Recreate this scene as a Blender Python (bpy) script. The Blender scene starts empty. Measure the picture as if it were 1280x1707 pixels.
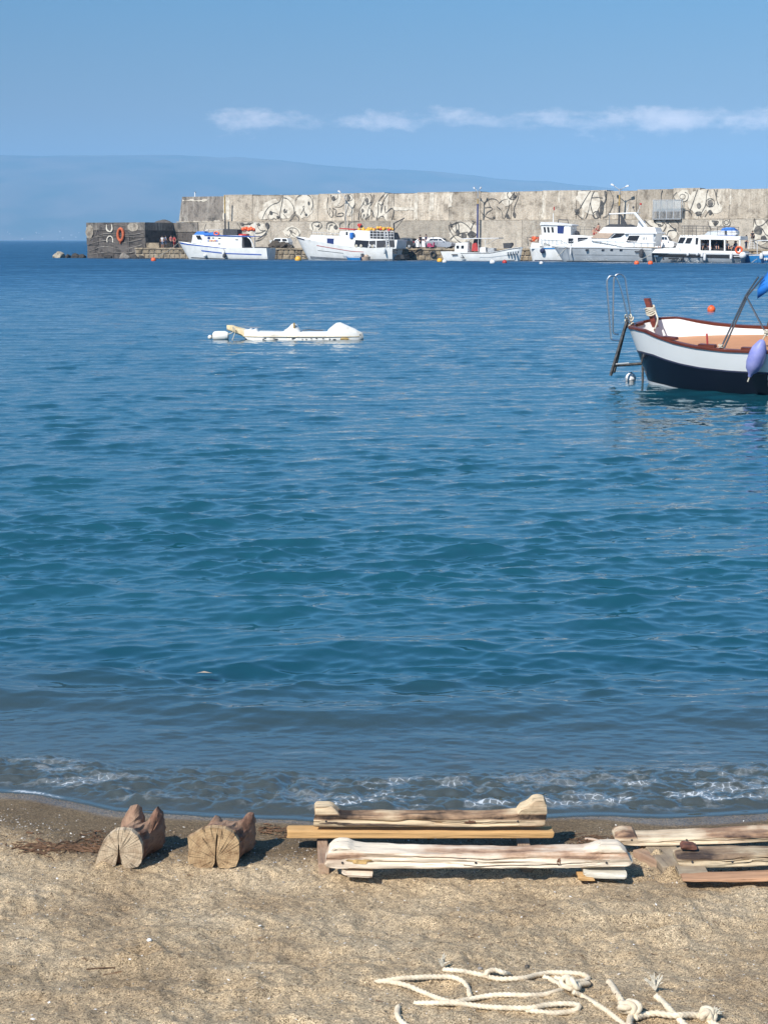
import bpy, bmesh, math, random
import numpy as np
from mathutils import Vector, Matrix

S = bpy.context.scene
R = math.radians
rnd = random.Random(7)

# ------------------------------------------------------------------ camera
H_CAM, F_PX = 2.6, 2560.0
PITCH = math.atan(454.0 / F_PX)
cam = bpy.data.cameras.new('camera')
camo = bpy.data.objects.new('camera', cam)
S.collection.objects.link(camo)
cam.sensor_fit = 'HORIZONTAL'
cam.sensor_width = 36.0
cam.lens = 36.0 * F_PX / 1280.0
cam.clip_start = 0.1
cam.clip_end = 60000
camo.location = (0, 0, H_CAM)
camo.rotation_euler = (math.pi / 2 - PITCH, 0, 0)
S.camera = camo

# ------------------------------------------------------------------ world
SUN_EL, SUN_AZ = R(43), R(218)      # azimuth measured clockwise from +Y (behind the camera, to the left)
w = bpy.data.worlds.new('World')
S.world = w
w.use_nodes = True
nt = w.node_tree
nt.nodes.clear()
def N(nt, t, **kw):
    n = nt.nodes.new(t)
    for k, v in kw.items():
        if k.startswith('i_'):
            key = k[2:]
            key = int(key) if key.isdigit() else key.replace('_', ' ')
            n.inputs[key].default_value = v
        else:
            setattr(n, k, v)
    return n
def L(nt, a, b, ia=0, ib=0):
    nt.links.new(a.outputs[ia], b.inputs[ib])
def ramp(nt, stops, interp='LINEAR'):
    r = nt.nodes.new('ShaderNodeValToRGB')
    r.color_ramp.interpolation = interp
    e = r.color_ramp.elements
    while len(e) < len(stops):
        e.new(0.5)
    for k, (p, c) in enumerate(stops):
        e[k].position = p
        e[k].color = c if len(c) == 4 else (*c, 1)
    return r
def g(v):
    return (v, v, v, 1)
def math_n(nt, op, a=None, b=None, va=0.0, vb=0.0, clamp=False):
    n = nt.nodes.new('ShaderNodeMath')
    n.operation = op
    n.use_clamp = clamp
    n.inputs[0].default_value = va
    n.inputs[1].default_value = vb
    if a is not None:
        nt.links.new(a, n.inputs[0])
    if b is not None:
        nt.links.new(b, n.inputs[1])
    return n.outputs[0]
def mixc(nt, fac, a, b, mode='MIX'):
    n = nt.nodes.new('ShaderNodeMix')
    n.data_type = 'RGBA'
    n.blend_type = mode
    for idx, val in ((0, fac), (6, a), (7, b)):
        if hasattr(val, 'is_output'):
            nt.links.new(val, n.inputs[idx])
        else:
            n.inputs[idx].default_value = val if idx == 0 else ((*val, 1) if len(val) == 3 else val)
    return n.outputs[2]

sky = N(nt, 'ShaderNodeTexSky', sky_type='NISHITA', sun_disc=False, sun_elevation=SUN_EL,
        sun_rotation=SUN_AZ, altitude=0, air_density=1.0, dust_density=0.3, ozone_density=3.0)
tc = N(nt, 'ShaderNodeTexCoord')
sep = N(nt, 'ShaderNodeSeparateXYZ')
L(nt, tc, sep)
elev = sep.outputs[2]                # sine of the elevation
# even out the pale band that sits on the horizon, tint by height, brightened above the frame to lift water reflections
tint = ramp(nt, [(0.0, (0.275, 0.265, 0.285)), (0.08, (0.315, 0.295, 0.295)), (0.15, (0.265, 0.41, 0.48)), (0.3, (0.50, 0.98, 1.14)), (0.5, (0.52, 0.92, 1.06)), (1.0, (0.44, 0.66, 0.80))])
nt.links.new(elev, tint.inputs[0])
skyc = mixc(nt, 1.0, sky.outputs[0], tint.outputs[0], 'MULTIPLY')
# a low bank of broken cloud: puffs along a level top, grey-blue body under it
mp = N(nt, 'ShaderNodeMapping')
mp.inputs[3].default_value = (22.0, 22.0, 50.0)
L(nt, tc, mp)
n1 = N(nt, 'ShaderNodeTexNoise', i_Scale=1.5, i_Detail=10.0, i_Roughness=0.66)
L(nt, mp, n1)
mp2 = N(nt, 'ShaderNodeMapping')
mp2.inputs[3].default_value = (5.0, 5.0, 10.0)
mp2.inputs[1].default_value = (2.3, 1.1, 0.4)
L(nt, tc, mp2)
n2 = N(nt, 'ShaderNodeTexNoise', i_Scale=1.6, i_Detail=3.0)
L(nt, mp2, n2)
band = ramp(nt, [(0.054, g(0)), (0.065, g(0.6)), (0.073, g(1)), (0.079, g(0.9)), (0.089, g(0))], 'EASE')
nt.links.new(elev, band.inputs[0])
side = ramp(nt, [(0.36, g(0)), (0.40, g(0.9)), (0.47, g(0.9)), (0.60, g(1))])
az = math_n(nt, 'ADD', sep.outputs[0], None, vb=0.5)
nt.links.new(az, side.inputs[0])
cov = math_n(nt, 'ADD', n1.outputs[0], math_n(nt, 'MULTIPLY', math_n(nt, 'SUBTRACT', band.outputs[0], None, vb=1.0), None, vb=0.55))
cov = math_n(nt, 'ADD', cov, math_n(nt, 'MULTIPLY', math_n(nt, 'SUBTRACT', side.outputs[0], None, vb=1.0), None, vb=0.45))
cov = math_n(nt, 'ADD', cov, math_n(nt, 'MULTIPLY', math_n(nt, 'SUBTRACT', n2.outputs[0], None, vb=0.47), None, vb=0.85))
puff = ramp(nt, [(0.31, g(0)), (0.41, g(0.28)), (0.53, g(0.68)), (0.68, g(1.0))])
nt.links.new(cov, puff.inputs[0])
body = ramp(nt, [(0.0, g(0.20)), (0.045, g(0.35)), (0.068, g(0.42)), (0.080, g(0))], 'EASE')
nt.links.new(elev, body.inputs[0])
side2 = ramp(nt, [(0.40, g(0)), (0.62, g(1))])
nt.links.new(az, side2.inputs[0])
bodyf = math_n(nt, 'MULTIPLY', body.outputs[0], side2.outputs[0])
bodyf = math_n(nt, 'MULTIPLY', bodyf, n2.outputs[0])
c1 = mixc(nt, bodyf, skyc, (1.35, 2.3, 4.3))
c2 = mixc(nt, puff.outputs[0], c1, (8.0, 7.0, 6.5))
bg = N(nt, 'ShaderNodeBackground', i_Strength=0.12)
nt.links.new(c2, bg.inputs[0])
wo = N(nt, 'ShaderNodeOutputWorld')
L(nt, bg, wo)

sl = bpy.data.lights.new('sun', 'SUN')
sl.energy = 5.0
sl.angle = R(0.55)
sl.color = (1.0, 0.955, 0.89)
so = bpy.data.objects.new('sun', sl)
S.collection.objects.link(so)
sd = Vector((math.sin(SUN_AZ) * math.cos(SUN_EL), math.cos(SUN_AZ) * math.cos(SUN_EL), math.sin(SUN_EL)))
so.rotation_euler = sd.to_track_quat('Z', 'Y').to_euler()
so.location = (0, 0, 50)
S.view_settings.view_transform = 'Standard'
S.view_settings.look = 'None'
S.view_settings.gamma = 1
S.view_settings.exposure = 0.48
S.view_settings.use_curve_mapping = False
S.cycles.use_denoising = True
S.cycles.max_bounces = 8
S.cycles.transparent_max_bounces = 12
S.cycles.volume_bounces = 0
S.cycles.caustics_reflective = False
S.cycles.caustics_refractive = False

# ------------------------------------------------------------------ pixel rays
cp, sp = math.cos(PITCH), math.sin(PITCH)
def ray(px, py):
    a, b = (px - 640.0) / F_PX, (853.5 - py) / F_PX
    return Vector((a, cp + b * sp, -sp + b * cp))
def at_z(px, py, z=0.0):
    d = ray(px, py)
    k = (z - H_CAM) / d.z
    return Vector((d.x * k, d.y * k, z))
def at_y(px, py, Y):
    d = ray(px, py)
    k = Y / d.y
    return Vector((d.x * k, Y, H_CAM + d.z * k))
# pier frame: s along the quay (left to right), t away from the camera
A0 = Vector((-43.7, 226.0, 0))
B0 = Vector((46.0, 184.0, 0))
PU = (B0 - A0).normalized()
PN = Vector((-PU.y, PU.x, 0))
PROT = math.atan2(PU.y, PU.x)
def at_t(px, py, t):
    d = ray(px, py)
    o = A0 + PN * t
    k = (o - Vector((0, 0, 0))).dot(PN) / d.dot(PN)
    p = Vector((d.x * k, d.y * k, H_CAM + d.z * k))
    return Vector(((p - A0).dot(PU), t, p.z))
def pier_w(s, t, z=0.0):
    return A0 + PU * s + PN * t + Vector((0, 0, z))

# ------------------------------------------------------------------ materials
MATS = {}
def pm(name, col, rough=0.6, metal=0.0, var=0.12, scale=4.0, bump=0.0, bscale=30.0, col2=None, stretch=(1, 1, 1), spec=0.5, lo=0.35, hi=0.65, coat=0.0):
    if name in MATS:
        return MATS[name]
    m = bpy.data.materials.new(name)
    m.use_nodes = True
    nt = m.node_tree
    b = nt.nodes['Principled BSDF']
    b.inputs['Roughness'].default_value = rough
    b.inputs['Metallic'].default_value = metal
    b.inputs['Specular IOR Level'].default_value = spec
    b.inputs['Coat Weight'].default_value = coat
    t = N(nt, 'ShaderNodeTexCoord')
    mp = N(nt, 'ShaderNodeMapping')
    mp.inputs[3].default_value = stretch
    L(nt, t, mp, 3)
    n = N(nt, 'ShaderNodeTexNoise', i_Scale=scale, i_Detail=6.0, i_Roughness=0.6)
    L(nt, mp, n)
    c2 = col2 or tuple(max(0, c * (1 - var * 2.2)) for c in col)
    r = ramp(nt, [(lo, (*c2, 1)), (hi, (*col, 1))])
    L(nt, n, r)
    L(nt, r, b)
    if bump:
        n3 = N(nt, 'ShaderNodeTexNoise', i_Scale=bscale, i_Detail=5.0, i_Roughness=0.65)
        L(nt, mp, n3)
        bp = N(nt, 'ShaderNodeBump', i_Strength=bump, i_Distance=0.02)
        L(nt, n3, bp, 0, 'Height')
        nt.links.new(bp.outputs[0], b.inputs['Normal'])
    MATS[name] = m
    return m

M = dict(
    white=pm('boat_white_paint', (0.80, 0.80, 0.78), 0.35, var=0.05, scale=1.3, col2=(0.68, 0.68, 0.65)),
    white2=pm('gelcoat_white', (0.82, 0.82, 0.81), 0.2, var=0.03, scale=0.8),
    hullgrey=pm('hull_pale_grey', (0.50, 0.53, 0.55), 0.3, var=0.10, scale=1.0),
    lowgrey=pm('hull_grey_antifouling', (0.22, 0.24, 0.26), 0.6, var=0.2, scale=2.0),
    blue=pm('boat_blue_paint', (0.03, 0.10, 0.42), 0.4, var=0.1),
    blue2=pm('tarp_blue', (0.015, 0.16, 0.55), 0.6, var=0.15, bump=0.3, bscale=6),
    lblue=pm('blue_hull_bright', (0.02, 0.20, 0.50), 0.4, var=0.1),
    red=pm('red_paint', (0.50, 0.03, 0.02), 0.5),
    orange=pm('orange_plastic', (0.85, 0.13, 0.03), 0.5, var=0.1),
    yellow=pm('yellow_plastic', (0.80, 0.42, 0.04), 0.5, var=0.1),
    black=pm('black_rubber', (0.02, 0.02, 0.022), 0.6),
    dark=pm('dark_grey_gear', (0.05, 0.05, 0.055), 0.7, var=0.2),
    glass=pm('dark_window_glass', (0.015, 0.02, 0.03), 0.08, spec=0.6, var=0.1),
    bglass=pm('blue_window_glass', (0.02, 0.04, 0.16), 0.15, var=0.1),
    inner=pm('interior_shade_paint', (0.045, 0.045, 0.05), 0.8),  # near-black colour standing in for the shade inside the boats
    steel=pm('stainless_steel', (0.62, 0.63, 0.65), 0.25, metal=1.0, var=0.05),
    galv=pm('galvanised_steel', (0.40, 0.41, 0.42), 0.5, metal=0.6, var=0.1),
    tan=pm('tan_canvas', (0.48, 0.36, 0.27), 0.85, var=0.08),
    ochre=pm('ochre_paint', (0.45, 0.30, 0.10), 0.6, var=0.2),
    ropeb=pm('mooring_rope', (0.55, 0.50, 0.40), 0.9, var=0.15, scale=40),
    skin=pm('skin', (0.50, 0.27, 0.18), 0.55, var=0.06),
    hair=pm('hair_dark', (0.03, 0.02, 0.015), 0.7),
    cred=pm('cloth_red', (0.45, 0.05, 0.05), 0.9), cwhite=pm('cloth_white', (0.72, 0.72, 0.72), 0.9),
    cblue=pm('cloth_blue_grey', (0.13, 0.18, 0.28), 0.9), cblack=pm('cloth_black', (0.025, 0.025, 0.03), 0.9),
    cpink=pm('cloth_pink', (0.60, 0.20, 0.20), 0.9), cnavy=pm('cloth_navy', (0.03, 0.04, 0.09), 0.9),
    carsil=pm('car_silver', (0.42, 0.43, 0.46), 0.3, metal=0.5, var=0.03, coat=0.5), carwhite=pm('car_white', (0.78, 0.78, 0.78), 0.25, var=0.03, coat=0.5),
    carblack=pm('car_dark', (0.03, 0.032, 0.037), 0.25, var=0.03, coat=0.5), tail=pm('tail_lamp_red', (0.55, 0.02, 0.04), 0.2),
    pinkp=pm('pink_panel', (0.42, 0.05, 0.13), 0.4), net=pm('fishing_net', (0.10, 0.08, 0.06), 0.95, var=0.3, scale=12, bump=0.8, bscale=18),
    ink=pm('mural_black_paint', (0.05, 0.048, 0.046), 0.8, var=0.35, scale=1.6, col2=(0.19, 0.17, 0.145), lo=0.33, hi=0.55),
    wash=pm('mural_white_paint', (0.60, 0.55, 0.46), 0.85, scale=1.3, col2=(0.42, 0.37, 0.30), lo=0.38, hi=0.55),
    mor=pm('mural_orange_paint', (0.62, 0.14, 0.05), 0.8, var=0.2), lampblue=pm('lamp_post_blue', (0.03, 0.045, 0.17), 0.5, var=0.1),
)

# ------------------------------------------------------------------ mesh builder
COL = S.collection
def setp(o, label=None, cat=None, group=None, kind=None):
    if label: o['label'] = label
    if cat: o['category'] = cat
    if group: o['group'] = group
    if kind: o['kind'] = kind
    return o
def empty(name, loc=(0, 0, 0), rz=0.0, label=None, cat=None, group=None):
    o = bpy.data.objects.new(name, None)
    COL.objects.link(o)
    o.location = loc
    o.rotation_euler = (0, 0, rz)
    o.empty_display_size = 0.3
    return setp(o, label, cat, group)
class MB:
    def __init__(s):
        s.v, s.f = [], []
    def add(s, vs, fs):
        n = len(s.v)
        s.v += [tuple(p) for p in vs]
        s.f += [tuple(i + n for i in q) for q in fs]
        return s
    def box(s, c, d, rz=0.0, top=1.0):
        x, y, z = d[0] / 2, d[1] / 2, d[2] / 2
        co, si = math.cos(rz), math.sin(rz)
        vs = []
        for k in (-1, 1):
            q = top if k > 0 else 1.0
            for a, b in ((-1, -1), (1, -1), (1, 1), (-1, 1)):
                px, py = a * x * q, b * y * q
                vs.append((c[0] + px * co - py * si, c[1] + px * si + py * co, c[2] + k * z))
        return s.add(vs, [(0, 3, 2, 1), (4, 5, 6, 7), (0, 1, 5, 4), (1, 2, 6, 5), (2, 3, 7, 6), (3, 0, 4, 7)])
    def prism(s, poly, y0, y1, y0t=None, y1t=None):
        """poly: (x, z) outline, pushed from y0 to y1; the upper points may close in (tumblehome)"""
        zs = [p[1] for p in poly]
        za, zb = min(zs), max(zs)
        n = len(poly)
        def yy(z, a, b):
            return a if b is None else a + (b - a) * (z - za) / max(zb - za, 1e-6)
        vs = [(x, yy(z, y0, y0t), z) for x, z in poly] + [(x, yy(z, y1, y1t), z) for x, z in poly]
        fs = [tuple(range(n)), tuple(range(2 * n - 1, n - 1, -1))]
        fs += [(k, k + n, (k + 1) % n + n, (k + 1) % n) for k in range(n)]
        return s.add(vs, fs)
    def tube(s, pts, r, n=6, closed=False, cap=True):
        pts = [Vector(p) for p in pts]
        m = len(pts)
        rs = r if isinstance(r, (list, tuple)) else [r] * m
        up = Vector((0, 0, 1))
        vs, prev = [], None
        for k, p in enumerate(pts):
            a = pts[(k - 1) % m] if (closed or k > 0) else p
            b = pts[(k + 1) % m] if (closed or k < m - 1) else p
            t = (b - a).normalized()
            if prev is None:
                e = t.cross(up)
                if e.length < 0.1:
                    e = t.cross(Vector((1, 0, 0)))
            else:
                e = prev - t * prev.dot(t)
            e.normalize()
            prev = e
            f = t.cross(e)
            for j in range(n):
                q = 2 * math.pi * j / n
                vs.append(p + (e * math.cos(q) + f * math.sin(q)) * rs[k])
        fs = []
        for k in range(m if closed else m - 1):
            k2 = (k + 1) % m
            for j in range(n):
                j2 = (j + 1) % n
                fs.append((k * n + j, k * n + j2, k2 * n + j2, k2 * n + j))
        if cap and not closed:
            fs += [tuple(range(n - 1, -1, -1)), tuple((m - 1) * n + j for j in range(n))]
        return s.add(vs, fs)
    def lathe(s, prof, c=(0, 0, 0), n=14, axis='z'):
        vs = []
        for r_, z in prof:
            for j in range(n):
                q = 2 * math.pi * j / n
                a, b = r_ * math.cos(q), r_ * math.sin(q)
                p = (a, b, z) if axis == 'z' else ((z, a, b) if axis == 'x' else (a, z, b))
                vs.append((c[0] + p[0], c[1] + p[1], c[2] + p[2]))
        fs = []
        for k in range(len(prof) - 1):
            for j in range(n):
                j2 = (j + 1) % n
                fs.append((k * n + j, k * n + j2, (k + 1) * n + j2, (k + 1) * n + j))
        fs += [tuple(range(n - 1, -1, -1)), tuple((len(prof) - 1) * n + j for j in range(n))]
        return s.add(vs, fs)
    def ball(s, c, r, n=10, sq=1.0):
        return s.lathe([(max(r * math.sin(math.pi * k / n), r * 0.02), -r * sq * math.cos(math.pi * k / n)) for k in range(n + 1)], c, n + 4)
    def rock(s, c, d, seed=0, sub=2, rough=0.25):
        bm = bmesh.new()
        bmesh.ops.create_icosphere(bm, subdivisions=sub, radius=1)
        q = random.Random(seed)
        ax = [(Vector((q.uniform(-1, 1), q.uniform(-1, 1), q.uniform(-1, 1))).normalized(), q.uniform(0.55, 0.95)) for _ in range(9)]
        for v in bm.verts:
            for a, k in ax:
                e = v.co.dot(a)
                if e > k:
                    v.co -= a * (e - k)
            v.co *= 1 + q.uniform(-rough, rough) * 0.25
        vs = [(c[0] + v.co.x * d[0] / 2, c[1] + v.co.y * d[1] / 2, c[2] + v.co.z * d[2] / 2) for v in bm.verts]
        fs = [tuple(v.index for v in f.verts) for f in bm.faces]
        bm.free()
        return s.add(vs, fs)
    def build(s, name, mat, parent=None, smooth=False, loc=None, rz=None, fix=True):
        me = bpy.data.meshes.new(name)
        me.from_pydata(s.v, [], s.f)
        if fix:
            bm = bmesh.new()
            bm.from_mesh(me)
            bmesh.ops.recalc_face_normals(bm, faces=bm.faces)
            bm.to_mesh(me)
            bm.free()
        if smooth:
            me.polygons.foreach_set('use_smooth', [True] * len(me.polygons))
            if smooth != 'all':
                me.set_sharp_from_angle(angle=R(40))
        me.materials.append(mat if not isinstance(mat, str) else M[mat])
        o = bpy.data.objects.new(name, me)
        COL.objects.link(o)
        if parent: o.parent = parent
        if loc is not None: o.location = loc
        if rz is not None: o.rotation_euler = (0, 0, rz)
        return o

def interp(pts, u):
    if u <= pts[0][0]: return pts[0][1]
    for (a, x), (b, y) in zip(pts, pts[1:]):
        if u <= b:
            k = (u - a) / (b - a)
            return x + (y - x) * k
    return pts[-1][1]
def smooth_path(pts, n=6):
    """Catmull-Rom"""
    P = [Vector(p) for p in pts]
    P = [P[0] * 2 - P[1]] + P + [P[-1] * 2 - P[-2]]
    out = []
    for k in range(1, len(P) - 2):
        for j in range(n):
            t = j / n
            a, b, c, d = P[k - 1], P[k], P[k + 1], P[k + 2]
            out.append(0.5 * ((2 * b) + (c - a) * t + (2 * a - 5 * b + 4 * c - d) * t * t + (3 * b - a - 3 * c + d) * t ** 3))
    out.append(P[-2])
    return out

class Hull:
    """u: 0 bow .. 1 stern, v: 0 keel .. 1 sheer"""
    def __init__(s, xd, xw, hb, sheer, zb=-0.4, bow=0.6, ue=0.5, tw=0.8, us=0.5, flare=0.06, vp=0.18, spow=2.0):
        s.xd, s.xw, s.B, s.sheer, s.zb, s.bow, s.ue, s.tw, s.us, s.flare, s.vp, s.spow = xd, xw, hb, sheer, zb, bow, ue, tw, us, flare, vp, spow
    def hb(s, u):
        h = s.B * (1 - (1 - min(u / s.ue, 1.0)) ** 2) ** s.bow
        if u > s.us:
            h *= 1 - ((u - s.us) / (1 - s.us)) ** s.spow * (1 - s.tw)
        return max(h, 0.02 * s.B)
    def pt(s, u, v, side, off=0.0):
        zs = interp(s.sheer, u)
        z = s.zb + (zs - s.zb) * v
        x = (s.xw[0] + (s.xw[1] - s.xw[0]) * u) * (1 - v) + (s.xd[0] + (s.xd[1] - s.xd[0]) * u) * v
        y = s.hb(u) * (v ** s.vp) * (1 - s.flare * (1 - v) * (1 if u < .5 else 0.6)) + off
        return (x, side * y, z)
    def build(s, name, mat, parent, nu=22, nv=8, deck=0.9, mdeck='white', inner=True, th=0.05, smooth=True):
        us = [(k / nu) ** 1.35 for k in range(nu + 1)]
        mb = MB()
        for side in (-1, 1):
            vs = [s.pt(u, 1 - j / nv, side) for u in us for j in range(nv + 1)]
            fs = [(a * (nv + 1) + j, a * (nv + 1) + j + 1, (a + 1) * (nv + 1) + j + 1, (a + 1) * (nv + 1) + j) for a in range(nu) for j in range(nv)]
            mb.add(vs, fs)
        # transom and stem
        for u in (1.0, 0.0):
            ring = [s.pt(u, 1 - j / nv, -1) for j in range(nv + 1)] + [s.pt(u, j / nv, 1) for j in range(nv + 1)]
            mb.add(ring, [tuple(range(len(ring)))])
        h = mb.build(name, mat, parent, smooth)
        if deck:
            d = MB()
            vs = []
            for u in us:
                a, b = s.pt(u, 1, -1, -th), s.pt(u, deck, -1, -th)
                wd = max(abs(a[1]), 0.01)
                wb = max(abs(b[1]), 0.01)
                vs += [(a[0], -abs(a[1]) - th * 0.98, a[2] + .004), (a[0], -wd, a[2] + .004), (b[0], -wb, b[2]), (b[0], wb, b[2]), (a[0], wd, a[2] + .004), (a[0], abs(a[1]) + th * .98, a[2] + .004)]
            fs = [(k * 6 + j, k * 6 + j + 1, k * 6 + j + 7, k * 6 + j + 6) for k in range(len(us) - 1) for j in range(5)]
            d.add(vs, fs)
            d.build('deck', mdeck, parent)
        return h
    def strip(s, name, mat, parent, u0, u1, v0, v1, off=0.012, n=16, sides=(-1, 1), v0b=None, v1b=None):
        mb = MB()
        v0b = v0 if v0b is None else v0b
        v1b = v1 if v1b is None else v1b
        for side in sides:
            vs = []
            for k in range(n + 1):
                q = k / n
                u = u0 + (u1 - u0) * q
                a, b = v0 + (v0b - v0) * q, v1 + (v1b - v1) * q
                vs += [s.pt(u, a, side, off), s.pt(u, (a + b) / 2, side, off), s.pt(u, b, side, off)]
            mb.add(vs, [(k * 3 + j, k * 3 + j + 1, k * 3 + j + 4, k * 3 + j + 3) for k in range(n) for j in range(2)])
        return mb.build(name, mat, parent, True)

# ------------------------------------------------------------------ value noise in numpy
def vnoise(x, y, seed=0):
    x = np.asarray(x, dtype=np.float64); y = np.asarray(y, dtype=np.float64)
    xi, yi = np.floor(x).astype(np.int64), np.floor(y).astype(np.int64)
    fx, fy = x - xi, y - yi
    fx, fy = fx * fx * fx * (fx * (fx * 6 - 15) + 10), fy * fy * fy * (fy * (fy * 6 - 15) + 10)
    def h(a, b):
        n = (a * 374761393 + b * 668265263 + seed * 974634777) & 0xffffffff
        n = ((n ^ (n >> 13)) * 1274126177) & 0xffffffff
        return ((n ^ (n >> 16)) & 0xffff) / 65535.0
    return ((h(xi, yi) * (1 - fx) + h(xi + 1, yi) * fx) * (1 - fy) + (h(xi, yi + 1) * (1 - fx) + h(xi + 1, yi + 1) * fx) * fy) * 2 - 1
def fbm(x, y, seed=0, octv=4, gain=0.5):
    a, s, o = 1.0, 0.0, 0.0
    for k in range(octv):
        o = o + a * vnoise(x * 2 ** k + 17 * k, y * 2 ** k - 9 * k, seed + k)
        a *= gain
    return o

SHORE = [(-3.5, 7.35), (-1.62, 6.93), (-1.25, 6.72), (-0.80, 6.64), (-0.35, 6.60), (0.7, 6.62), (1.68, 6.70), (3.5, 6.8)]
def shore(x):
    x = np.asarray(x, dtype=float)
    y = np.interp(x, [p[0] for p in SHORE], [p[1] for p in SHORE])
    return y + 0.025 * vnoise(x * 2.2, x * 0 + 3.3, 5) + 0.012 * vnoise(x * 7, x * 0 + 1.3, 6) + np.clip(np.abs(x) - 4, 0, 1e9) * 0.02
def sand_z(x, y, fine=True):
    x = np.asarray(x, dtype=float); y = np.asarray(y, dtype=float)
    d = shore(x) - y
    up = np.where(d < 1.0, 0.085 * d, 0.085 + 0.075 * (d - 1.0))
    up = np.where(d > 4, 0.31 + 0.03 * (d - 4), up)
    e = np.clip(-d, 0, 1e9)
    dn = -(0.075 * e + 0.045 * e ** 2)
    dn = np.maximum(dn, -2.5)
    z = np.where(d > 0, up, dn)
    dry = np.clip((d - 0.40) / 0.35, 0, 1)
    z = z + dry * (0.020 * fbm(x * 1.1, y * 1.6, 11, 3) + 0.013 * fbm(x * 4, y * 5, 12, 3)) + dry * (1 - np.clip((d - .62) / .3, 0, 1)) * 0.02 * np.clip(-x / 1.2, 0, 1)
    # scuffs and hollows
    for (cx, cy, rx, ry, dp) in SCUFF:
        q = ((x - cx) / rx) ** 2 + ((y - cy) / ry) ** 2
        z = z - dp * np.exp(-q * 1.5) + dp * 0.5 * np.exp(-((np.sqrt(q) - 1.35) / 0.35) ** 2)
    if fine:
        z = z + np.clip((d - 0.25) / 0.4, 0.15, 1) * (0.0072 * fbm(x * 16, y * 16, 21, 3, 0.6) + 0.0048 * np.clip(fbm(x * 42, y * 42, 31, 2), 0, 1))
    return z
SCUFF = []
_c = at_z(230, 1600, 0.22); SCUFF.append((_c.x, _c.y, 0.40, 0.11, 0.026))
_c = at_z(235, 1568, 0.2); SCUFF.append((_c.x, _c.y, 0.06, 0.05, 0.026))
_c = at_z(370, 1622, 0.22); SCUFF.append((_c.x, _c.y, 0.09, 0.045, 0.026))
_c = at_z(1075, 1517, 0.18); SCUFF.append((_c.x, _c.y, 0.14, 0.05, 0.022))
_c = at_z(60, 1490, 0.16); SCUFF.append((_c.x, _c.y, 0.2, 0.1, 0.012))
_c = at_z(700, 1530, 0.18); SCUFF.append((_c.x, _c.y, 0.3, 0.12, 0.010))
_c = at_z(520, 1580, 0.18); SCUFF.append((_c.x, _c.y, 0.10, 0.08, 0.012))
_c = at_z(1180, 1600, 0.18); SCUFF.append((_c.x, _c.y, 0.16, 0.08, 0.011))
_r2 = random.Random(55)
for _k in range(26):
    SCUFF.append((_r2.uniform(-1.7, 1.7), _r2.uniform(3.9, 5.6), _r2.uniform(.04, .11), _r2.uniform(.04, .09), _r2.uniform(.005, .014)))
def gnd(px, py):
    """point on the sand seen at this pixel"""
    z = 0.1
    for _ in range(25):
        p = at_z(px, py, z)
        z = z + 0.7 * (float(sand_z(p.x, p.y, False)) - z)
    p.z = float(sand_z(p.x, p.y, True))
    return p
# ================================================================== SETTING
def grid_obj(name, X, Y, Z, mat, kind='structure', attrs=None):
    r, c = X.shape
    co = np.stack([X, Y, Z], -1).reshape(-1, 3).astype(np.float32)
    me = bpy.data.meshes.new(name)
    idx = np.arange(r * c).reshape(r, c)
    q = np.stack([idx[:-1, :-1], idx[:-1, 1:], idx[1:, 1:], idx[1:, :-1]], -1).reshape(-1, 4)
    me.vertices.add(r * c)
    me.vertices.foreach_set('co', co.ravel())
    me.loops.add(q.size)
    me.loops.foreach_set('vertex_index', q.ravel().astype(np.int32))
    me.polygons.add(len(q))
    me.polygons.foreach_set('loop_start', (np.arange(len(q)) * 4).astype(np.int32))
    me.polygons.foreach_set('loop_total', np.full(len(q), 4, dtype=np.int32))
    me.update(calc_edges=True)
    me.polygons.foreach_set('use_smooth', [True] * len(me.polygons))
    for k, v in (attrs or {}).items():
        a = me.attributes.new(k, 'FLOAT', 'POINT')
        a.data.foreach_set('value', v.ravel().astype(np.float32))
    me.materials.append(mat)
    o = bpy.data.objects.new(name, me)
    COL.objects.link(o)
    o['kind'] = kind
    return o

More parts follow.
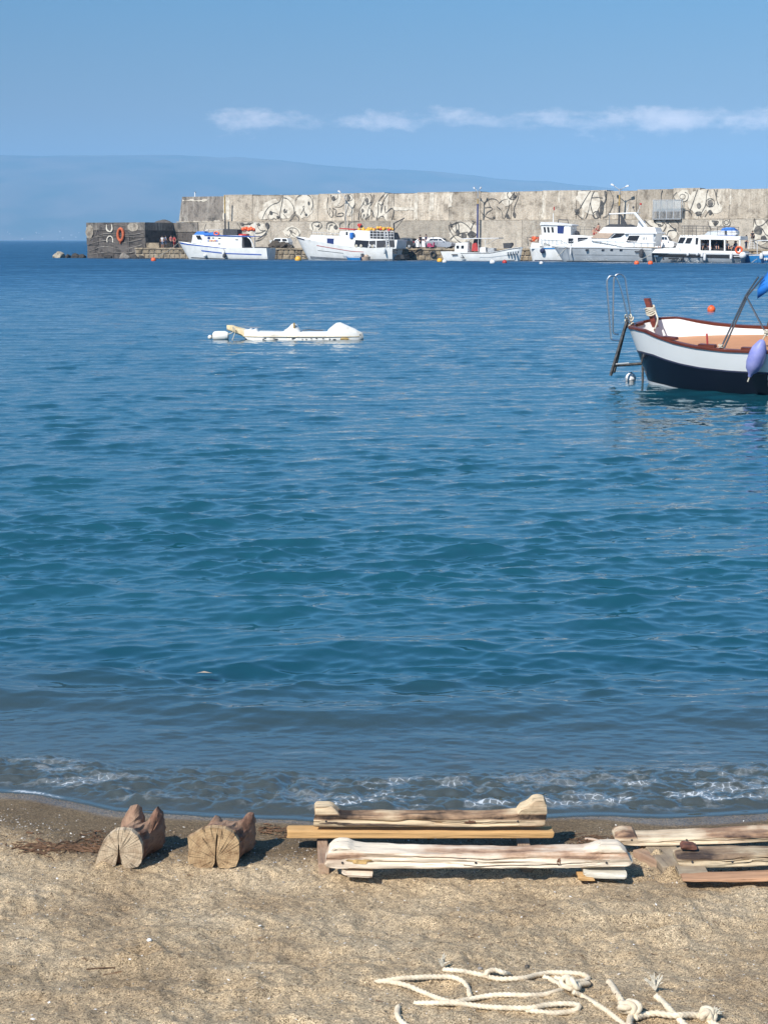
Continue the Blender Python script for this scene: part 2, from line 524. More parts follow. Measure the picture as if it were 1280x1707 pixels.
# ------------------------------------------------------------------ sand
def sand_mat():
    m = bpy.data.materials.new('beach_sand')
    m.use_nodes = True
    nt = m.node_tree
    b = nt.nodes['Principled BSDF']
    t = N(nt, 'ShaderNodeTexCoord')
    at = N(nt, 'ShaderNodeAttribute', attribute_name='wet')
    big = N(nt, 'ShaderNodeTexNoise', i_Scale=2.3, i_Detail=5.0, i_Roughness=0.6)
    L(nt, t, big, 3)
    r1 = ramp(nt, [(0.36, (0.43, 0.315, 0.19)), (0.52, (0.55, 0.42, 0.265)), (0.68, (0.64, 0.505, 0.335))])
    L(nt, big, r1)
    # single coarse grains of mixed stone
    gr = N(nt, 'ShaderNodeTexVoronoi', i_Scale=330.0)
    L(nt, t, gr, 3)
    sepc = N(nt, 'ShaderNodeSeparateColor')
    nt.links.new(gr.outputs['Color'], sepc.inputs[0])
    r2 = ramp(nt, [(0.0, (0.16, 0.14, 0.12)), (0.16, (0.42, 0.38, 0.33)), (0.30, (0.86, 0.84, 0.82)), (0.72, (1.05, 1.03, 1.0)), (0.88, (1.35, 1.32, 1.25)), (0.975, (1.5, 1.45, 1.35)), (0.99, (2.1, 2.1, 2.1))], 'CONSTANT')
    L(nt, sepc, r2)
    gr2 = N(nt, 'ShaderNodeTexNoise', i_Scale=60.0, i_Detail=6.0, i_Roughness=0.75)
    L(nt, t, gr2, 3)
    r3 = ramp(nt, [(0.30, g(0.36)), (0.42, g(0.80)), (0.60, g(1.04)), (0.75, g(1.30))])
    L(nt, gr2, r3)
    c = mixc(nt, 0.88, r1.outputs[0], r2.outputs[0], 'MULTIPLY')
    c = mixc(nt, 0.9, c, r3.outputs[0], 'MULTIPLY')
    wetc = mixc(nt, 1.0, c, (0.40, 0.375, 0.34), 'MULTIPLY')
    c = mixc(nt, at.outputs['Fac'], c, wetc)
    nt.links.new(c, b.inputs['Base Color'])
    shine = N(nt, 'ShaderNodeAttribute', attribute_name='film')
    ro = N(nt, 'ShaderNodeMapRange', i_3=0.95, i_4=0.18)
    nt.links.new(shine.outputs['Fac'], ro.inputs[0])
    L(nt, ro, b, 0, 'Roughness')
    b.inputs['Specular IOR Level'].default_value = 0.4
    bp = N(nt, 'ShaderNodeBump', i_Strength=0.85, i_Distance=0.004)
    hh = math_n(nt, 'ADD', math_n(nt, 'MULTIPLY', gr.outputs['Distance'], None, vb=0.7), math_n(nt, 'MULTIPLY', gr2.outputs[0], None, vb=2.2))
    nt.links.new(hh, bp.inputs['Height'])
    st = N(nt, 'ShaderNodeMapRange', i_3=0.85, i_4=0.12)
    nt.links.new(shine.outputs['Fac'], st.inputs[0])
    L(nt, st, bp, 0, 'Strength')
    L(nt, bp, b, 0, 'Normal')
    return m
def axis(dense, outer):
    return np.array(sorted(set([round(v, 4) for v in list(dense) + list(outer)])))
gx = axis(np.arange(-2.1, 2.1001, 0.0078), [s * v for s in (-1, 1) for v in (2.2, 2.4, 2.7, 3.1, 3.6, 4.2, 5, 6, 8, 10, 13, 17, 22, 30, 40, 60, 90)])
gy = axis(list(np.arange(3.7, 6.9, 0.0085)) + list(np.arange(6.9, 9, 0.03)), [-60, -30, -15, -8, -4, -2, 0, 1, 2, 2.6, 3.1, 3.5, 9.3, 9.8, 10.5, 11.5, 13, 15, 18, 22, 30, 45, 80, 150, 400])
SX, SY = np.meshgrid(gx, gy)
SZ = sand_z(SX, SY)
d_ = shore(SX) - SY
wet = 1 - np.clip((d_ - 0.42 - 0.12 * vnoise(SX * 2, SY * 2, 3) - 0.04 * np.clip(-SX, -1, 1)) / 0.26, 0, 1)
wet = np.clip(wet + 0.25 * np.clip((d_ - 0.6) * -3, 0, 1) , 0, 1)
for (cx_, cy_, rx_, ry_, dp_) in SCUFF[:4]:            # the sand is also darker in the hollows
    wet = np.maximum(wet, 0.42 * np.exp(-(((SX - cx_) / rx_) ** 2 + ((SY - cy_) / ry_) ** 2) * 1.1) * np.clip(0.9 + fbm(SX * 9, SY * 14, 131, 3), 0, 1.3))
film = 1 - np.clip((d_ - 0.05 - 0.05 * vnoise(SX * 1.4, SY * 0, 8)) / 0.05, 0, 1)
sand = grid_obj('sand', SX, SY, SZ, sand_mat(), attrs={'wet': wet, 'film': film})

# ------------------------------------------------------------------ sea
rw = np.random.RandomState(12)
NW = 270
lam = np.exp(rw.uniform(np.log(0.085), np.log(0.70), NW))
lam[:44] = np.exp(rw.uniform(np.log(0.7), np.log(6.0), 44))
spread = np.where(lam > 1.4, 0.26, 0.44)
th = -np.pi / 2 + 0.12 + rw.normal(0, 1, NW) * spread
kk = 2 * np.pi / lam
steep = 0.0178 * np.where(lam > 1.2, 0.20, np.where(lam > .6, .8, 1.0)) * np.where(lam < 0.15, 0.8, 1.0) * rw.uniform(0.5, 1.4, NW)
amp = steep / kk
ph = rw.uniform(0, 2 * np.pi, NW)
ypx = np.concatenate([np.arange(1440, 1100, -0.9), np.arange(1100, 640, -1.0), np.arange(640, 404, -0.8), [403, 402, 401.4, 400.8, 400.4, 400.1, 399.9, 399.75]])
ang = PITCH + np.arctan((ypx - 853.5) / F_PX)
WYr = H_CAM / np.tan(ang)
cs = np.sort(np.concatenate([np.linspace(-0.275, 0.275, 620), -np.geomspace(0.28, 3.0, 40), np.geomspace(0.28, 3.0, 40)]))
WX = WYr[:, None] * cs[None, :]
WY = np.repeat(WYr[:, None], len(cs), 1)
off = WY - shore(WX)                       # metres out from the water's edge
depth = np.clip(0.075 * off + 0.045 * off ** 2, 0, 2.5)
dY = np.abs(np.gradient(WYr))[:, None]
dX = (WYr * 0.55 / 620)[:, None]
calm = 0.10 + 0.90 * np.clip((off - 0.9) / 1.3, 0.0, 1) ** 1.3
calm = calm * np.clip(off / 0.3, 0, 1)   # the chop dies out over the shallows
gust = np.clip(0.95 + 0.50 * vnoise(WX / 0.9 + 4, WY / 0.8, 39) + 0.22 * vnoise(WX / 3.2 + 4, WY / 3.0, 40) + 0.25 * vnoise(WX / 14 + 4, WY / 9.0, 41), 0.3, 2.2)
Z = np.zeros_like(WX); DX = np.zeros_like(WX); DY = np.zeros_like(WX)
cut = int(np.argmax(WYr > 330))
for i in range(NW):
    kx, ky = kk[i] * math.cos(th[i]), kk[i] * math.sin(th[i])
    sl_ = slice(0, cut)
    # fade a wave out where the mesh gets too coarse for it
    res = np.maximum(dY[sl_] * abs(math.sin(th[i])), dX[sl_] * abs(math.cos(th[i])) + dY[sl_] * .02) / lam[i]
    fade = np.clip((0.42 - res) / 0.2, 0, 1)
    last = int(np.argmax(fade[:, 0] <= 0)) if (fade[:, 0] <= 0).any() else cut
    if last < 3: continue
    sl_ = slice(0, last)
    f = fade[:last] * amp[i] * gust[sl_]
    # slow phase wander breaks up the sine look
    p = kx * WX[sl_] + ky * WY[sl_] + ph[i]
    cp_, sp_ = np.cos(p), np.sin(p)
    Z[sl_] += f * cp_
    DX[sl_] -= f * sp_ * kx / kk[i]
    DY[sl_] -= f * sp_ * ky / kk[i]
Z *= calm; DX *= calm; DY *= calm
# two low swells shoaling, then the spent wave running up the sand
wob = 0.16 * vnoise(WX * 0.9, WX * 0 + 0.5, 61) + 0.05 * vnoise(WX * 2.6, WY * 0.7, 62)
def hump(c0, wdt, h, back=2.2):
    q = off - c0 - wob
    return h * np.exp(-np.where(q < 0, (q / wdt) ** 2, (q / (wdt * back)) ** 2))
skew = 0.10 * WX
Z += hump(1.50, 0.17, 0.055) * (0.75 + 0.4 * vnoise(WX * 0.7 + 9, WX * 0, 63))
Z += hump(2.75, 0.30, 0.036) * (0.7 + 0.5 * vnoise(WX * 0.6, WX * 0 + 5, 64))
Z += hump(4.1, 0.40, 0.030)
small = np.clip(1 - off / 3.2, 0, 1) * np.clip((off - 0.10) / .1, 0, 1)
lowc = np.clip((off - 0.1) * 3, 0, 1)
Z += small * (0.0035 * fbm(WX * 5.5, WY * 13, 71, 3) + 0.0016 * fbm(WX * 17, WY * 34, 75, 2))
fz = np.clip((off - 0.06) / 0.10, 0, 1) * (1 - np.clip((off - 0.52 - 0.10 * vnoise(WX * 1.3, WX * 0, 77)) / 0.12, 0, 1))
lump = np.abs(fbm(WX * 5.6, WY * 9.5, 81, 3)) * 0.020 + 0.006 * fbm(WX * 18, WY * 22, 85, 2)
Z += fz * (lump + 0.010)
Z += 0.004 * np.exp(-((off - 0.015) / 0.02) ** 2)
sheet = np.clip(off / 0.04, 0, 1)
Z = Z * sheet + (1 - sheet) * np.where(off < 0, -0.02, 0.0)
foamn = fbm(WX * 6.5 + 3, WY * 15, 91, 5, 0.65)
foam = fz * np.clip((foamn + 0.12) * 1.2, 0, 1) * np.clip(0.55 + 0.7 * vnoise(WX * 1.3 + 3.0, WY * .5, 93), 0.10, 1)
foam = np.maximum(foam, np.exp(-((off - 0.035) / 0.018) ** 2) * np.clip(-0.05 + 1.5 * vnoise(WX * 7, WX * 0, 94), 0, 1) * np.clip(.4 + vnoise(WX * 1.1 + 2, WX * 0, 97), 0, 1) * 1.6)
streak = np.clip(1 - np.abs(off - 0.95) / 0.6, 0, 1) * np.clip(fbm(WX * 2.5, WY * 14, 95, 3) - 0.25, 0, 1) * 0.5
foam = np.clip(np.maximum(foam, streak), 0, 1.9)
murk = np.clip(1.25 - off / 1.9, 0, 1)

def sea_mat():
    m = bpy.data.materials.new('sea_water')
    m.use_nodes = True
    nt = m.node_tree
    nt.nodes.clear()
    out = N(nt, 'ShaderNodeOutputMaterial')
    t = N(nt, 'ShaderNodeTexCoord')
    geo = N(nt, 'ShaderNodeNewGeometry')
    sp_ = N(nt, 'ShaderNodeSeparateXYZ')
    L(nt, geo, sp_)
    # ripples finer than the mesh: tilt the normal by signed noise
    def rip(scale, sc, seed):
        mp = N(nt, 'ShaderNodeMapping')
        mp.inputs[3].default_value = sc
        mp.inputs[1].default_value = (seed, seed * 2, 0)
        L(nt, t, mp, 3)
        n = N(nt, 'ShaderNodeTexNoise', i_Scale=scale, i_Detail=3.0, i_Roughness=0.6)
        L(nt, mp, n)
        s = N(nt, 'ShaderNodeVectorMath', operation='SUBTRACT')
        s.inputs[1].default_value = (0.5, 0.5, 0.5)
        nt.links.new(n.outputs['Color'], s.inputs[0])
        return s.outputs[0]
    def scale_v(v, fac_socket=None, k=1.0):
        s = N(nt, 'ShaderNodeVectorMath', operation='SCALE')
        nt.links.new(v, s.inputs[0])
        if fac_socket is not None: nt.links.new(fac_socket, s.inputs['Scale'])
        else: s.inputs['Scale'].default_value = k
        return s.outputs[0]
    def vadd(a, b):
        s = N(nt, 'ShaderNodeVectorMath', operation='ADD')
        nt.links.new(a, s.inputs[0]); nt.links.new(b, s.inputs[1])
        return s.outputs[0]
    near = rip(7.0, (1.0, 2.0, 1), 1.0)
    mid = rip(1.5, (0.8, 1.7, 1), 3.0)
    far = rip(0.33, (0.5, 1.3, 1), 7.0)
    yy = sp_.outputs[1]
    def rng(a, b, lo, hi):
        n = N(nt, 'ShaderNodeMapRange', i_1=a, i_2=b, i_3=lo, i_4=hi)
        nt.links.new(yy, n.inputs[0])
        return n.outputs[0]
    f_near = rng(7.0, 16.0, 0.18, 0.36)
    f_mid = rng(14.0, 60.0, 0.0, 0.55)
    f_far = rng(40.0, 140.0, 0.0, 0.42)
    v = vadd(vadd(scale_v(near, f_near), scale_v(mid, f_mid)), scale_v(far, f_far))
    flat = N(nt, 'ShaderNodeVectorMath', operation='MULTIPLY')
    flat.inputs[1].default_value = (1, 1, 0)
    nt.links.new(v, flat.inputs[0])
    # facets leaning away from a low viewer are hidden behind the ones leaning to him
    lean = N(nt, 'ShaderNodeCombineXYZ')
    nt.links.new(rng(20.0, 150.0, 0.0, -0.27), lean.inputs[1])
    nn = vadd(geo.outputs['Normal'], vadd(flat.outputs[0], lean.outputs[0]))
    nrm = N(nt, 'ShaderNodeVectorMath', operation='NORMALIZE')
    nt.links.new(nn, nrm.inputs[0])
    fr = N(nt, 'ShaderNodeFresnel', i_IOR=2.5)
    nt.links.new(nrm.outputs[0], fr.inputs['Normal'])
    gl = N(nt, 'ShaderNodeBsdfGlossy')
    gl.inputs['Color'].default_value = (1, 1, 1, 1)
    nt.links.new(rng(8.0, 120.0, 0.03, 0.16), gl.inputs['Roughness'])
    nt.links.new(nrm.outputs[0], gl.inputs['Normal'])
    deep = N(nt, 'ShaderNodeBsdfDiffuse')
    mixd = N(nt, 'ShaderNodeTexNoise', i_Scale=0.35, i_Detail=3.0)
    L(nt, t, mixd, 3)
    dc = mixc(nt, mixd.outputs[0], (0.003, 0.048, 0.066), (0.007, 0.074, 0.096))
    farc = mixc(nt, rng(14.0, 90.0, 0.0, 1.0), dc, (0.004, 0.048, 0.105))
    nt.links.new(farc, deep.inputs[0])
    nt.links.new(geo.outputs['Normal'], deep.inputs['Normal'])
    tr = N(nt, 'ShaderNodeBsdfTransparent')
    tr.inputs[0].default_value = (0.72, 0.86, 0.84, 1)
    dep = N(nt, 'ShaderNodeAttribute', attribute_name='depth')
    ext = math_n(nt, 'SUBTRACT', None, math_n(nt, 'POWER', None, math_n(nt, 'MULTIPLY', dep.outputs['Fac'], None, vb=-3.6), va=2.718), va=1.0)
    body_ = N(nt, 'ShaderNodeMixShader')
    nt.links.new(ext, body_.inputs[0])
    L(nt, tr, body_, 0, 1); L(nt, deep, body_, 0, 2)
    # stirred-up sand hangs in the shallows
    mk = N(nt, 'ShaderNodeAttribute', attribute_name='murk')
    silt = N(nt, 'ShaderNodeBsdfDiffuse')
    silt.inputs[0].default_value = (0.095, 0.10, 0.07, 1)
    body2 = N(nt, 'ShaderNodeMixShader')
    nt.links.new(math_n(nt, 'MULTIPLY', mk.outputs['Fac'], None, vb=0.55), body2.inputs[0])
    L(nt, body_, body2, 0, 1); L(nt, silt, body2, 0, 2)
    sea = N(nt, 'ShaderNodeMixShader')
    L(nt, fr, sea); L(nt, body2, sea, 0, 1); L(nt, gl, sea, 0, 2)
    fo = N(nt, 'ShaderNodeAttribute', attribute_name='foam')
    bub = N(nt, 'ShaderNodeTexNoise', i_Scale=30.0, i_Detail=5.0, i_Roughness=0.7)
    L(nt, t, bub, 3)
    vo = N(nt, 'ShaderNodeTexVoronoi', i_Scale=26.0, feature='DISTANCE_TO_EDGE')
    L(nt, t, vo, 3)
    lace = ramp(nt, [(0.0, g(1.0)), (0.12, g(0.5)), (0.3, g(0.2))])
    L(nt, vo, lace)
    fm = math_n(nt, 'MULTIPLY', math_n(nt, 'ADD', bub.outputs[0], lace.outputs[0]), fo.outputs['Fac'])
    fr2 = ramp(nt, [(0.18, g(0)), (0.45, g(0.08)), (1.2, g(0.24)), (2.3, g(0.75))])
    nt.links.new(fm, fr2.inputs[0])
    fd = N(nt, 'ShaderNodeBsdfDiffuse')
    fd.inputs[0].default_value = (0.52, 0.56, 0.60, 1)
    fin = N(nt, 'ShaderNodeMixShader')
    L(nt, fr2, fin); L(nt, sea, fin, 0, 1); L(nt, fd, fin, 0, 2)
    L(nt, fin, out)
    return m
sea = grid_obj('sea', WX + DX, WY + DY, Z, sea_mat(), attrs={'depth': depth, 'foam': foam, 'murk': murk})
del WX, WY, Z, DX, DY, SX, SY, SZ

# ------------------------------------------------------------------ far coast
hillm = bpy.data.materials.new('far_hillside')
hillm.use_nodes = True
_nt = hillm.node_tree
_b = _nt.nodes['Principled BSDF']
_b.inputs['Roughness'].default_value = 1.0
_b.inputs['Specular IOR Level'].default_value = 0
_t = N(_nt, 'ShaderNodeTexCoord')
_n = N(_nt, 'ShaderNodeTexNoise', i_Scale=0.002, i_Detail=8.0)
L(_nt, _t, _n, 3)
_r = ramp(_nt, [(0.4, (0.03, 0.05, 0.02)), (0.6, (0.12, 0.10, 0.06))])
L(_nt, _n, _r); L(_nt, _r, _b)
HILL_Y = 12000.0
RIDGE = [(-6000, 470), (-4800, 545), (-3600, 590), (-3000, 612), (-1500, 628), (-1100, 610), (-500, 560), (300, 505), (1000, 450), (2200, 330), (3600, 200), (6000, 60)]
hx = np.linspace(-6000, 6000, 300)
hy = np.linspace(0, 3500, 40)
HX, HY = np.meshgrid(hx, hy)
crest = np.interp(hx, [p[0] for p in RIDGE], [p[1] for p in RIDGE])
prof = np.sin(np.clip(hy / 3000, 0, 1) * np.pi / 2) ** 1.1
HZ = crest[None, :] * prof[:, None] * (1 + 0.10 * fbm(HX / 900, HY / 700, 101, 4) * (1 - prof[:, None]) * 2) + 9 * fbm(HX / 300, HY / 900, 110, 3) * prof[:, None] - 3
hills = grid_obj('hills', HX, HY + HILL_Y - 3200, HZ, hillm)
hills['label'] = 'faint blue ridge of the far coast on the left horizon'
# pale villages along the far shore: one dust of tiny houses
vb = MB()
q = random.Random(4)
for _ in range(46):
    x = q.gauss(-2450, 260) if _ % 3 else q.uniform(-2900, -1700)
    z = abs(q.gauss(28, 40))
    sz = q.uniform(3, 7)
    vb.box((x, HILL_Y - 3330 + z, z + sz / 2), (sz * 1.6, sz, sz))
vo_ = vb.build('far_village', pm('far_houses', (0.5, 0.46, 0.4), .9))
setp(vo_, kind='stuff')

# ------------------------------------------------------------------ the air
hz = MB().box((0, 6900, 340), (16000, 14600, 690))
hz = MB().box((0, 6500, 345), (15000, 14000, 700))
haze = hz.build('haze', M['white'])
haze.data.materials.clear()
hm = bpy.data.materials.new('haze_air')
hm.use_nodes = True
_nt = hm.node_tree
_nt.nodes.clear()
_o = N(_nt, 'ShaderNodeOutputMaterial')
_v = N(_nt, 'ShaderNodeVolumePrincipled')
_v.inputs['Color'].default_value = (0.34, 0.64, 1.0, 1)
_v.inputs['Density'].default_value = 0.00014
_v.inputs['Anisotropy'].default_value = -0.25
_nt.links.new(_v.outputs[0], _o.inputs['Volume'])
haze.data.materials.append(hm)
haze['kind'] = 'stuff'
# ================================================================== THE PIER
def wall_mat(name, base, dark, pale, streak=1.0):
    m = bpy.data.materials.new(name)
    m.use_nodes = True
    nt = m.node_tree
    b = nt.nodes['Principled BSDF']
    b.inputs['Roughness'].default_value = 0.95
    b.inputs['Specular IOR Level'].default_value = 0.2
    t = N(nt, 'ShaderNodeTexCoord')
    oi = N(nt, 'ShaderNodeObjectInfo')
    ad = N(nt, 'ShaderNodeVectorMath', operation='ADD')
    L(nt, t, ad, 3)
    cm = N(nt, 'ShaderNodeCombineXYZ')
    sc = math_n(nt, 'MULTIPLY', oi.outputs['Random'], None, vb=37.0)
    for k in range(3): nt.links.new(sc, cm.inputs[k])
    n0 = N(nt, 'ShaderNodeTexNoise', i_Scale=0.9, i_Detail=8.0, i_Roughness=0.68)
    nt.links.new(cm.outputs[0], ad.inputs[1])
    L(nt, ad, n0)
    r0 = ramp(nt, [(0.36, dark), (0.50, base), (0.66, tuple(min(1, c * 1.15) for c in base))])
    L(nt, n0, r0)
    # lime weeping down the face
    mp = N(nt, 'ShaderNodeMapping')
    mp.inputs[3].default_value = (1.0, 1.0, 0.16)
    L(nt, ad, mp)
    n1 = N(nt, 'ShaderNodeTexNoise', i_Scale=1.5, i_Detail=7.0, i_Roughness=0.7)
    L(nt, mp, n1)
    r1 = ramp(nt, [(0.48, g(0)), (0.57, g(0.55 * streak)), (0.70, g(0.9 * streak))])
    L(nt, n1, r1)
    n2 = N(nt, 'ShaderNodeTexNoise', i_Scale=0.33, i_Detail=4.0)
    L(nt, ad, n2)
    r2 = ramp(nt, [(0.42, g(0.15)), (0.6, g(1))])
    L(nt, n2, r2)
    f = math_n(nt, 'MULTIPLY', r1.outputs[0], r2.outputs[0])
    c = mixc(nt, f, r0.outputs[0], pale)
    # dirt specks
    n3 = N(nt, 'ShaderNodeTexNoise', i_Scale=5.5, i_Detail=6.0, i_Roughness=0.75)
    L(nt, ad, n3)
    r3 = ramp(nt, [(0.36, g(0.55)), (0.5, g(1))])
    L(nt, n3, r3)
    c = mixc(nt, 0.75, c, r3.outputs[0], 'MULTIPLY')
    v = ramp(nt, [(0, g(0.80)), (1, g(1.15))])
    nt.links.new(oi.outputs['Random'], v.inputs[0])
    c = mixc(nt, 1.0, c, v.outputs[0], 'MULTIPLY')
    nt.links.new(c, b.inputs[0])
    bp = N(nt, 'ShaderNodeBump', i_Strength=0.8, i_Distance=0.12)
    L(nt, n3, bp, 0, 'Height')
    L(nt, bp, b, 0, 'Normal')
    return m
W_UP = wall_mat('weathered_concrete', (0.42, 0.36, 0.285), (0.22, 0.185, 0.145), (0.70, 0.63, 0.52))
W_UPD = wall_mat('blackened_concrete', (0.20, 0.175, 0.15), (0.085, 0.078, 0.07), (0.50, 0.46, 0.40), 0.8)
W_LOW = wall_mat('grey_render_concrete', (0.40, 0.35, 0.285), (0.28, 0.245, 0.20), (0.58, 0.53, 0.44), 0.7)
W_DARK = wall_mat('dark_lava_masonry', (0.115, 0.10, 0.09), (0.045, 0.04, 0.037), (0.25, 0.22, 0.19), 0.5)
W_QUAY = wall_mat('quay_stone', (0.30, 0.24, 0.165), (0.07, 0.06, 0.05), (0.42, 0.36, 0.27), 0.6)
W_TOPS = wall_mat('quay_paving', (0.33, 0.30, 0.26), (0.24, 0.22, 0.19), (0.42, 0.39, 0.34), 0.3)
ROCK = wall_mat('wet_lava_rock', (0.06, 0.055, 0.05), (0.02, 0.02, 0.02), (0.12, 0.11, 0.10), 0.3)
ROCKP = wall_mat('pale_boulder', (0.42, 0.36, 0.27), (0.26, 0.22, 0.17), (0.55, 0.48, 0.38), 0.4)

T_LOW, T_UP = 9.0, 9.7
S_END = 118.0
def wallbox(mb, s0, s1, t0, t1, z0, z1, bev=0.0):
    return mb.box(((s0 + s1) / 2, (t0 + t1) / 2, (z0 + z1) / 2), (s1 - s0, t1 - t0, z1 - z0))
def pier_empty(name, s, t, z=0.0, **kw):
    return empty(name, pier_w(s, t, z), PROT, **kw)
s145 = at_t(145, 400, 1.5).x
s243 = at_t(243, 400, 1.5).x
s297 = at_t(297, 350, T_UP).x
Z_LEDGE, Z_TOP, Z_QUAY = 5.15, 8.95, 1.45

# upper breakwater wall: cast panels, each a piece of its own
upw = pier_empty('breakwater_wall', s297, T_UP, Z_LEDGE, label='tall pale weathered concrete wall running along the top of the pier, covered with mural figures', cat='wall')
joints_px = [297, 372, 420, 470, 530, 590, 640, 656, 694, 748, 800, 852, 903, 960, 1010, 1060, 1120, 1165, 1215, 1280]
js = [at_t(p, 350, T_UP).x - s297 for p in joints_px] + [s1 + 6.5 * 1 for s1 in []]
last = js[-1]
while last < S_END - s297:
    last += 5.2
    js.append(last)
rr = random.Random(3)
zt = Z_TOP - Z_LEDGE
for k in range(len(js) - 1):
    mb = MB()
    a, b = js[k] + 0.03, js[k + 1] - 0.03
    pr = rr.uniform(-0.02, 0.03)
    lean = 0.45
    t0 = [-pr, -pr + lean * 0.5]
    # leaning front: slightly battered
    x0t = a + (0.55 if k == 0 else 0)
    zt_k = zt + rr.uniform(-0.04, 0.04) + 0.10 * math.sin(k * 1.7) - (0.10 if k == 0 else 0)
    vs = [(a, t0[0], 0), (b, t0[0], 0), (b, 3.2, 0), (a, 3.2, 0), (x0t, t0[1], zt_k), (b, t0[1], zt_k + rr.uniform(-0.03, 0.03)), (b, 3.2, zt_k), (x0t, 3.2, zt_k)]
    mb.add(vs, [(0, 3, 2, 1), (4, 5, 6, 7), (0, 1, 5, 4), (1, 2, 6, 5), (2, 3, 7, 6), (3, 0, 4, 7)])
    mb.build('wall_panel', W_UPD if k == 0 else W_UP, upw)
mb = MB(); mb.box(((js[0] + js[-1]) / 2, 1.8, zt / 2 - 0.06), (js[-1] - js[0] - 1.6, 2.4, zt - 0.2)); mb.build('wall_core', W_LOW, upw)
mb = MB(); mb.box(((js[0] + js[-1]) / 2, -0.30, 0.05), (js[-1] - js[0], 0.80, 0.12)); mb.build('ledge', W_UP, upw)
# pale render patches with straight edges where the shuttering was
for px0, px1, y0, y1 in [(303, 345, 332, 335), (372, 382, 328, 366), (656, 690, 344, 350), (690, 696, 318, 366), (716, 722, 320, 350), (748, 753, 318, 345), (903, 907, 325, 362), (930, 933, 318, 337), (1215, 1219, 314, 340), (970, 974, 318, 362), (640, 646, 320, 366), (300, 372, 368, 370), (372, 500, 322, 325), (640, 800, 318, 321), (860, 1000, 314, 318)]:
    a = at_t(px0, y1, T_UP); b = at_t(px1, y0, T_UP)
    n_ = max(4, int((b.x - a.x) / 0.35)); m_ = max(3, int((b.z - a.z) / 0.35))
    mb = MB()
    top, bot = [], []
    for i in range(n_ + 1):
        x = a.x + (b.x - a.x) * i / n_
        bot.append((x, a.z + rr.uniform(-.12, .12))); top.append((x, b.z + rr.uniform(-.12, .12)))
    ring = bot + [(b.x + rr.uniform(-.08, .08), a.z + (b.z - a.z) * i / m_) for i in range(1, m_)] + top[::-1] + [(a.x + rr.uniform(-.08, .08), b.z - (b.z - a.z) * i / m_) for i in range(1, m_)]
    vs = [(x - s297, -0.0 + 0.225 * (z - Z_LEDGE) / zt - 0.045, min(z - Z_LEDGE, zt - .02)) for x, z in ring]
    mb.add(vs + [(x, y + 0.3, z) for x, y, z in vs], [tuple(range(len(vs)))] + [(i, (i + 1) % len(vs), (i + 1) % len(vs) + len(vs), i + len(vs)) for i in range(len(vs))])
    mb.build('lime_patch', M['wash'], upw)

# lower wall
loww = pier_empty('lower_wall', s243, T_LOW, 0, label='lower pier wall of pale render behind the moored boats, dark at its left end, under the tall wall', cat='wall')
jl = [0.0]
for p in [297, 331, 400, 452, 520, 590, 650, 760, 800, 870, 930, 1010, 1070, 1130, 1195, 1255, 1300]:
    jl.append(at_t(p, 390, T_LOW).x - s243)
last = jl[-1]
while last < S_END - s243:
    last += 6.0
    jl.append(last)
for k in range(len(jl) - 1):
    mb = MB()
    a, b = jl[k] + 0.02, jl[k + 1] - 0.02
    pr = rr.uniform(0, 0.03)
    zl = Z_LEDGE - 0.02 if k > 0 else Z_LEDGE - 0.05
    if k < 2:                                       # old dark end: courses
        zz = [Z_QUAY - 1.2, 2.55, 3.75, zl]
        for q in range(3):
            o = MB(); wallbox(o, a, b, -pr - (0.06 if q == 2 else 0.0) - q * 0.03, 1.0, zz[q] + .02, zz[q + 1] - .02)
            o.build('wall_course', W_DARK if q < 2 else W_UPD, loww)
    else:
        wallbox(mb, a, b, -pr, 1.0, 0, zl)
        mb.build('wall_panel', W_LOW, loww)
mb = MB(); wallbox(mb, 0, jl[-1], 1.01, 5, -2, Z_LEDGE - .06); mb.build('wall_core', W_LOW, loww)

# dark head block of the pier
head = pier_empty('pier_head', s145, 1.5, 0, label='dark lava stone block at the left end of the pier with an orange ring', cat='pier end')
wh = s243 - s145
zh = Z_LEDGE - 0.05
zc = [-2.0, 0.75, 1.9, 2.95, 3.95, zh]
xc = [0, wh * 0.2, wh * 0.46, wh * 0.73, wh]
for q in range(5):
    for i in range(4):
        sh = rr.uniform(-.35, .35)
        a = xc[i] + (sh if 0 < i else 0.0); b = xc[i + 1] + (sh if i < 3 else 0)
        a = xc[i] + .02; b = xc[i + 1] - .02
        o = MB(); wallbox(o, a, b, -rr.uniform(0, 0.12), 8.0, zc[q] + .015, zc[q + 1] - .015)
        o.build('stone_block', W_DARK if not (q == 4 and i in (0, 3)) else W_UPD, head)
mb = MB(); wallbox(mb, 0.1, wh - .1, .3, 12.0, -2, zh - 0.12); mb.build('core', W_DARK, head)

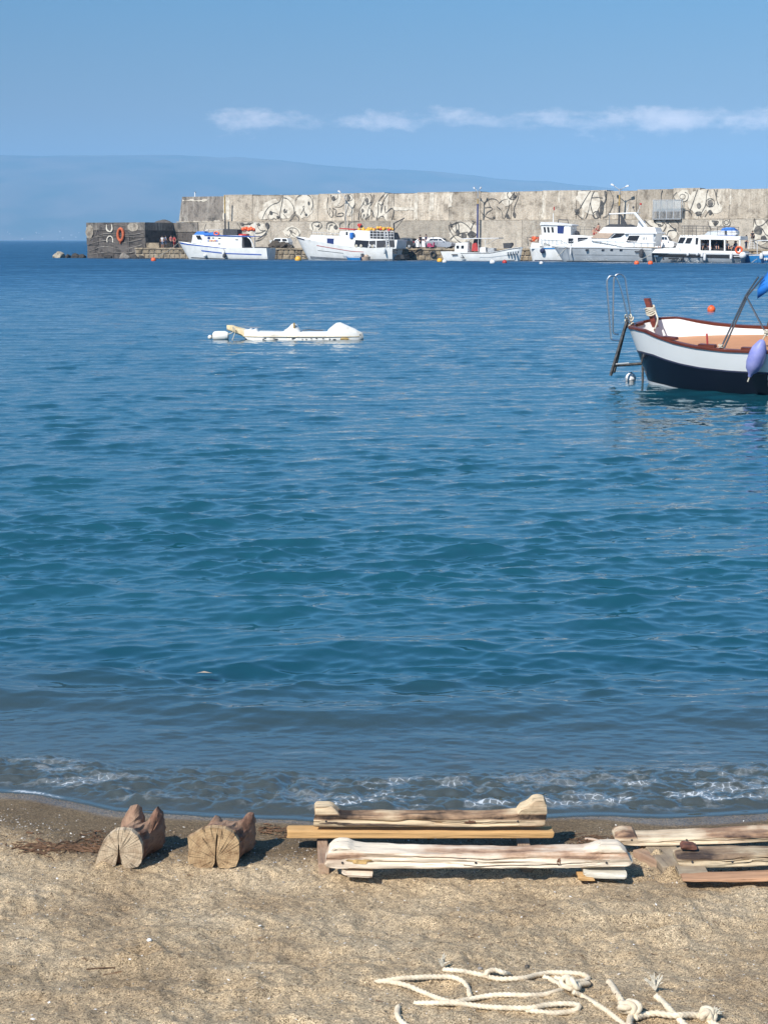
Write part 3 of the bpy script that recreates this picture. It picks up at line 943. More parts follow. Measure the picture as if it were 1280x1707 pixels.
# quay platform with stone facing; its pieces belong to the setting
quay = MB(); wallbox(quay, s243 - 1.2, S_END, 0.55, T_LOW - .02, -2.0, Z_QUAY - 0.06)
quay = quay.build('quay', W_TOPS, None, loc=pier_w(0, 0), rz=PROT); quay['kind'] = 'structure'
x = s243 - 1.0
blk = []
rb = random.Random(21)
def block_mesh(seed, wdt, hgt):
    mb = MB()
    q = random.Random(seed)
    b = 0.09
    X, Zz = wdt / 2, hgt / 2
    f = [(-X + b, -.12, -Zz + b), (X - b, -.12, -Zz + b), (X - b, -.12 - q.uniform(0, .05), Zz - b), (-X + b, -.12, Zz - b)]
    m_ = [(-X, 0, -Zz), (X, 0, -Zz), (X, 0, Zz), (-X, 0, Zz)]
    k = [(-X, .6, -Zz), (X, .6, -Zz), (X, .6, Zz), (-X, .6, Zz)]
    mb.add([(p[0] + q.uniform(-.03, .03), p[1], p[2] + q.uniform(-.03, .03)) for p in f] + m_ + k,
           [(0, 1, 2, 3)] + [(i, i + 4, (i + 1) % 4 + 4, (i + 1) % 4) for i in range(4)] + [(i + 4, i + 8, (i + 1) % 4 + 8, (i + 1) % 4 + 4) for i in range(4)] + [(11, 10, 9, 8)])
    return mb
protos = [block_mesh(i, w_, h_) for i, (w_, h_) in enumerate([(0.95, 0.62), (0.8, 0.62), (1.15, 0.62), (0.7, 0.62)])]
pmesh = [p.build('stone_block', W_QUAY, quay) for p in protos]
wd = [0.95, 0.8, 1.15, 0.7]
for row, z in enumerate((0.28, 0.94)):
    x = s243 - 1.1
    while x < S_END - 20:
        i = rb.randrange(4)
        if pmesh[i].get('used') is None:
            o = pmesh[i]; o['used'] = 1
        else:
            o = pmesh[i].copy(); COL.objects.link(o)
        o.location = (x + wd[i] / 2, 0.55, z); o.rotation_euler = (0, rb.uniform(-.02, .02), 0)
        x += wd[i] + 0.06
for o in pmesh:
    if o.get('used') is not None: del o['used']
for o in quay.children:
    if 'used' in o.keys(): del o['used']
mb = MB(); wallbox(mb, s243 - 1.15, S_END, 0.35, 1.1, Z_QUAY - .16, Z_QUAY + .06); mb.build('coping', W_QUAY, quay)
mb = MB(); wallbox(mb, s243 - 1.15, S_END, 0.56, 1.1, -2, -.05); mb.build('footing', ROCK, quay)
# step block at the left of the quay
a = at_t(234, 400, 2.4).x; b = at_t(270, 400, 2.4).x
mb = MB(); wallbox(mb, a, b, 1.6, 5.2, Z_QUAY - .05, Z_QUAY + 0.75)
o = mb.build('mooring_block', W_QUAY, None, loc=pier_w(0, 0), rz=PROT); setp(o, 'low pale concrete block on the quay beside the dark pier head', 'concrete block')
# mound of rubble on the ledge between head and tall wall
c = at_t(276, 371, 11)
mb = MB().rock((0, 0, 0), (3.6, 3.0, 1.3), 5, 3)
o = mb.build('rubble_mound', W_DARK, None, loc=pier_w(c.x, 11, c.z - 0.15), rz=PROT); setp(o, 'dark mound of rubble on top of the pier left of the tall wall', 'rubble')

# rocks in the water off the head
def rock(px, py, d, seed, mat, label, t=1.0):
    p = at_t(px, py, t)
    o = MB().rock((0, 0, 0), d, seed, 3).build('rock', mat, None, loc=pier_w(p.x, t, 0.1), rz=PROT + seed)
    setp(o, label, 'rock', 'rocks off the pier head')
rock(97, 429, (2.1, 1.7, 1.9), 1, ROCKP, 'pale pointed boulder furthest left in the water off the pier head')
rock(113, 430, (0.9, 1, 0.9), 2, ROCK, 'smallest dark rock just right of the pale boulder')
rock(127, 430, (1.8, 1.4, 1.3), 3, ROCK, 'dark rock in the water next to the pier head')
rock(137, 430, (1.2, 1.2, 1.0), 4, ROCK, 'dark low rock touching the left corner of the pier head')
rock(208, 429, (2.4, 1.6, 1.5), 6, W_UPD, 'grey boulder at the foot of the pier head', 0.6)
rock(225, 430, (1.4, 1.4, .9), 7, ROCK, 'black wet rock at the foot of the pier head beside the quay step', 0.4)
rock(180, 430, (1.3, 1.2, .8), 8, ROCK, 'black wet rock at the foot of the pier head under the orange ring', 0.5)
rock(236, 430, (1.0, 1.0, .7), 9, ROCK, 'small wet rock where the pier head meets the quay', -.1)

# ------------------------------------------------------------------ mural paint
def wall_plane(kind):
    """(t of the plane at height z, origin object)"""
    if kind == 'up':
        return upw, s297, Z_LEDGE, (lambda z: T_UP + 0.225 * (z - Z_LEDGE) / zt)
    if kind == 'low':
        return loww, s243, 0.0, (lambda z: T_LOW)
    return head, s145, 0.0, (lambda z: 1.5)
stroke_n = [0]
def stroke_mb(mb, kind, pts, wpx, lift=0.05):
    o, so_, zo, tf = wall_plane(kind)
    to = {'up': T_UP, 'low': T_LOW, 'head': 1.5}[kind]
    P = []
    for px, py in pts:
        p = at_t(px, py, to + (0.11 if kind == 'up' else 0))
        P.append((p.x, p.z))
    P3 = smooth_path([(a, b, 0) for a, b in P], 5) if len(P) > 2 else [Vector((a, b, 0)) for a, b in P]
    stroke_n[0] += 1
    lf = lift + (stroke_n[0] % 12) * 0.004
    wdt = wpx * 0.90 * 0.078 / 2
    vs, fs = [], []
    m = len(P3)
    for k, p in enumerate(P3):
        a, b = P3[max(k - 1, 0)], P3[min(k + 1, m - 1)]
        t = (b - a)
        if t.length < 1e-6: t = Vector((1, 0, 0))
        t.normalize()
        w_ = wdt * (0.75 + 0.5 * (0.5 + 0.5 * math.sin(k * 0.7 + stroke_n[0])))
        for sg in (-1, 1):
            q = Vector((p.x - t.y * w_ * sg, p.y + t.x * w_ * sg, 0))
            zz = q.y
            if kind == 'up': zz = min(zz, Z_TOP - 0.08)
            yy = tf(zz) - lf - to
            vs.append((q.x - so_, yy, zz - zo))
    for k in range(m - 1):
        fs.append((k * 2, k * 2 + 1, k * 2 + 3, k * 2 + 2))
    mb.add(vs, fs)
def blob_mb(mb, kind, cx, cy, rx, ry, lift=0.048, rot=0.0, seed=0):
    o, so_, zo, tf = wall_plane(kind)
    to = {'up': T_UP, 'low': T_LOW, 'head': 1.5}[kind]
    q = random.Random(seed + int(cx))
    ring = []
    stroke_n[0] += 1
    lf = lift + (stroke_n[0] % 12) * 0.004
    for k in range(20):
        a = 2 * math.pi * k / 20
        e = 1 + q.uniform(-.12, .12)
        x_, y_ = rx * e * math.cos(a), ry * e * math.sin(a)
        p = at_t(cx + x_ * math.cos(rot) - y_ * math.sin(rot), cy + x_ * math.sin(rot) + y_ * math.cos(rot), to + (0.11 if kind == 'up' else 0))
        zz = min(p.z, Z_TOP - 0.08) if kind == 'up' else min(p.z, Z_LEDGE - .08)
        ring.append((p.x - so_, tf(zz) - lf - to, zz - zo))
    mb.add(ring, [tuple(range(20))])
def circ(cx, cy, rx, ry, a0=0, a1=360, n=14):
    return [(cx + rx * math.cos(R(a0 + (a1 - a0) * k / n)), cy + ry * math.sin(R(a0 + (a1 - a0) * k / n))) for k in range(n + 1)]
def mural(kind, whites, strokes, blobs, label, mat_blob='ink'):
    par = wall_plane(kind)[0]
    if whites:
        for cx, cy, rx, ry in whites:
            mb = MB(); blob_mb(mb, kind, cx, cy, rx, ry, 0.02 if kind != 'up' else 0.03)
            mb.build('paint_ground', M['wash'], par, fix=False)
    mb = MB()
    for wpx, pts in strokes: stroke_mb(mb, kind, pts, wpx, 0.075)
    for b_ in blobs: blob_mb(mb, kind, *b_[:4], lift=0.13, rot=(b_[4] if len(b_) > 4 else 0.0))
    o = mb.build('mural_figure', M['ink'], par, fix=False)
    o['label'] = label
def Zm(ox, oy, pts, k=5.333):
    return [(ox + x / k, oy + y / k) for x, y in pts]
# 1 two heads (zoom origin 280,300)
z2 = lambda pts: Zm(280, 300, pts)
mural('up', [(455, 348, 16, 17), (478, 345, 15, 20), (508, 342, 15, 22), (440, 358, 10, 8)], [
    (1.0, z2([(840, 350), (880, 260), (930, 215), (990, 190), (1010, 130)])), (1.3, z2([(1020, 120), (1015, 200), (1000, 290), (1005, 355)])),
    (1.3, z2([(1010, 150), (1070, 170), (1120, 240), (1120, 320), (1085, 360)])), (0.9, z2([(900, 350), (895, 310), (930, 285), (980, 300), (995, 330)])),
    (1.6, z2([(1125, 270), (1135, 300), (1165, 330), (1165, 360)])), (1.3, z2([(1090, 355), (1110, 320), (1135, 300)])),
    (1.2, z2([(1130, 180), (1160, 140), (1220, 125), (1270, 150), (1290, 210), (1280, 260)])), (1.1, z2([(1180, 310), (1205, 260), (1200, 235), (1215, 235), (1210, 262), (1235, 320)])),
    (1.0, z2([(1030, 300), (1060, 335)])), (1.2, z2([(1040, 250), (1055, 290), (1060, 260)])), (1.0, z2([(930, 350), (945, 335), (965, 350)]))],
    [(452.5, 354, 2.6, 3.2), (464, 361, 1.8, 2), (475, 351, 2, 3), (511, 357, 2, 2), (515, 338, 1.5, 3)], 'two round white cartoon heads outlined in black')
# 2 curls (zoom3 origin 480,300)
z3 = lambda pts: Zm(480, 300, pts)
mural('up', [(583, 340, 8, 20), (560, 330, 8, 12), (610, 345, 9, 20), (632, 350, 10, 14)], [
    (1.2, z3([(355, 150), (350, 230), (360, 290), (390, 330), (405, 300), (385, 260), (370, 250), (375, 300)])), (1.3, z3(circ(412, 140, 32, 34))), (1.1, z3(circ(540, 155, 35, 30))),
    (1.4, z3([(400, 250), (430, 265), (425, 310), (450, 320), (490, 315), (495, 295), (470, 290), (445, 300)])), (0.9, z3([(420, 240), (470, 235), (510, 200)])),
    (1.1, z3([(545, 200), (530, 260), (510, 330), (512, 420)])), (1.0, z3([(600, 200), (575, 260), (550, 320)])), (1.3, z3([(650, 110), (690, 130), (675, 200), (640, 260), (630, 350)])),
    (1.2, z3([(665, 200), (690, 220), (730, 200), (745, 150), (720, 110)])), (1.2, z3([(760, 110), (755, 180), (720, 250), (700, 350)])), (1.3, z3([(660, 280), (650, 320), (665, 355), (680, 300), (690, 350), (715, 300), (720, 355)])),
    (1.5, z3([(800, 200), (830, 220), (850, 180), (885, 120), (870, 110), (830, 150), (805, 190)])), (1.4, z3([(800, 210), (805, 280), (790, 350)])), (1.2, z3([(830, 220), (830, 290), (845, 200)])),
    (1.3, z3([(865, 225), (870, 290), (915, 250), (940, 260), (940, 300), (925, 355)])), (1.2, z3([(790, 355), (830, 320), (855, 325), (865, 358)])), (1.2, z3([(720, 240), (750, 270), (770, 330)])), (1.1, z3([(740, 350), (760, 290), (735, 265)]))],
    [(556, 330, 3, 4), (581, 329, 3, 5), (612, 334, 2.4, 5), (605, 350, 2, 3)], 'tangle of black looping lines and a scrawled figure on white paint')
# 3 figure right of the lamp post (zoom4 origin 640,300)
z4 = lambda pts: Zm(640, 300, pts)
mural('up', [(845, 330, 10, 14)], [
    (1.3, z4(circ(962, 215, 62, 52, 180, 350))), (1.3, z4([(1022, 205), (1050, 180), (1100, 165)])), (1.6, z4(circ(1138, 128, 42, 42))), (1.4, z4([(1195, 85), (1192, 150), (1160, 240), (1160, 300)])),
    (1.3, z4([(1112, 180), (1110, 240), (1085, 310), (1070, 345)])), (1.3, z4([(905, 250), (890, 215), (920, 180), (945, 240)])), (1.2, z4([(885, 340), (920, 285), (960, 260), (950, 240), (905, 240)])),
    (1.2, z4([(860, 270), (890, 310), (940, 335), (975, 345)])), (1.1, z4([(1000, 230), (1045, 270), (1060, 340)])), (1.5, z4([(1140, 150), (1120, 160), (1150, 120), (1160, 90)]))],
    [(857, 326, 3, 3), (858, 357, 2.4, 5), (846, 359, 2.2, 4), (824, 362, 2, 1.5), (849, 362, 2, 2)], 'large reclining cartoon figure drawn in thick black outline')
# 4 long legs (zoom5 origin 840,300)
z5 = lambda pts: Zm(840, 300, pts)
mural('up', [(985, 338, 16, 20), (975, 328, 14, 14)], [
    (1.3, z5([(780, 70), (720, 170), (680, 240), (650, 270)])), (1.5, z5([(630, 265), (665, 260), (660, 295), (635, 300)])), (1.2, z5([(650, 300), (690, 335), (720, 345)])),
    (1.4, z5([(820, 70), (785, 130), (770, 210), (790, 290), (810, 330)])), (1.2, z5([(780, 155), (830, 150), (875, 155)])), (1.4, z5([(870, 70), (905, 110), (900, 180), (870, 250), (855, 335)])), (1.2, z5([(935, 80), (970, 160), (960, 240), (920, 310), (880, 335)])),
    (1.1, z5([(765, 200), (750, 280), (725, 345)])), (1.6, z5(circ(822, 308, 30, 30)))],
    [(979, 315, 1.8, 3), (1003, 345, 3.2, 12, .05), (1009, 320, 2.0, 8), (997, 356, 3, 6), (961, 351, 3, 3)], 'long legged black and white figure beside the tall lamp post')
# 5 right group (zoom6 origin 1040,300)
z6 = lambda pts: Zm(1040, 300, pts)
mural('up', [(1165, 335, 20, 20), (1140, 325, 10, 10), (1190, 345, 14, 10)], [
    (1.1, z6([(350, 60), (330, 130), (335, 220), (355, 300)])), (1.2, z6([(660, 60), (630, 150), (600, 240), (580, 280)])), (1.2, z6([(470, 105), (440, 140), (460, 175), (510, 175), (530, 190), (565, 170), (570, 125), (540, 105)])),
    (1.0, z6(circ(520, 145, 25, 22))), (1.3, z6([(520, 320), (530, 280), (560, 265), (595, 290), (605, 320)])), (1.3, z6([(820, 150), (800, 80), (760, 65), (735, 120), (725, 220), (690, 290)])), (1.3, z6(circ(768, 200, 38, 38))),
    (1.2, z6([(830, 60), (820, 150), (840, 220)])), (1.2, z6([(640, 300), (665, 280), (690, 290), (680, 325)])), (1.1, z6([(720, 325), (765, 265), (800, 310)]))],
    [(1165, 342, 3.6, 4.4), (1184, 338, 4.6, 5.5), (1164, 355, 4.5, 3), (1184, 354, 3, 3)], 'row of cartoon faces with round black eyes right of the steel cage')
# lower wall figures
mural('low', [(430, 383, 18, 13)], [
    (1.4, z2([(620, 380), (650, 430), (680, 460)])), (1.2, z2([(650, 380), (700, 390), (760, 375)])), (1.4, z2([(800, 520), (860, 480), (890, 430), (880, 400)])), (1.2, z2([(770, 470), (830, 465), (870, 440)])),
    (1.2, z2([(780, 540), (840, 520), (880, 470)])), (1.2, z2([(790, 385), (820, 440), (870, 450)]))], [(446, 375, 3.4, 5), (404, 372, 3, 3), (416, 371, 2.4, 2.4), (432, 373, 2, 2)], 'dark scribbled creature behind the blue and white fishing boat')
mural('low', [(487, 386, 14, 10), (525, 377, 10, 8), (556, 380, 12, 9)], [
    (1.3, z2([(1060, 450), (1090, 425), (1140, 430), (1170, 470), (1165, 510)])), (1.2, z2([(1110, 430), (1105, 480), (1130, 500)])), (1.2, z2([(1050, 480), (1080, 500), (1100, 460), (1140, 480)])),
    (1.2, z3([(225, 440), (215, 390), (240, 370), (290, 375), (300, 410), (270, 440)])), (1.3, z3([(240, 400), (265, 410), (280, 390)])), (1.4, z3([(345, 430), (350, 385), (390, 370), (425, 390), (440, 430)])), (1.3, z3([(365, 440), (375, 400), (400, 395)])),
    (1.2, z3([(460, 430), (465, 385), (500, 365)])), (1.1, z3([(530, 420), (560, 370), (640, 365)]))], [(485, 384, 1.5, 2), (531, 376, 2, 1.5), (560, 378, 3.5, 3)], 'small round faces along the lower wall between the two fishing boats')
mural('low', [(775, 385, 22, 15), (765, 392, 16, 12)], [
    (1.7, z4([(575, 395), (590, 450), (640, 520), (700, 560), (760, 540)])), (1.3, z4([(590, 370), (600, 420), (650, 480), (720, 515), (790, 505)])), (1.2, z4([(600, 395), (680, 370), (740, 400), (780, 450), (815, 490)])),
    (1.3, z4([(590, 525), (630, 490), (690, 470), (745, 460)])), (1.3, z4([(770, 440), (800, 370), (780, 360)])), (1.3, z4([(815, 365), (785, 385)])), (1.5, z4([(635, 375), (660, 380), (665, 440), (650, 470)])), (1.3, z4([(640, 375), (645, 440)]))],
    [(786.5, 390, 7, 5), (773.5, 392, 4.5, 4), (763, 387, 3.2, 5), (752, 375, 2.6, 2.6)], 'big grinning mouth in black line beside the blue lamp post')
mural('low', [(1095, 378, 22, 14), (1120, 388, 10, 10)], [
    (1.6, z6([(180, 350), (230, 400), (290, 430), (320, 445)])), (1.4, z6([(270, 370), (300, 345), (340, 370), (345, 400), (310, 405), (300, 385)])), (1.3, z6([(350, 370), (375, 400), (360, 440), (335, 470)])),
    (1.4, z6([(380, 365), (420, 410), (460, 440), (480, 480)])), (1.3, z6([(380, 490), (400, 450), (460, 440)])), (1.2, z6([(200, 410), (260, 430), (290, 460), (350, 480)])), (1.2, z6([(200, 480), (260, 495), (310, 470)])), (1.2, z6([(450, 345), (485, 385)])), (1.3, z6([(260, 340), (280, 380), (330, 395)]))],
    [(1098, 383, 4, 3), (1112, 369, 2.5, 2.5), (1126, 382, 2, 2.4), (1075, 366, 2, 1.2)], 'tangle of black loops on the lower wall above the white car')
mural('low', [(1192, 372, 10, 8), (1210, 370, 8, 9), (1268, 385, 14, 22)], [
    (1.3, z6([(745, 365), (755, 400), (775, 435)])), (1.4, z6([(790, 370), (810, 400), (840, 365), (780, 360)])), (1.3, z6([(880, 345), (885, 400), (940, 400), (935, 345)])), (1.2, z6(circ(910, 375, 20, 18))),
    (1.5, z6([(1160, 340), (1180, 400), (1230, 400), (1290, 340)])), (1.5, z6([(1230, 430), (1260, 480), (1290, 500)])), (1.3, z6([(1160, 550), (1220, 590), (1290, 610)])), (1.3, z6([(1140, 540), (1200, 530), (1290, 545)]))],
    [(1193, 371, 3, 3), (1264, 383, 7, 7), (1273, 397, 5, 5), (1250, 348, 2, 2)], 'star shaped black figure with pale face at the right end of the lower wall')
# head block: curved rock bands, white and orange rings
zh1 = lambda pts: [(x / 4, 290 + y / 4) for x, y in pts]
mb = MB()
for wpx, pts in [(1.2, [(600, 440), (680, 400), (780, 395), (860, 405), (960, 390)]), (1.0, [(590, 470), (700, 440), (800, 460), (950, 430)]), (1.2, [(600, 510), (700, 480), (820, 500), (950, 470)]), (1.0, [(640, 400), (660, 360), (720, 340), (830, 345), (870, 390)]),
                 (1.0, [(600, 535), (720, 520), (860, 525), (940, 500)]), (0.9, [(640, 420), (740, 405), (900, 420)])]:
    stroke_mb(mb, 'head', zh1(pts), wpx, 0.14)
mb.build('carved_line', W_UPD, head, fix=False)
mb = MB()
for a_ in ((150, 386, 6, 12), (223, 378, 9, 7)):
    mb = MB(); blob_mb(mb, 'head', *a_, 0.13); mb.build('pale_stain', W_UP, head, fix=False)
mb = MB(); stroke_mb(mb, 'head', zh1([(715, 335), (718, 370), (740, 382), (752, 365), (750, 335)]), 3.0, 0.18)
stroke_mb(mb, 'head', zh1(circ(738, 440, 20, 28, 150, 390)), 2.0, 0.18)
mb.build('painted_ring', M['wash'], head, fix=False)
# orange ring: a real oval fender of thick rope lying against the stone
p0 = [at_t(x, y, 1.3) for x, y in zh1(circ(806, 403, 18, 40, n=20))]
mb = MB(); mb.tube([(p.x - s145, -0.28, p.z) for p in p0[:-1]], 0.20, 8, closed=True)
mb.tube([(p0[5].x - s145, -0.28, p0[5].z), (p0[5].x - s145 - .1, -0.28, p0[5].z - .45)], [0.2, 0.05], 8)
o = mb.build('painted_orange_ring', M['mor'], head, True)
# ================================================================== PEOPLE
def skin_fig(name, joints, edges, radii, mat, parent, sub=1):
    me = bpy.data.meshes.new(name)
    me.from_pydata(joints, edges, [])
    me.materials.append(mat)
    o = bpy.data.objects.new(name, me)
    COL.objects.link(o)
    md = o.modifiers.new('skin', 'SKIN')
    md.use_smooth_shade = True
    for k, r_ in enumerate(radii):
        rr_ = r_ if isinstance(r_, tuple) else (r_, r_)
        me.skin_vertices[0].data[k].radius = rr_
    me.skin_vertices[0].data[0].use_root = True
    s_ = o.modifiers.new('sub', 'SUBSURF')
    s_.levels = s_.render_levels = sub
    if parent: o.parent = parent
    return o
def person(loc, rz, label, shirt='cwhite', pants='cnavy', pose='stand', group=None, bare=False, h=1.72, arms=0.15, hairc='hair'):
    """body faces local -y"""
    k = h / 1.72
    hip = 0.92 if pose == 'stand' else 0.10
    J = [(0, 0, hip)]
    if pose == 'stand':
        tor = [(0, 0.0, 1.12), (0, 0.0, 1.34), (0, 0.0, 1.47), (0, -0.01, 1.53), (0, -0.02, 1.62), (0, -0.02, 1.70)]
        legs = {s: [(s * 0.09, 0, 0.86), (s * 0.11, -0.02 - 0.04 * s, 0.48), (s * 0.12, 0.0 - 0.05 * s, 0.09), (s * 0.13, -0.13 - 0.05 * s, 0.04)] for s in (-1, 1)}
        armj = {s: [(s * 0.17, 0, 1.42), (s * (0.23 + arms * .3), 0.0, 1.16), (s * (0.22 + arms * .1), -0.10 - arms, 0.95), (s * (0.21), -0.14 - arms, 0.87)] for s in (-1, 1)}
    else:
        z = hip
        tor = [(0, 0.03, z + .2), (0, 0.05, z + .42), (0, 0.04, z + .55), (0, 0.02, z + .61), (0, 0.0, z + .70), (0, 0.0, z + .78)]
        legs = {s: [(s * 0.09, -0.10, z), (s * 0.13, -0.45, z + .26), (s * 0.13, -0.62, z - .05), (s * 0.13, -0.74, z - .07)] for s in (-1, 1)}
        armj = {s: [(s * 0.17, 0.05, z + .50), (s * 0.24, 0.0, z + .26), (s * 0.20, -0.22, z + .20), (s * 0.18, -0.30, z + .18)] for s in (-1, 1)}
    J += tor
    E = [(0, 1), (1, 2), (2, 3), (3, 4), (4, 5), (5, 6)]
    Rr = [(.13, .10), (.125, .095), (.15, .105), (.06, .06), (.05, .055), (.078, .092), (.06, .07)]
    for s in (-1, 1):
        n = len(J); J += legs[s]; E += [(0, n), (n, n + 1), (n + 1, n + 2), (n + 2, n + 3)]; Rr += [.085, .058, .042, (.04, .035)]
        n = len(J); J += armj[s]; E += [(2, n), (n, n + 1), (n + 1, n + 2), (n + 2, n + 3)]; Rr += [.05, .042, .032, .028]
    sc_ = lambda P: [(a * k, b * k, c * k) for a, b, c in P]
    root = empty('person', loc, rz, label, 'person', group)
    skin_fig('body', sc_(J), E, Rr, M['skin'], root)
    if not bare:
        j2 = [J[1], J[2], (J[2][0], J[2][1], J[2][2] + 0.1), (J[1][0], J[1][1], J[0][2] + 0.04)]
        e2 = [(0, 1), (1, 2), (0, 3)]; r2 = [(.145, .115), (.17, .125), (.10, .09), (.145, .115)]
        for s in (-1, 1):
            n = len(j2); j2 += [armj[s][0], tuple((a * .55 + b * .45) for a, b in zip(armj[s][0], armj[s][1]))]; e2 += [(1, n), (n, n + 1)]; r2 += [.07, .06]
        skin_fig('shirt', sc_(j2), e2, r2, M[shirt], root)
    j3 = [J[0]]; e3 = []; r3 = [(.15, .12)]
    long_ = pants in ('cnavy', 'cblack') and not bare
    for s in (-1, 1):
        n = len(j3)
        seg = [legs[s][0], legs[s][1]] + ([legs[s][2]] if long_ else [])
        j3 += seg; e3 += [(0, n)] + [(n + q, n + q + 1) for q in range(len(seg) - 1)]; r3 += [.10, .075] + ([.06] if long_ else [])
    skin_fig('trousers' if long_ else 'shorts', sc_(j3), e3, r3, M[pants], root)
    hd = J[5]
    mb = MB().ball((hd[0] * k, (hd[1] + 0.022) * k, (hd[2] + 0.035) * k), 0.098 * k, 8, 1.05)
    mb.build('hair', M[hairc], root, True)
    # face: nose and eyes
    MB().box((0, (hd[1] - 0.105) * k, (hd[2] - .01) * k), (0.022, 0.03, 0.04)).build('nose', M['skin'], root)
    for s in (-1, 1):
        MB().ball((s * 0.032 * k, (hd[1] - 0.088) * k, (hd[2] + .012) * k), 0.010, 4).build('eye', M['cblack'], root)
    return root
def person_px(px, py_foot, t, label, face=0.0, **kw):
    p = at_t(px, py_foot, t)
    z = kw.pop('z', Z_QUAY)
    return person(pier_w(p.x, t, z), PROT + face, label, **kw)
person_px(271, 413, 1.8, 'person in white top standing leftmost on the quay beside the dark pier head', shirt='cwhite', pants='cblue', face=0.4)
person_px(276.5, 413, 2.4, 'person in grey blue top standing between the white top and the red shirt', shirt='cblue', pants='cblue', face=2.6, h=1.78)
person_px(285.5, 413, 1.8, 'person in salmon red top and dark trousers near the blue striped bow', shirt='cpink', pants='cblack', face=1.2, h=1.80, bare=False)
person_px(291, 413, 2.6, 'person in bright red shirt half hidden behind the salmon red top', shirt='cred', pants='cred', face=0.2)
person_px(700.5, 413, 2.2, 'person in black leaning by the small white car on the quay', shirt='cblack', pants='cblack', face=1.0, h=1.82)
person_px(710, 413, 3.9, 'person in dark blue standing beyond the rear of the silver car', shirt='cnavy', pants='cblack', face=-0.6, h=1.88)
person_px(1243, 418, 1.4, 'person in white shirt standing by the stern of the passenger boat', shirt='cwhite', pants='cnavy', face=1.5)
person_px(1099, 411, 2.6, 'person in white dress standing left of the white car above the passenger boat bow', shirt='cwhite', pants='cpink', face=0.5, h=1.65)

# ================================================================== CARS
def car(px0, px1, t, label, paint, kind='hatch', flip=False):
    a = at_t(px0, 410, t); b = at_t(px1, 410, t)
    Lc = b.x - a.x
    root = empty('parked_car', pier_w((a.x + b.x) / 2, t, Z_QUAY), PROT + (math.pi if flip else 0), label, 'car', 'cars parked on the pier')
    k = Lc / 4.1
    hgt = 1.48 if kind != 'suv' else 1.70
    # nose at +x
    low = [(-2.02, .42), (-2.05, .75), (-1.98, .98), (-1.55, 1.02), (0.95, 1.0), (1.75, .86), (2.02, .70), (2.05, .40), (1.75, .24), (-1.8, .24)]
    if kind == 'suv': low = [(x, z + (.06 if z > .5 else 0)) for x, z in low]
    low = [(x * k, z) for x, z in low]
    MB().prism(low, -.84, .84, -.80, .80).build('car_body', M[paint], root, True)
    gh = [(-1.93, .97), (-1.65, hgt - .14), (-1.35, hgt - .04), (-0.3, hgt), (.2, hgt - .04), (.45, hgt - .12), (1.15, .98)]
    if kind == 'suv': gh = [(-1.95, 1.03), (-1.85, hgt - .1), (-1.5, hgt), (.2, hgt - .02), (.5, hgt - .12), (1.05, 1.03)]
    gh = [(x * k, z) for x, z in gh]
    MB().prism(gh, -.78, .78, -.60, .60).build('cabin', M[paint], root, True)
    # side glass
    n_ = len(gh)
    for sy in (-1, 1):
        for (xa, xb) in ((-1.5, -.85), (-.80, -.02), (.04, .80)):
            zt_ = hgt - .17
            sl = (.22 if xa < -1 else 0); sr = (.42 if xb > .5 else 0)
            pts = [(xa * k, 1.05), (xb * k, 1.05), ((xb - sr) * k, zt_), ((xa + sl) * k, zt_)]
            def yv(z): return (.78 - .18 * (z - .97) / (hgt - .97)) + 0.012
            vs = [(x, sy * yv(z), z) for x, z in pts] + [(x, sy * (yv(z) - .05), z) for x, z in pts]
            MB().add(vs, [(0, 1, 2, 3), (4, 5, 6, 7), (0, 1, 5, 4), (1, 2, 6, 5), (2, 3, 7, 6), (3, 0, 4, 7)]).build('side_window', M['glass'], root)
    ws = [(1.10 * k, 1.02), (.50 * k, hgt - .13)]
    MB().add([(ws[0][0] + .02, -.66, ws[0][1]), (ws[0][0] + .02, .66, ws[0][1]), (ws[1][0] + .02, .54, ws[1][1]), (ws[1][0] + .02, -.54, ws[1][1]),
              (ws[0][0] - .1, -.66, ws[0][1]), (ws[0][0] - .1, .66, ws[0][1]), (ws[1][0] - .1, .54, ws[1][1]), (ws[1][0] - .1, -.54, ws[1][1])],
             [(0, 1, 2, 3), (4, 5, 6, 7), (0, 1, 5, 4), (1, 2, 6, 5), (2, 3, 7, 6), (3, 0, 4, 7)]).build('windscreen', M['glass'], root)
    MB().box((-1.84 * k, 0, 1.16), (.1, 1.15, .28)).build('rear_window', M['glass'], root)
    for sx in (-1.28, 1.30):
        for sy in (-1, 1):
            w_ = MB().lathe([(.10, -.02), (.30, -.03), (.315, 0), (.315, .16), (.28, .19), (.1, .19)], (sx * k, sy * .70 - .085, .315), 16, 'y').build('wheel', M['black'], root, True)
            MB().lathe([(.02, -.01), (.19, 0), (.19, .03), (.02, .04)], (sx * k, sy * .88 - .015 if sy > 0 else sy * .82 + .0, .315), 12, 'y').build('rim', M['galv'], w_)
    for sy in (-1, 1):
        MB().box((-1.99 * k, sy * .62, .88), (.12, .30, .22)).build('tail_lamp', M['tail'], root)
        MB().box((1.96 * k, sy * .60, .70), (.14, .36, .15)).build('headlight', M['cwhite'], root)
        MB().box((.85 * k, sy * .92, 1.0), (.12, .16, .12)).build('mirror', M[paint], root)
    MB().box((-2.06 * k, 0, .62), (.02, .5, .11)).build('number_plate', M['white'], root)
    MB().box((0, 0, .23), (3.6 * k, 1.5, .1)).build('underbody', M['black'], root)
    return root
car(657, 693, 5.6, 'black hatchback parked on the quay by the stern of the red striped boat', 'carblack', flip=True)
car(688, 722, 6.2, 'small white hatchback parked on the quay behind the person in black', 'carwhite', flip=True)
car(712, 756, 4.2, 'silver hatchback parked on the quay with a pink panel at its rear', 'carsil')
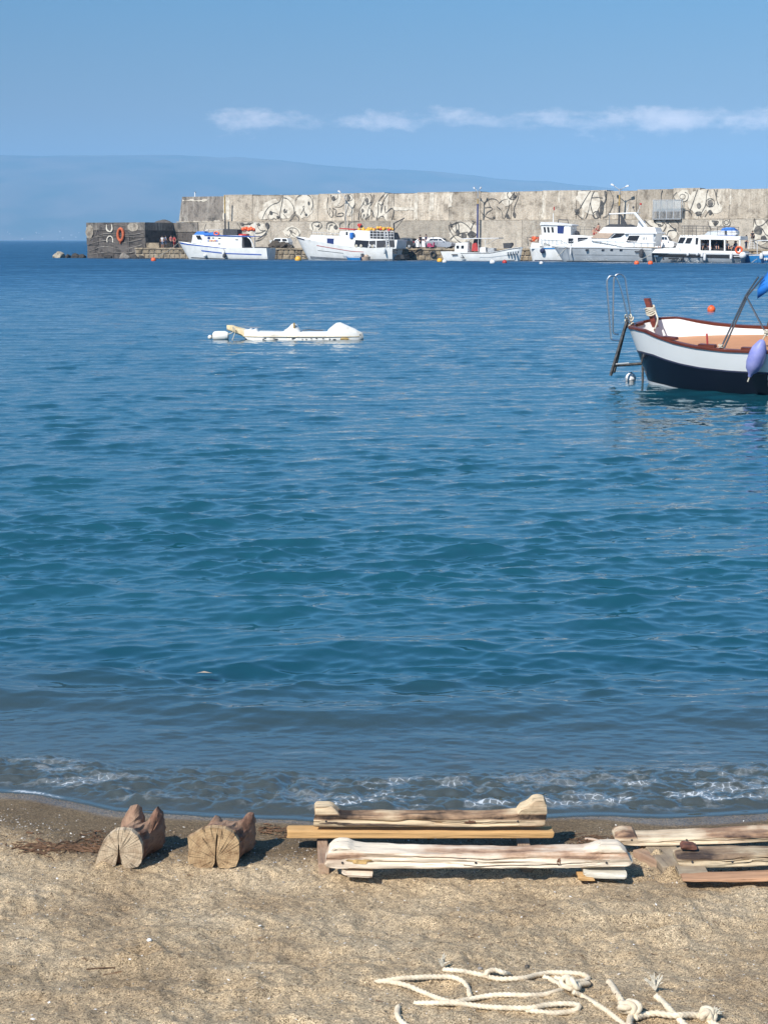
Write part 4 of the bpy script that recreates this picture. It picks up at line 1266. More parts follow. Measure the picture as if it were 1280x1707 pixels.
car(1093, 1126, 4.4, 'white off roader parked on the quay above the passenger boat bow', 'carwhite', 'suv')
p = at_t(719, 404, 2.6)
o = MB().prism([(-.5, 0), (-.55, .35), (-.35, .5), (.0, .4), (.1, .1), (.3, .1), (.36, .6), (.43, .6), (.43, 0)], -.2, .2).build('parked_scooter', M['pinkp'], None, True, loc=pier_w(p.x, 2.6, Z_QUAY + .25), rz=PROT)
MB().lathe([(.05, 0), (.24, 0), (.24, .1), (.05, .1)], (-.6, -.05, -.01), 12, 'y').build('wheel', M['black'], o)
MB().lathe([(.05, 0), (.24, 0), (.24, .1), (.05, .1)], (.5, -.05, -.01), 12, 'y').build('wheel', M['black'], o)
MB().tube([(.2, 0, .9), (.3, 0, 1.3), (.15, 0, 1.35)], .03).build('handlebar', M['dark'], o)
setp(o, 'pink and red scooter standing at the rear of the silver car', 'scooter')

# ================================================================== LAMP POSTS
def lamp_post(px, py_top, t, z0, heads, label, colors, group='lamp posts on the pier'):
    p = at_t(px, py_top, t)
    root = empty('street_lamp', pier_w(p.x, t, z0), PROT, label, 'street lamp', group)
    H = p.z - z0
    prev = 0
    names = ['post', 'post_sleeve', 'post_top']
    for i, (f, m_, r_) in enumerate(colors):
        MB().lathe([(r_, prev * H), (r_ * .92, f * H)], n=10).build(names[i], M[m_], root, True)
        prev = f
    MB().box((0, 0, .05), (.35, .35, .1)).build('base_plate', M['dark'], root)
    for dx, dz in heads:
        arm = MB().tube(smooth_path([(0, 0, H - .3), (dx * .25, 0, H), (dx * .75, 0, H + dz * .8)], 4), .045, 6).build('arm', M['galv'], root, True)
        sg = 1 if dx > 0 else -1
        MB().prism([(dx * .7, H + dz * .75), (dx * .72, H + dz * .75 + .13), (dx * 1.0, H + dz + .22), (dx * 1.15, H + dz + .14), (dx * 1.12, H + dz + .02)], -.14, .14).build('lamp_head', M['cwhite'], arm, True)
    return root
lamp_post(374.5, 325, 8.3, Z_QUAY, [], 'dark pole with ochre top and no lamp left of the tall wall panels', [(0.66, 'dark', .12), (1.0, 'ochre', .11)])
lamp_post(576, 327, 8.3, Z_QUAY, [(-1.0, .65)], 'slim grey lamp post with one arm over the scribbled mural', [(0.9, 'galv', .055), (1.0, 'galv', .05)])
lamp_post(796.5, 318, 8.3, Z_QUAY, [(-.55, .35), (.42, .35)], 'lamp post with dark blue shaft and two heads behind the small canopied boat', [(0.78, 'lampblue', .12), (0.87, 'ochre', .09), (1.0, 'galv', .07)])
lamp_post(1033, 314, 8.3, Z_QUAY, [(-1.05, .45), (1.05, .25)], 'tall black lamp post with ochre sleeve and two wide heads behind the motor yacht', [(0.72, 'dark', .13), (0.9, 'ochre', .12), (1.0, 'galv', .09)])
# small white post on top of the wall
p = at_t(325, 324, 11)
o = MB().lathe([(.09, 0), (.08, .75)], n=8).build('marker_post', M['white'], None, True, loc=pier_w(p.x, 11, Z_TOP - .15), rz=PROT)
MB().box((.03, 0, .72), (.22, .12, .1)).build('marker_lamp', M['dark'], o)
setp(o, 'short white post on the top of the tall wall near its left end', 'post')
# steel cage hung on the tall wall
a, b = at_t(1090, 362, 9.2), at_t(1137, 332, 9.2)
root = empty('steel_cage', pier_w((a.x + b.x) / 2, 9.3, Z_LEDGE), PROT, 'grey steel balcony cage with mesh panels standing on the ledge of the tall wall', 'cage')
W_, Hc = b.x - a.x, b.z - Z_LEDGE
for k in range(5):
    x = -W_ / 2 + W_ * k / 4
    for y in (-.7, .1) if k in (0, 4) else (-.7,):
        MB().box((x, y, Hc / 2), (.08, .08, Hc)).build('upright', M['galv'], root)
for z in (0.1, Hc * .42, Hc - .05):
    MB().box((0, -.7, z), (W_, .07, .07)).build('rail', M['galv'], root)
for k in range(24):
    x = -W_ / 2 + W_ * (k + .5) / 24
    MB().box((x, -.72, Hc * .22), (.045, .03, Hc * .40)).build('bar', M['galv'], root)
meshm = bpy.data.materials.new('wire_mesh'); meshm.use_nodes = True
_nt = meshm.node_tree; _b = _nt.nodes['Principled BSDF']; _b.inputs[0].default_value = (.42, .46, .48, 1); _b.inputs['Roughness'].default_value = .5
_tr = N(_nt, 'ShaderNodeBsdfTransparent'); _mx = N(_nt, 'ShaderNodeMixShader'); _mx.inputs[0].default_value = .42
L(_nt, _tr, _mx, 0, 1); L(_nt, _b, _mx, 0, 2); L(_nt, _mx, _nt.nodes['Material Output'])
for k in range(4):
    x = -W_ / 2 + W_ * (k + .5) / 4
    MB().box((x, -.70, Hc * .71), (W_ / 4 - .1, .02, Hc * .54)).build('mesh_panel', meshm, root)
MB().box((0, -.3, .03), (W_, .9, .05)).build('floor_plate', M['galv'], root)

# ================================================================== BOATS AT THE PIER
class Boat:
    def __init__(s, name, t, px0, label, cat='boat', group='boats moored along the pier'):
        s.t = t
        s.s0 = at_t(px0, 430, t).x
        s.root = empty(name, pier_w(s.s0, t, 0), PROT, label, cat, group)
    def P(s, px, py, y=0.0):
        p = at_t(px, py, s.t + y)
        return (p.x - s.s0, p.z)
    def PP(s, pts, y=0.0):
        return [s.P(a, b, y) for a, b in pts]
    def X(s, px, y=0.0): return s.P(px, 420, y)[0]
    def slab(s, name, mat, pts, y0, y1, y0t=None, y1t=None, parent=None, smooth=True):
        q = s.PP(pts, y0)
        return MB().prism(q, y0, y1, y0t, y1t).build(name, M[mat], parent or s.root, smooth)
    def win(s, name, mat, pts, y, th=.04, parent=None):
        """thin pane set just proud of a side wall at local y"""
        q = s.PP(pts, y)
        return MB().prism(q, y - .015, y + th).build(name, M[mat], parent or s.root)
    def line(s, name, mat, pts, r_, y=0.0, parent=None, n=6):
        q = [(a, y, b) for a, b in s.PP(pts, y)]
        return MB().tube(q, r_, n).build(name, M[mat], parent or s.root, True)
def fender(bt, px, py, r_=.14, l=.5, mat='cwhite', y=-1.6, ball=False):
    x, z = bt.P(px, py, y)
    mb = MB()
    if ball: mb.ball((x, y, z), r_, 10)
    else: mb.lathe([(.03, -l / 2 - .03), (r_ * .8, -l / 2 + .04), (r_, -l / 4), (r_, l / 4), (r_ * .8, l / 2 - .04), (.03, l / 2 + .03)], (x, y, z), 10)
    o = mb.build('fender', M[mat], bt.root, True)
    MB().tube([(x, y, z + (r_ if ball else l / 2)), (x, y + .1, z + l / 2 + .5)], .02, 4).build('fender_line', M['ropeb'], o)
    return o
def rope_between(a, b, sag, label, r_=.03, name='mooring_rope'):
    a, b = Vector(a), Vector(b)
    pts = [a.lerp(b, k / 10) - Vector((0, 0, sag * 4 * (k / 10) * (1 - k / 10))) for k in range(11)]
    o = MB().tube([p - a for p in pts], r_, 5).build(name, M['ropeb'], None, True, loc=a)
    return setp(o, label, 'rope')
def rail(bt, pts, posts, zlow, r_=.022, y=-1.0, mat='steel', parent=None, nm='rail'):
    """pts: pixel path of the top rail; posts drop to pixel row zlow(px)"""
    o = bt.line(nm, mat, pts, r_, y, parent)
    for px in posts:
        yt = interp(pts, px)
        yl = zlow if not callable(zlow) else zlow(px)
        q = [(a, y, b) for a, b in bt.PP([(px, yt), (px, yl)], y)]
        MB().tube(q, r_ * .9, 5).build('rail_post', M[mat], o)
    return o

# --- 1: white boat with blue stripes
b1 = Boat('fishing_boat', -2.6, 375, 'white fishing boat with blue stripes and blue tarp, leftmost boat at the pier', 'fishing boat')
X = b1.X
h1 = Hull((X(298), X(452)), (X(318), X(452)), 1.55, [(0, b1.P(298, 402)[1]), (.12, b1.P(320, 405)[1]), (.35, b1.P(355, 409)[1]), (.55, b1.P(385, 412.5)[1]), (1, b1.P(452, 413)[1])], bow=.65, ue=.5, tw=.82)
h1.build('hull', M['white'], b1.root, mdeck='white')
h1.strip('sheer_stripe', M['blue'], b1.root, 0.01, .58, .90, .985, v0b=.96, v1b=.995)
h1.strip('side_stripe', M['blue'], b1.root, .27, .94, .62, .70, v0b=.50, v1b=.58)
h1.strip('boot_top', M['dark'], b1.root, .0, 1, .20, .25, off=.01)
b1.slab('deckhouse', 'white', [(320, 412), (321, 391), (371, 392), (403, 392), (403, 414), (360, 413)], -1.05, 1.05, -1.0, 1.0)
b1.slab('wheelhouse', 'white', [(319, 405), (321, 391), (338, 391), (334, 404)], -1.1, 1.1, -1.0, 1.0)
for k in range(3):
    b1.win('wheelhouse_window', 'glass', [(326 + 2.6 * k, 391.8), (328 + 2.6 * k, 391.8), (331.5 + 2.4 * k, 398.5), (329.5 + 2.4 * k, 398.5)], -1.12)
b1.win('side_window', 'bglass', [(346, 394.2), (350, 394.2), (350, 398), (346, 398)], -1.06)
for x_, y_ in ((355, 396), (365.5, 396.7), (365.5, 406), (394.5, 399)):
    b1.win('vent', 'dark', [(x_ - 2, y_ - .6), (x_ + 2, y_ - .6), (x_ + 2, y_ + .6), (x_ - 2, y_ + .6)], -1.07)
for k, m_ in enumerate(['blue', 'yellow', 'red', 'yellow', 'red', 'blue']):
    b1.win('painted_letter', m_, [(346 + 2.9 * k, 400), (348.2 + 2.9 * k, 400), (348.2 + 2.9 * k, 401.8), (346 + 2.9 * k, 401.8)], -1.07)
b1.slab('roof_trim', 'blue', [(340, 391.0), (423, 393.3), (423, 394.4), (340, 392.2)], -1.12, 1.12)
b1.slab('tarp', 'blue2', [(323, 391), (326, 385.5), (338, 385), (340, 388), (352, 386.5), (358, 391)], -.8, .8, -.4, .4)
x_, z_ = b1.P(361, 388.5, -.9)
MB().tube([(x_ + .38 * math.cos(a_), -.9, z_ + .22 * math.sin(a_)) for a_ in [2 * math.pi * k / 14 for k in range(14)]], .09, 6, closed=True).build('lifebuoy', M['orange'], b1.root, True)
b1.slab('roof_locker', 'dark', [(372, 391.4), (372, 381), (395.5, 382), (395.5, 392)], -.7, .7)
b1.slab('red_tub', 'red', [(396, 392), (397, 389.5), (410, 389.5), (411, 392)], -.4, .4)
rail(b1, [(340, 383), (371, 381.5)], [340, 348, 356, 364, 371], 391, y=-.9)
b1.line('antenna', 'dark', [(340, 384), (343.5, 373)], .03, -.3)
b1.slab('rear_pillar', 'dark', [(402, 394), (405.5, 394), (407.5, 413), (402.5, 413)], -1.0, 1.0)
b1.line('rear_arch', 'white', [(405, 394), (412, 394.2), (417, 398), (421, 406), (423, 413)], .08, -1.0)
b1.line('rear_arch', 'white', [(405, 394), (412, 394.2), (417, 398), (421, 406), (423, 413)], .08, 1.0)
b1.line('mast', 'white', [(425, 413), (425.5, 371)], .05, 0)
gear = b1.slab('deck_gear', 'dark', [(403, 414), (405, 411.5), (428, 411), (440, 412), (440, 414)], -.9, .9)
for k in range(8):
    x_, z_ = b1.P(405.5 + 2.3 * k, 381.5 + 1.2 * math.sin(k * 2.1), -.3)
    MB().ball((x_, -.3 + .2 * (k % 2), z_), .26, 8).build('float', M['orange'], b1.root, True)
b1.line('float_rack', 'galv', [(403, 393), (404, 384), (422, 384), (423, 394)], .04, -.3)
fender(b1, 342, 425.5, .26, .5, y=-1.25, ball=True); fender(b1, 372.5, 422, .2, .6, y=-1.62)
fender(b1, 374, 425.5, .24, .6, 'dark', y=-1.6)

# --- 2: red striped boat
b2 = Boat('fishing_boat', -3.0, 580, 'large white fishing boat with red side line and yellow floats piled on its upper deck', 'fishing boat')
X = b2.X
h2 = Hull((X(494), X(663)), (X(517), X(660)), 1.9, [(0, b2.P(494, 393.5)[1]), (.10, b2.P(512, 397)[1]), (.35, b2.P(555, 404)[1]), (.6, b2.P(600, 411.5)[1]), (.78, b2.P(620, 413)[1]), (1, b2.P(663, 411.5)[1])], bow=.6, ue=.45, tw=.85)
h2.build('hull', M['white'], b2.root)
h2.strip('bow_stripe', M['cnavy'], b2.root, 0.01, .12, .93, .99)
h2.strip('side_line', M['red'], b2.root, .24, .72, .78, .805, off=.03, v0b=.72, v1b=.75)
h2.strip('lower_line', M['dark'], b2.root, .22, .5, .55, .57, off=.02)
h2.strip('bottom_paint', M['lowgrey'], b2.root, .01, 1, .16, .27, off=.012)
h2.strip('rubbing_patch', M['hullgrey'], b2.root, .48, .66, .26, .42, off=.015)
b2.slab('superstructure', 'white', [(514, 400), (518.5, 391), (560, 393.5), (593, 396), (662, 399.5), (660, 414), (600, 413), (560, 408), (530, 403)], -1.55, 1.55, -1.5, 1.5)
b2.slab('wheelhouse', 'white', [(592.5, 398), (593, 383), (616.5, 384.5), (616.5, 399)], -1.35, 1.35)
b2.slab('upper_cabin', 'white', [(564, 395), (567, 384.5), (593, 384), (593, 396)], -1.1, 1.1)
b2.win('upper_window', 'glass', [(576.5, 386), (579.5, 386), (579.5, 391.5), (576.5, 391.5)], -1.12)
b2.slab('awning', 'red', [(564, 379.5), (590, 381.5), (590, 383.2), (566, 381)], -1.2, 1.2)
x_, z_ = b2.P(586.5, 394, -1.45)
MB().lathe([(.05, -.3), (.28, -.3), (.3, 0), (.28, .42), (.05, .42)], (x_, -1.45, z_ + .1), 12).build('barrel', M['blue2'], b2.root, True)
b2.win('blue_window', 'bglass', [(545, 396.8), (556, 397.3), (556, 406.3), (545, 405.8)], -1.57)
b2.win('window_frame', 'white2', [(544, 396), (557, 396.5), (557, 397.2), (544, 396.7)], -1.585)
b2.win('side_dark_pane', 'glass', [(592.5, 399.5), (614.5, 401), (613, 412.5), (590.5, 410)], -1.57)
b2.win('side_dark_pane', 'inner', [(615.5, 401), (657, 399.6), (658, 411.8), (615, 413)], -1.57)  # dark pane on the solid side, painted as shade of the open stern
for px_ in (626, 643.5):
    b2.win('opening_pillar', 'white', [(px_, 400.2), (px_ + 1.6, 400.2), (px_ + 1.6, 412.6), (px_, 412.6)], -1.60)
rr_ = random.Random(9)
for k in range(7):
    x_, z_ = b2.P(594 + rr_.random() * 60, 409.5, -1.5)
    MB().rock((x_, -1.62, z_), (.5, .1, .45), k, 1).build('stowed_gear', M['galv' if k % 2 else 'ropeb'], b2.root)
rail(b2, [(520, 386.5), (545, 388), (566, 389)], [520, 528, 536, 545, 555, 566], lambda p_: 391 + (p_ - 520) * .06, y=-1.4)
for yy_ in (384.5, 389, 393.5):
    b2.line('upper_rail', 'cwhite', [(616, yy_), (656, yy_ + .4)], .035, -1.5)
for px_ in (616.5, 622, 628, 634, 640, 645, 651, 656):
    b2.line('rail_upright', 'cwhite', [(px_, 384.3), (px_ + .2, 398.5)], .035, -1.5)
for px_ in (641, 646):
    b2.line('ladder_stile', 'cwhite', [(px_, 386), (px_ + 3.6, 412)], .045, -1.7)
for k in range(6):
    b2.line('ladder_rung', 'cwhite', [(641.6 + .6 * k, 390 + 4 * k), (646.6 + .6 * k, 390 + 4 * k)], .03, -1.7)
b2.slab('stowed_nets', 'dark', [(618, 398.5), (619, 388), (627, 386), (650, 387), (655, 399)], -1.2, 1.2)
for k in range(26):
    px_ = 597 + 55 * (k / 25) + rr_.uniform(-1, 1)
    x_, z_ = b2.P(px_, 382.8 - (1.8 if 30 < px_ - 597 < 50 else 0) + rr_.uniform(-1.5, 1.5), -.6)
    MB().ball((x_, -.6 + rr_.uniform(-.5, .7), z_), rr_.uniform(.17, .27), 7).build('float', M['yellow' if k % 6 else 'red'], b2.root, True)
for k in range(4):
    x_, z_ = b2.P(598 + k * 1.5, 374.5 + (k % 2) * 2.4, -.4)
    MB().ball((x_, -.4, z_), .2, 6).build('float', M['red' if k < 3 else 'cblack'], b2.root, True)
b2.line('radar_mast', 'white', [(598, 384), (598, 372)], .06, 0)
b2.line('crane_post', 'dark', [(656.5, 399), (656.5, 371)], .09, -.6)
b2.line('crane_boom', 'dark', [(656.5, 372), (674, 363)], .07, -.6)
b2.line('crane_stay', 'dark', [(657, 383), (665, 374), (672, 364.5)], .035, -.6)
for k, px_ in enumerate([514.5, 517, 519.5, 522.5]):
    b2.win('painted_letter', 'dark', [(px_, 403.3 + .35 * k), (px_ + 1.5, 403.5 + .35 * k), (px_ + 1.2, 405 + .35 * k), (px_, 404.8 + .35 * k)], -1.0, th=.6)
for r_ in range(2):
    for k in range(4):
        b2.win('painted_letter', 'dark', [(654 + 1.9 * k, 416.6 + 3.6 * r_), (655.2 + 1.9 * k, 416.6 + 3.6 * r_), (655.2 + 1.9 * k, 418.6 + 3.6 * r_), (654 + 1.9 * k, 418.6 + 3.6 * r_)], -1.72, th=.3)
fender(b2, 641, 418, .14, .7, 'hullgrey', y=-1.9)
b2.slab('stern_fender', 'black', [(657, 431), (662, 424), (672, 424), (674, 431)], -.9, .9)
# dinghy alongside
bd = Boat('dinghy', -6.0, 590, 'tiny pale dinghy with light blue rim floating against the red striped boat', 'dinghy', None)
X = bd.X
hd_ = Hull((X(577), X(603)), (X(580), X(603)), .7, [(0, .62), (.3, .5), (1, .5)], zb=-.2, bow=.7)
hd_.build('hull', M['lblue'], bd.root, mdeck='cwhite', nu=12, nv=5)
hd_.strip('rubbing_strake', M['cwhite'], bd.root, 0, 1, .80, .97, n=10)
bd.slab('bench', 'ochre', [(590, 427), (593, 427), (593, 428), (590, 428)], -.5, .5)
# buoys / rags cluster beside
bo = Boat('outboard_skiff', -5.6, 609, 'low pale skiff with dark outboard motor at the side of the red striped boat', 'dinghy', None)
X = bo.X
ho_ = Hull((X(617), X(604)), (X(616), X(604)), .6, [(0, .5), (.4, .42), (1, .45)], zb=-.2, bow=.7)
ho_.build('hull', M['tan'], bo.root, mdeck='cwhite', nu=10, nv=5)
bo.slab('outboard_motor', 'dark', [(602, 431), (601.3, 422.5), (604, 422), (605.5, 426), (605, 431)], -.2, .2)
MB().rock((bo.X(611), 0, .55), (.7, .6, .45), 3, 2).build('folded_canvas', M['tan'], bo.root)

# --- nets and gear on the quay between boats 1 and 2
p = at_t(463, 412, 1.6)
for px_, w_, h_, sd_, lab in [(458, 2.2, .95, 31, 'dark heap of fishing nets on the quay left of the red striped bow'), (472, 2.0, .8, 32, 'dark heap of nets and ropes hanging over the quay edge'), (484, 1.4, .6, 33, 'small dark heap of nets just behind the bow of the red striped boat')]:
    p = at_t(px_, 412, 1.4)
    o = MB().rock((0, 0, 0), (w_, 1.4, h_ * 1.5), sd_, 3, .7).build('net_heap', M['net'], None, loc=pier_w(p.x, 1.4, Z_QUAY + h_ * .35), rz=PROT)
    setp(o, lab, 'fishing net', 'net heaps on the quay')
bc = Boat('small_cabin_boat', 3.2, 468, 'small white boat with windowed cabin standing on the quay above the net heaps', 'boat', None)
X = bc.X
hc_ = Hull((X(449), X(485)), (X(452), X(484)), .8, [(0, 2.55), (1, 2.35)], zb=1.75, bow=.6)
hc_.build('hull', M['white'], bc.root, nu=12, nv=5)
bc.slab('cabin', 'white', [(454, 403), (457, 396.2), (478, 396.8), (481, 403.5)], -.65, .65, -.55, .55)
bc.win('side_window', 'glass', [(456.5, 400.8), (458.5, 397.7), (467.5, 397.7), (467.5, 401)], -.65)
bc.win('side_window', 'glass', [(470.5, 397.7), (477, 398), (478.5, 401.3), (470.5, 401.2)], -.65)
bc.slab('cradle', 'dark', [(454, 407), (480, 407), (478, 414), (457, 414)], -.4, .4)

# --- 3: small white canopied boat, bow to the right
b3 = Boat('open_boat', -2.2, 805, 'small white open boat with flat canopy and tiny cabin, its bow to the right', 'boat')
X = b3.X
h3 = Hull((X(871), X(739)), (X(866), X(746)), 1.25, [(0, b3.P(871, 411)[1]), (.1, b3.P(858, 412.8)[1]), (.30, b3.P(832, 418.5)[1]), (.36, b3.P(825, 420.5)[1]), (.75, b3.P(773, 420)[1]), (1, b3.P(739, 418.5)[1])], bow=.6, tw=.75)
h3.build('hull', M['white'], b3.root, mdeck='cwhite')
h3.strip('rub_line', M['dark'], b3.root, .02, .74, .93, .97, off=.02, v0b=.90, v1b=.94)
h3.strip('lower_line', M['hullgrey'], b3.root, .05, .5, .56, .62, off=.02)
h3.strip('boot_top', M['lowgrey'], b3.root, .0, 1, .20, .27, off=.01)
b3.slab('cabin', 'white', [(757, 422), (759, 404.5), (779.5, 403.5), (778.5, 421)], -.75, .75, -.68, .68)
for x_ in (760.5, 768.5):
    b3.win('cabin_window', 'glass', [(x_, 408.8), (x_ + 4.4, 408.8), (x_ + 4.4, 413.8), (x_, 413.8)], -.75)
b3.slab('canopy', 'cwhite', [(758, 398.2), (778, 396.4), (831, 395.8), (831, 397), (778, 397.8)], -.9, .9)
for px_, yl in ((781, 418), (797, 419), (809, 419)):
    for y_ in (-.8, .8):
        b3.line('canopy_post', 'cwhite', [(px_, 397), (px_, yl)], .035, y_)
b3.line('canopy_stay', 'galv', [(829, 397), (811, 407)], .025, -.8)
b3.slab('engine_box', 'cred', [(786, 418), (787, 406), (794, 403), (797, 418)], -.35, .35)
b3.slab('winch', 'dark', [(788, 407), (790, 398), (797, 398), (797, 407)], -.3, .3)
b3.slab('console', 'white2', [(799, 420), (799, 412), (809, 412), (810, 420)], -.4, .4)
b3.slab('seat_box', 'galv', [(812, 420), (813, 413), (823, 413), (824, 420)], -.45, .45)
b3.slab('outboard_cowl', 'dark', [(839.5, 413.5), (838, 405), (852.5, 404), (853.5, 408), (849, 413.5)], -.3, .3)
b3.line('bow_post', 'galv', [(859.5, 413), (859.5, 400)], .03, 0)
for k in range(6):
    b3.win('painted_letter', 'dark', [(752.5 + 1.7 * k, 423.3), (753.7 + 1.7 * k, 423.3), (753.7 + 1.7 * k, 424.8), (752.5 + 1.7 * k, 424.8)], -1.22, th=.4)
for k in range(5):
    b3.win('registration_mark', 'hullgrey', [(844 + 4.1 * k, 419.5 - .3 * k), (846.2 + 4.1 * k, 419.3 - .3 * k), (845.8 + 4.1 * k, 424 - .5 * k), (844 + 4.1 * k, 424 - .5 * k)], -1.12, th=.5)
b3.line('anchor', 'dark', [(768, 428), (771, 430), (774, 428)], .05, -1.3)
b3.line('anchor', 'dark', [(770, 424), (772, 430)], .05, -1.3)

# --- 4: white fishing boat behind the yacht
b4 = Boat('fishing_boat', -1.0, 935, 'white fishing boat with square wheelhouse partly hidden behind the motor yacht', 'fishing boat')
X = b4.X
h4 = Hull((X(882), X(990)), (X(889), X(990)), 1.6, [(0, b4.P(882, 411)[1]), (.15, b4.P(900, 412)[1]), (1, b4.P(990, 412)[1])], bow=.6)
h4.build('hull', M['white'], b4.root)
h4.strip('boot_top', M['cnavy'], b4.root, 0, 1, .18, .25, off=.01)
h4.strip('blue_band', M['lblue'], b4.root, .25, .5, .90, .98, off=.02)
b4.slab('bulwark', 'white', [(884, 414), (886, 404), (899, 405), (906, 410), (906, 414)], -1.0, 1.0)
b4.slab('bulwark_wing', 'cwhite', [(905, 414), (906, 404), (916, 407), (921, 413), (918, 416)], -1.3, -.2)
b4.slab('lower_house', 'white', [(898, 410), (899, 391), (933, 390), (980, 393), (986, 411)], -1.3, 1.3)
b4.slab('wheelhouse', 'white', [(903, 392), (901.5, 374), (951, 375), (951, 391.5)], -1.2, 1.2)
b4.slab('wheelhouse_roof', 'cwhite', [(899.5, 374.6), (901, 369.5), (920, 370), (953, 374), (953, 375.6)], -1.35, 1.35)
for x_ in (905.5, 911.5, 918.5):
    b4.win('wheelhouse_window', 'glass', [(x_, 378), (x_ + 3.6, 378), (x_ + 4.6, 387), (x_ + 1.4, 387)], -1.22)
b4.win('wheelhouse_door', 'bglass', [(929, 376), (940, 376.6), (939, 389), (929, 388.5)], -1.22)
b4.win('side_panel', 'white2', [(941.5, 377), (949, 377), (949, 389), (941.5, 389)], -1.23)
b4.win('porthole', 'glass', [(947, 396.8), (955.5, 396.8), (955.5, 405), (947, 405)], -1.32)
b4.win('side_window', 'glass', [(962.5, 395.5), (980, 395.5), (978, 398.8), (963, 402.5)], -1.32)
rail(b4, [(953, 377.5), (990, 378)], [953, 958, 967, 974, 986], 391, y=-1.2, mat='dark')
rail(b4, [(953, 381.5), (990, 382)], [953], 391, y=-1.2, mat='dark')
rail(b4, [(902, 397), (935, 398.5), (945, 405)], [902, 908, 914, 920, 927, 935], 407, y=-1.5)
b4.slab('winch', 'dark', [(958, 391), (959, 384), (963, 386), (964, 391)], -.3, .3)
b4.line('mast', 'white', [(922, 371), (922, 355)], .05, 0)
b4.line('signal_mast', 'red', [(923.5, 350), (923.5, 344)], .07, 0)
b4.line('antenna', 'dark', [(930, 372), (931, 365), (939, 366), (946, 366), (947, 372)], .06, .2)
for k in range(9):
    x_, z_ = b4.P(884 + k * 1.7, 398.5 + 2.0 * math.sin(k * 2.3), -.2)
    MB().ball((x_, -.2 + .2 * math.sin(k), z_), .24, 7).build('float', M['orange' if k % 3 else 'tan'], b4.root, True)
b4.line('bow_pulpit', 'dark', [(880, 410), (879, 395), (897, 394), (898, 409)], .045, -.4)
fender(b4, 904, 417.5, .33, .5, 'cnavy', y=-1.55, ball=True)

# --- 5: motor yacht
b5 = Boat('motor_yacht', -4.4, 1005, 'sleek pale grey and white motor yacht with tan screen cover, bow to the left', 'yacht')
X = b5.X
h5 = Hull((X(923), X(1093)), (X(943), X(1093)), 2.2, [(0, b5.P(923, 411.5)[1]), (.15, b5.P(950, 410.6)[1]), (.5, b5.P(1005, 410.6)[1]), (1, b5.P(1093, 413.5)[1])], bow=.62, ue=.55, tw=.9, flare=.18)
h5.build('hull', M['hullgrey'], b5.root)
h5.strip('gunwale_band', M['white2'], b5.root, .0, 1, .92, 1.005, off=.03)
h5.strip('gunwale_dark_line', M['dark'], b5.root, .0, 1, .895, .915, off=.02)  # thin dark line just below the gunwale band
h5.strip('knuckle_line', M['lowgrey'], b5.root, .2, 1, .55, .565, off=.02)
h5.strip('waterline_band', M['black'], b5.root, .0, 1, .17, .23, off=.02)
for px_ in (978, 1005, 1019.5, 1035):
    b5.win('porthole', 'glass', [(px_ - 2.2, 415.1), (px_ + 2.6, 414.9), (px_ + 1.6, 417.5), (px_ - 2.8, 417.5)], -2.10, th=.3)
b5.slab('foredeck', 'white2', [(945, 411), (960, 406), (985, 399), (1000, 397), (1040, 398), (1040, 412)], -1.5, 1.5, -1.1, 1.1)
b5.slab('coachroof', 'white2', [(985, 397), (1000, 387), (1040, 386.5), (1093, 387), (1088, 410), (1040, 411), (984, 400)], -1.7, 1.7, -1.45, 1.45)
b5.win('screen_cover', 'tan', [(983, 396.8), (996, 387.6), (1023, 388), (1014, 397)], -1.62, th=.3)
b5.win('side_window', 'glass', [(1017, 396.6), (1027, 388.4), (1041, 388.2), (1034, 394)], -1.62, th=.25)
b5.win('cabin_side', 'white2', [(1040, 411), (1049, 389), (1089, 387), (1089, 411)], -1.78, th=.25)
b5.win('cabin_window', 'glass', [(1043, 402.7), (1048.5, 392.4), (1066, 392.2), (1061, 402.6)], -1.82, th=.1)
b5.slab('flybridge', 'white2', [(997, 388), (1005, 379), (1012, 377), (1090, 378.5), (1093, 388)], -1.6, 1.6, -1.3, 1.3)
b5.win('flybridge_screen', 'dark', [(1007, 377.5), (1016, 373), (1042, 373.4), (1058, 377.8)], -1.35, th=2.6)
b5.slab('roof_edge', 'white2', [(1040, 389), (1045, 386), (1088, 385.5), (1095, 387), (1095, 389)], -1.9, 1.9)
for y_ in (-1.3, 1.3):
    b5.line('radar_arch', 'white2', [(1015.5, 356.2), (1058, 354.4)], .08, y_)
    b5.line('arch_leg', 'white2', [(1058, 354.5), (1068, 367), (1078, 380)], .17, y_)
    b5.line('arch_prop', 'steel', [(1015.5, 356), (1015.5, 374)], .03, y_)
    b5.slab('arch_brace', 'dark', [(1033, 357), (1036, 357), (1045, 374), (1037, 374)], y_ - .05, y_ + .05)
b5.slab('bimini_roof', 'white2', [(1015, 355.4), (1058, 353.6), (1058, 354.4), (1015, 356.2)], -1.25, 1.25)
b5.line('aerial', 'cwhite', [(1044, 354), (1048, 340)], .03, -.6)
b5.line('aerial', 'cwhite', [(1062, 356), (1067, 342)], .03, .6)
b5.line('pennant', 'red', [(1067.5, 341), (1068.5, 338)], .12, .6)
b5.line('gps_dome_stem', 'dark', [(1057, 351), (1055.5, 346)], .04, 0)
x_, z_ = b5.P(1055.5, 345, 0); MB().ball((x_, 0, z_), .13, 8).build('gps_dome', M['dark'], b5.root, True)
b5.slab('helm_seat', 'cwhite', [(1062, 378), (1064, 368), (1071, 368), (1070, 378)], -.6, .6)
rail(b5, [(926, 408), (960, 400), (985, 397.8), (1015, 398.5), (1040, 400)], [940, 952, 964, 976, 988, 1000, 1012, 1026], 410.5, y=-1.9)
rail(b5, [(1044, 401), (1092, 403.5)], [1056, 1068, 1079, 1090], 411.5, y=-2.0)
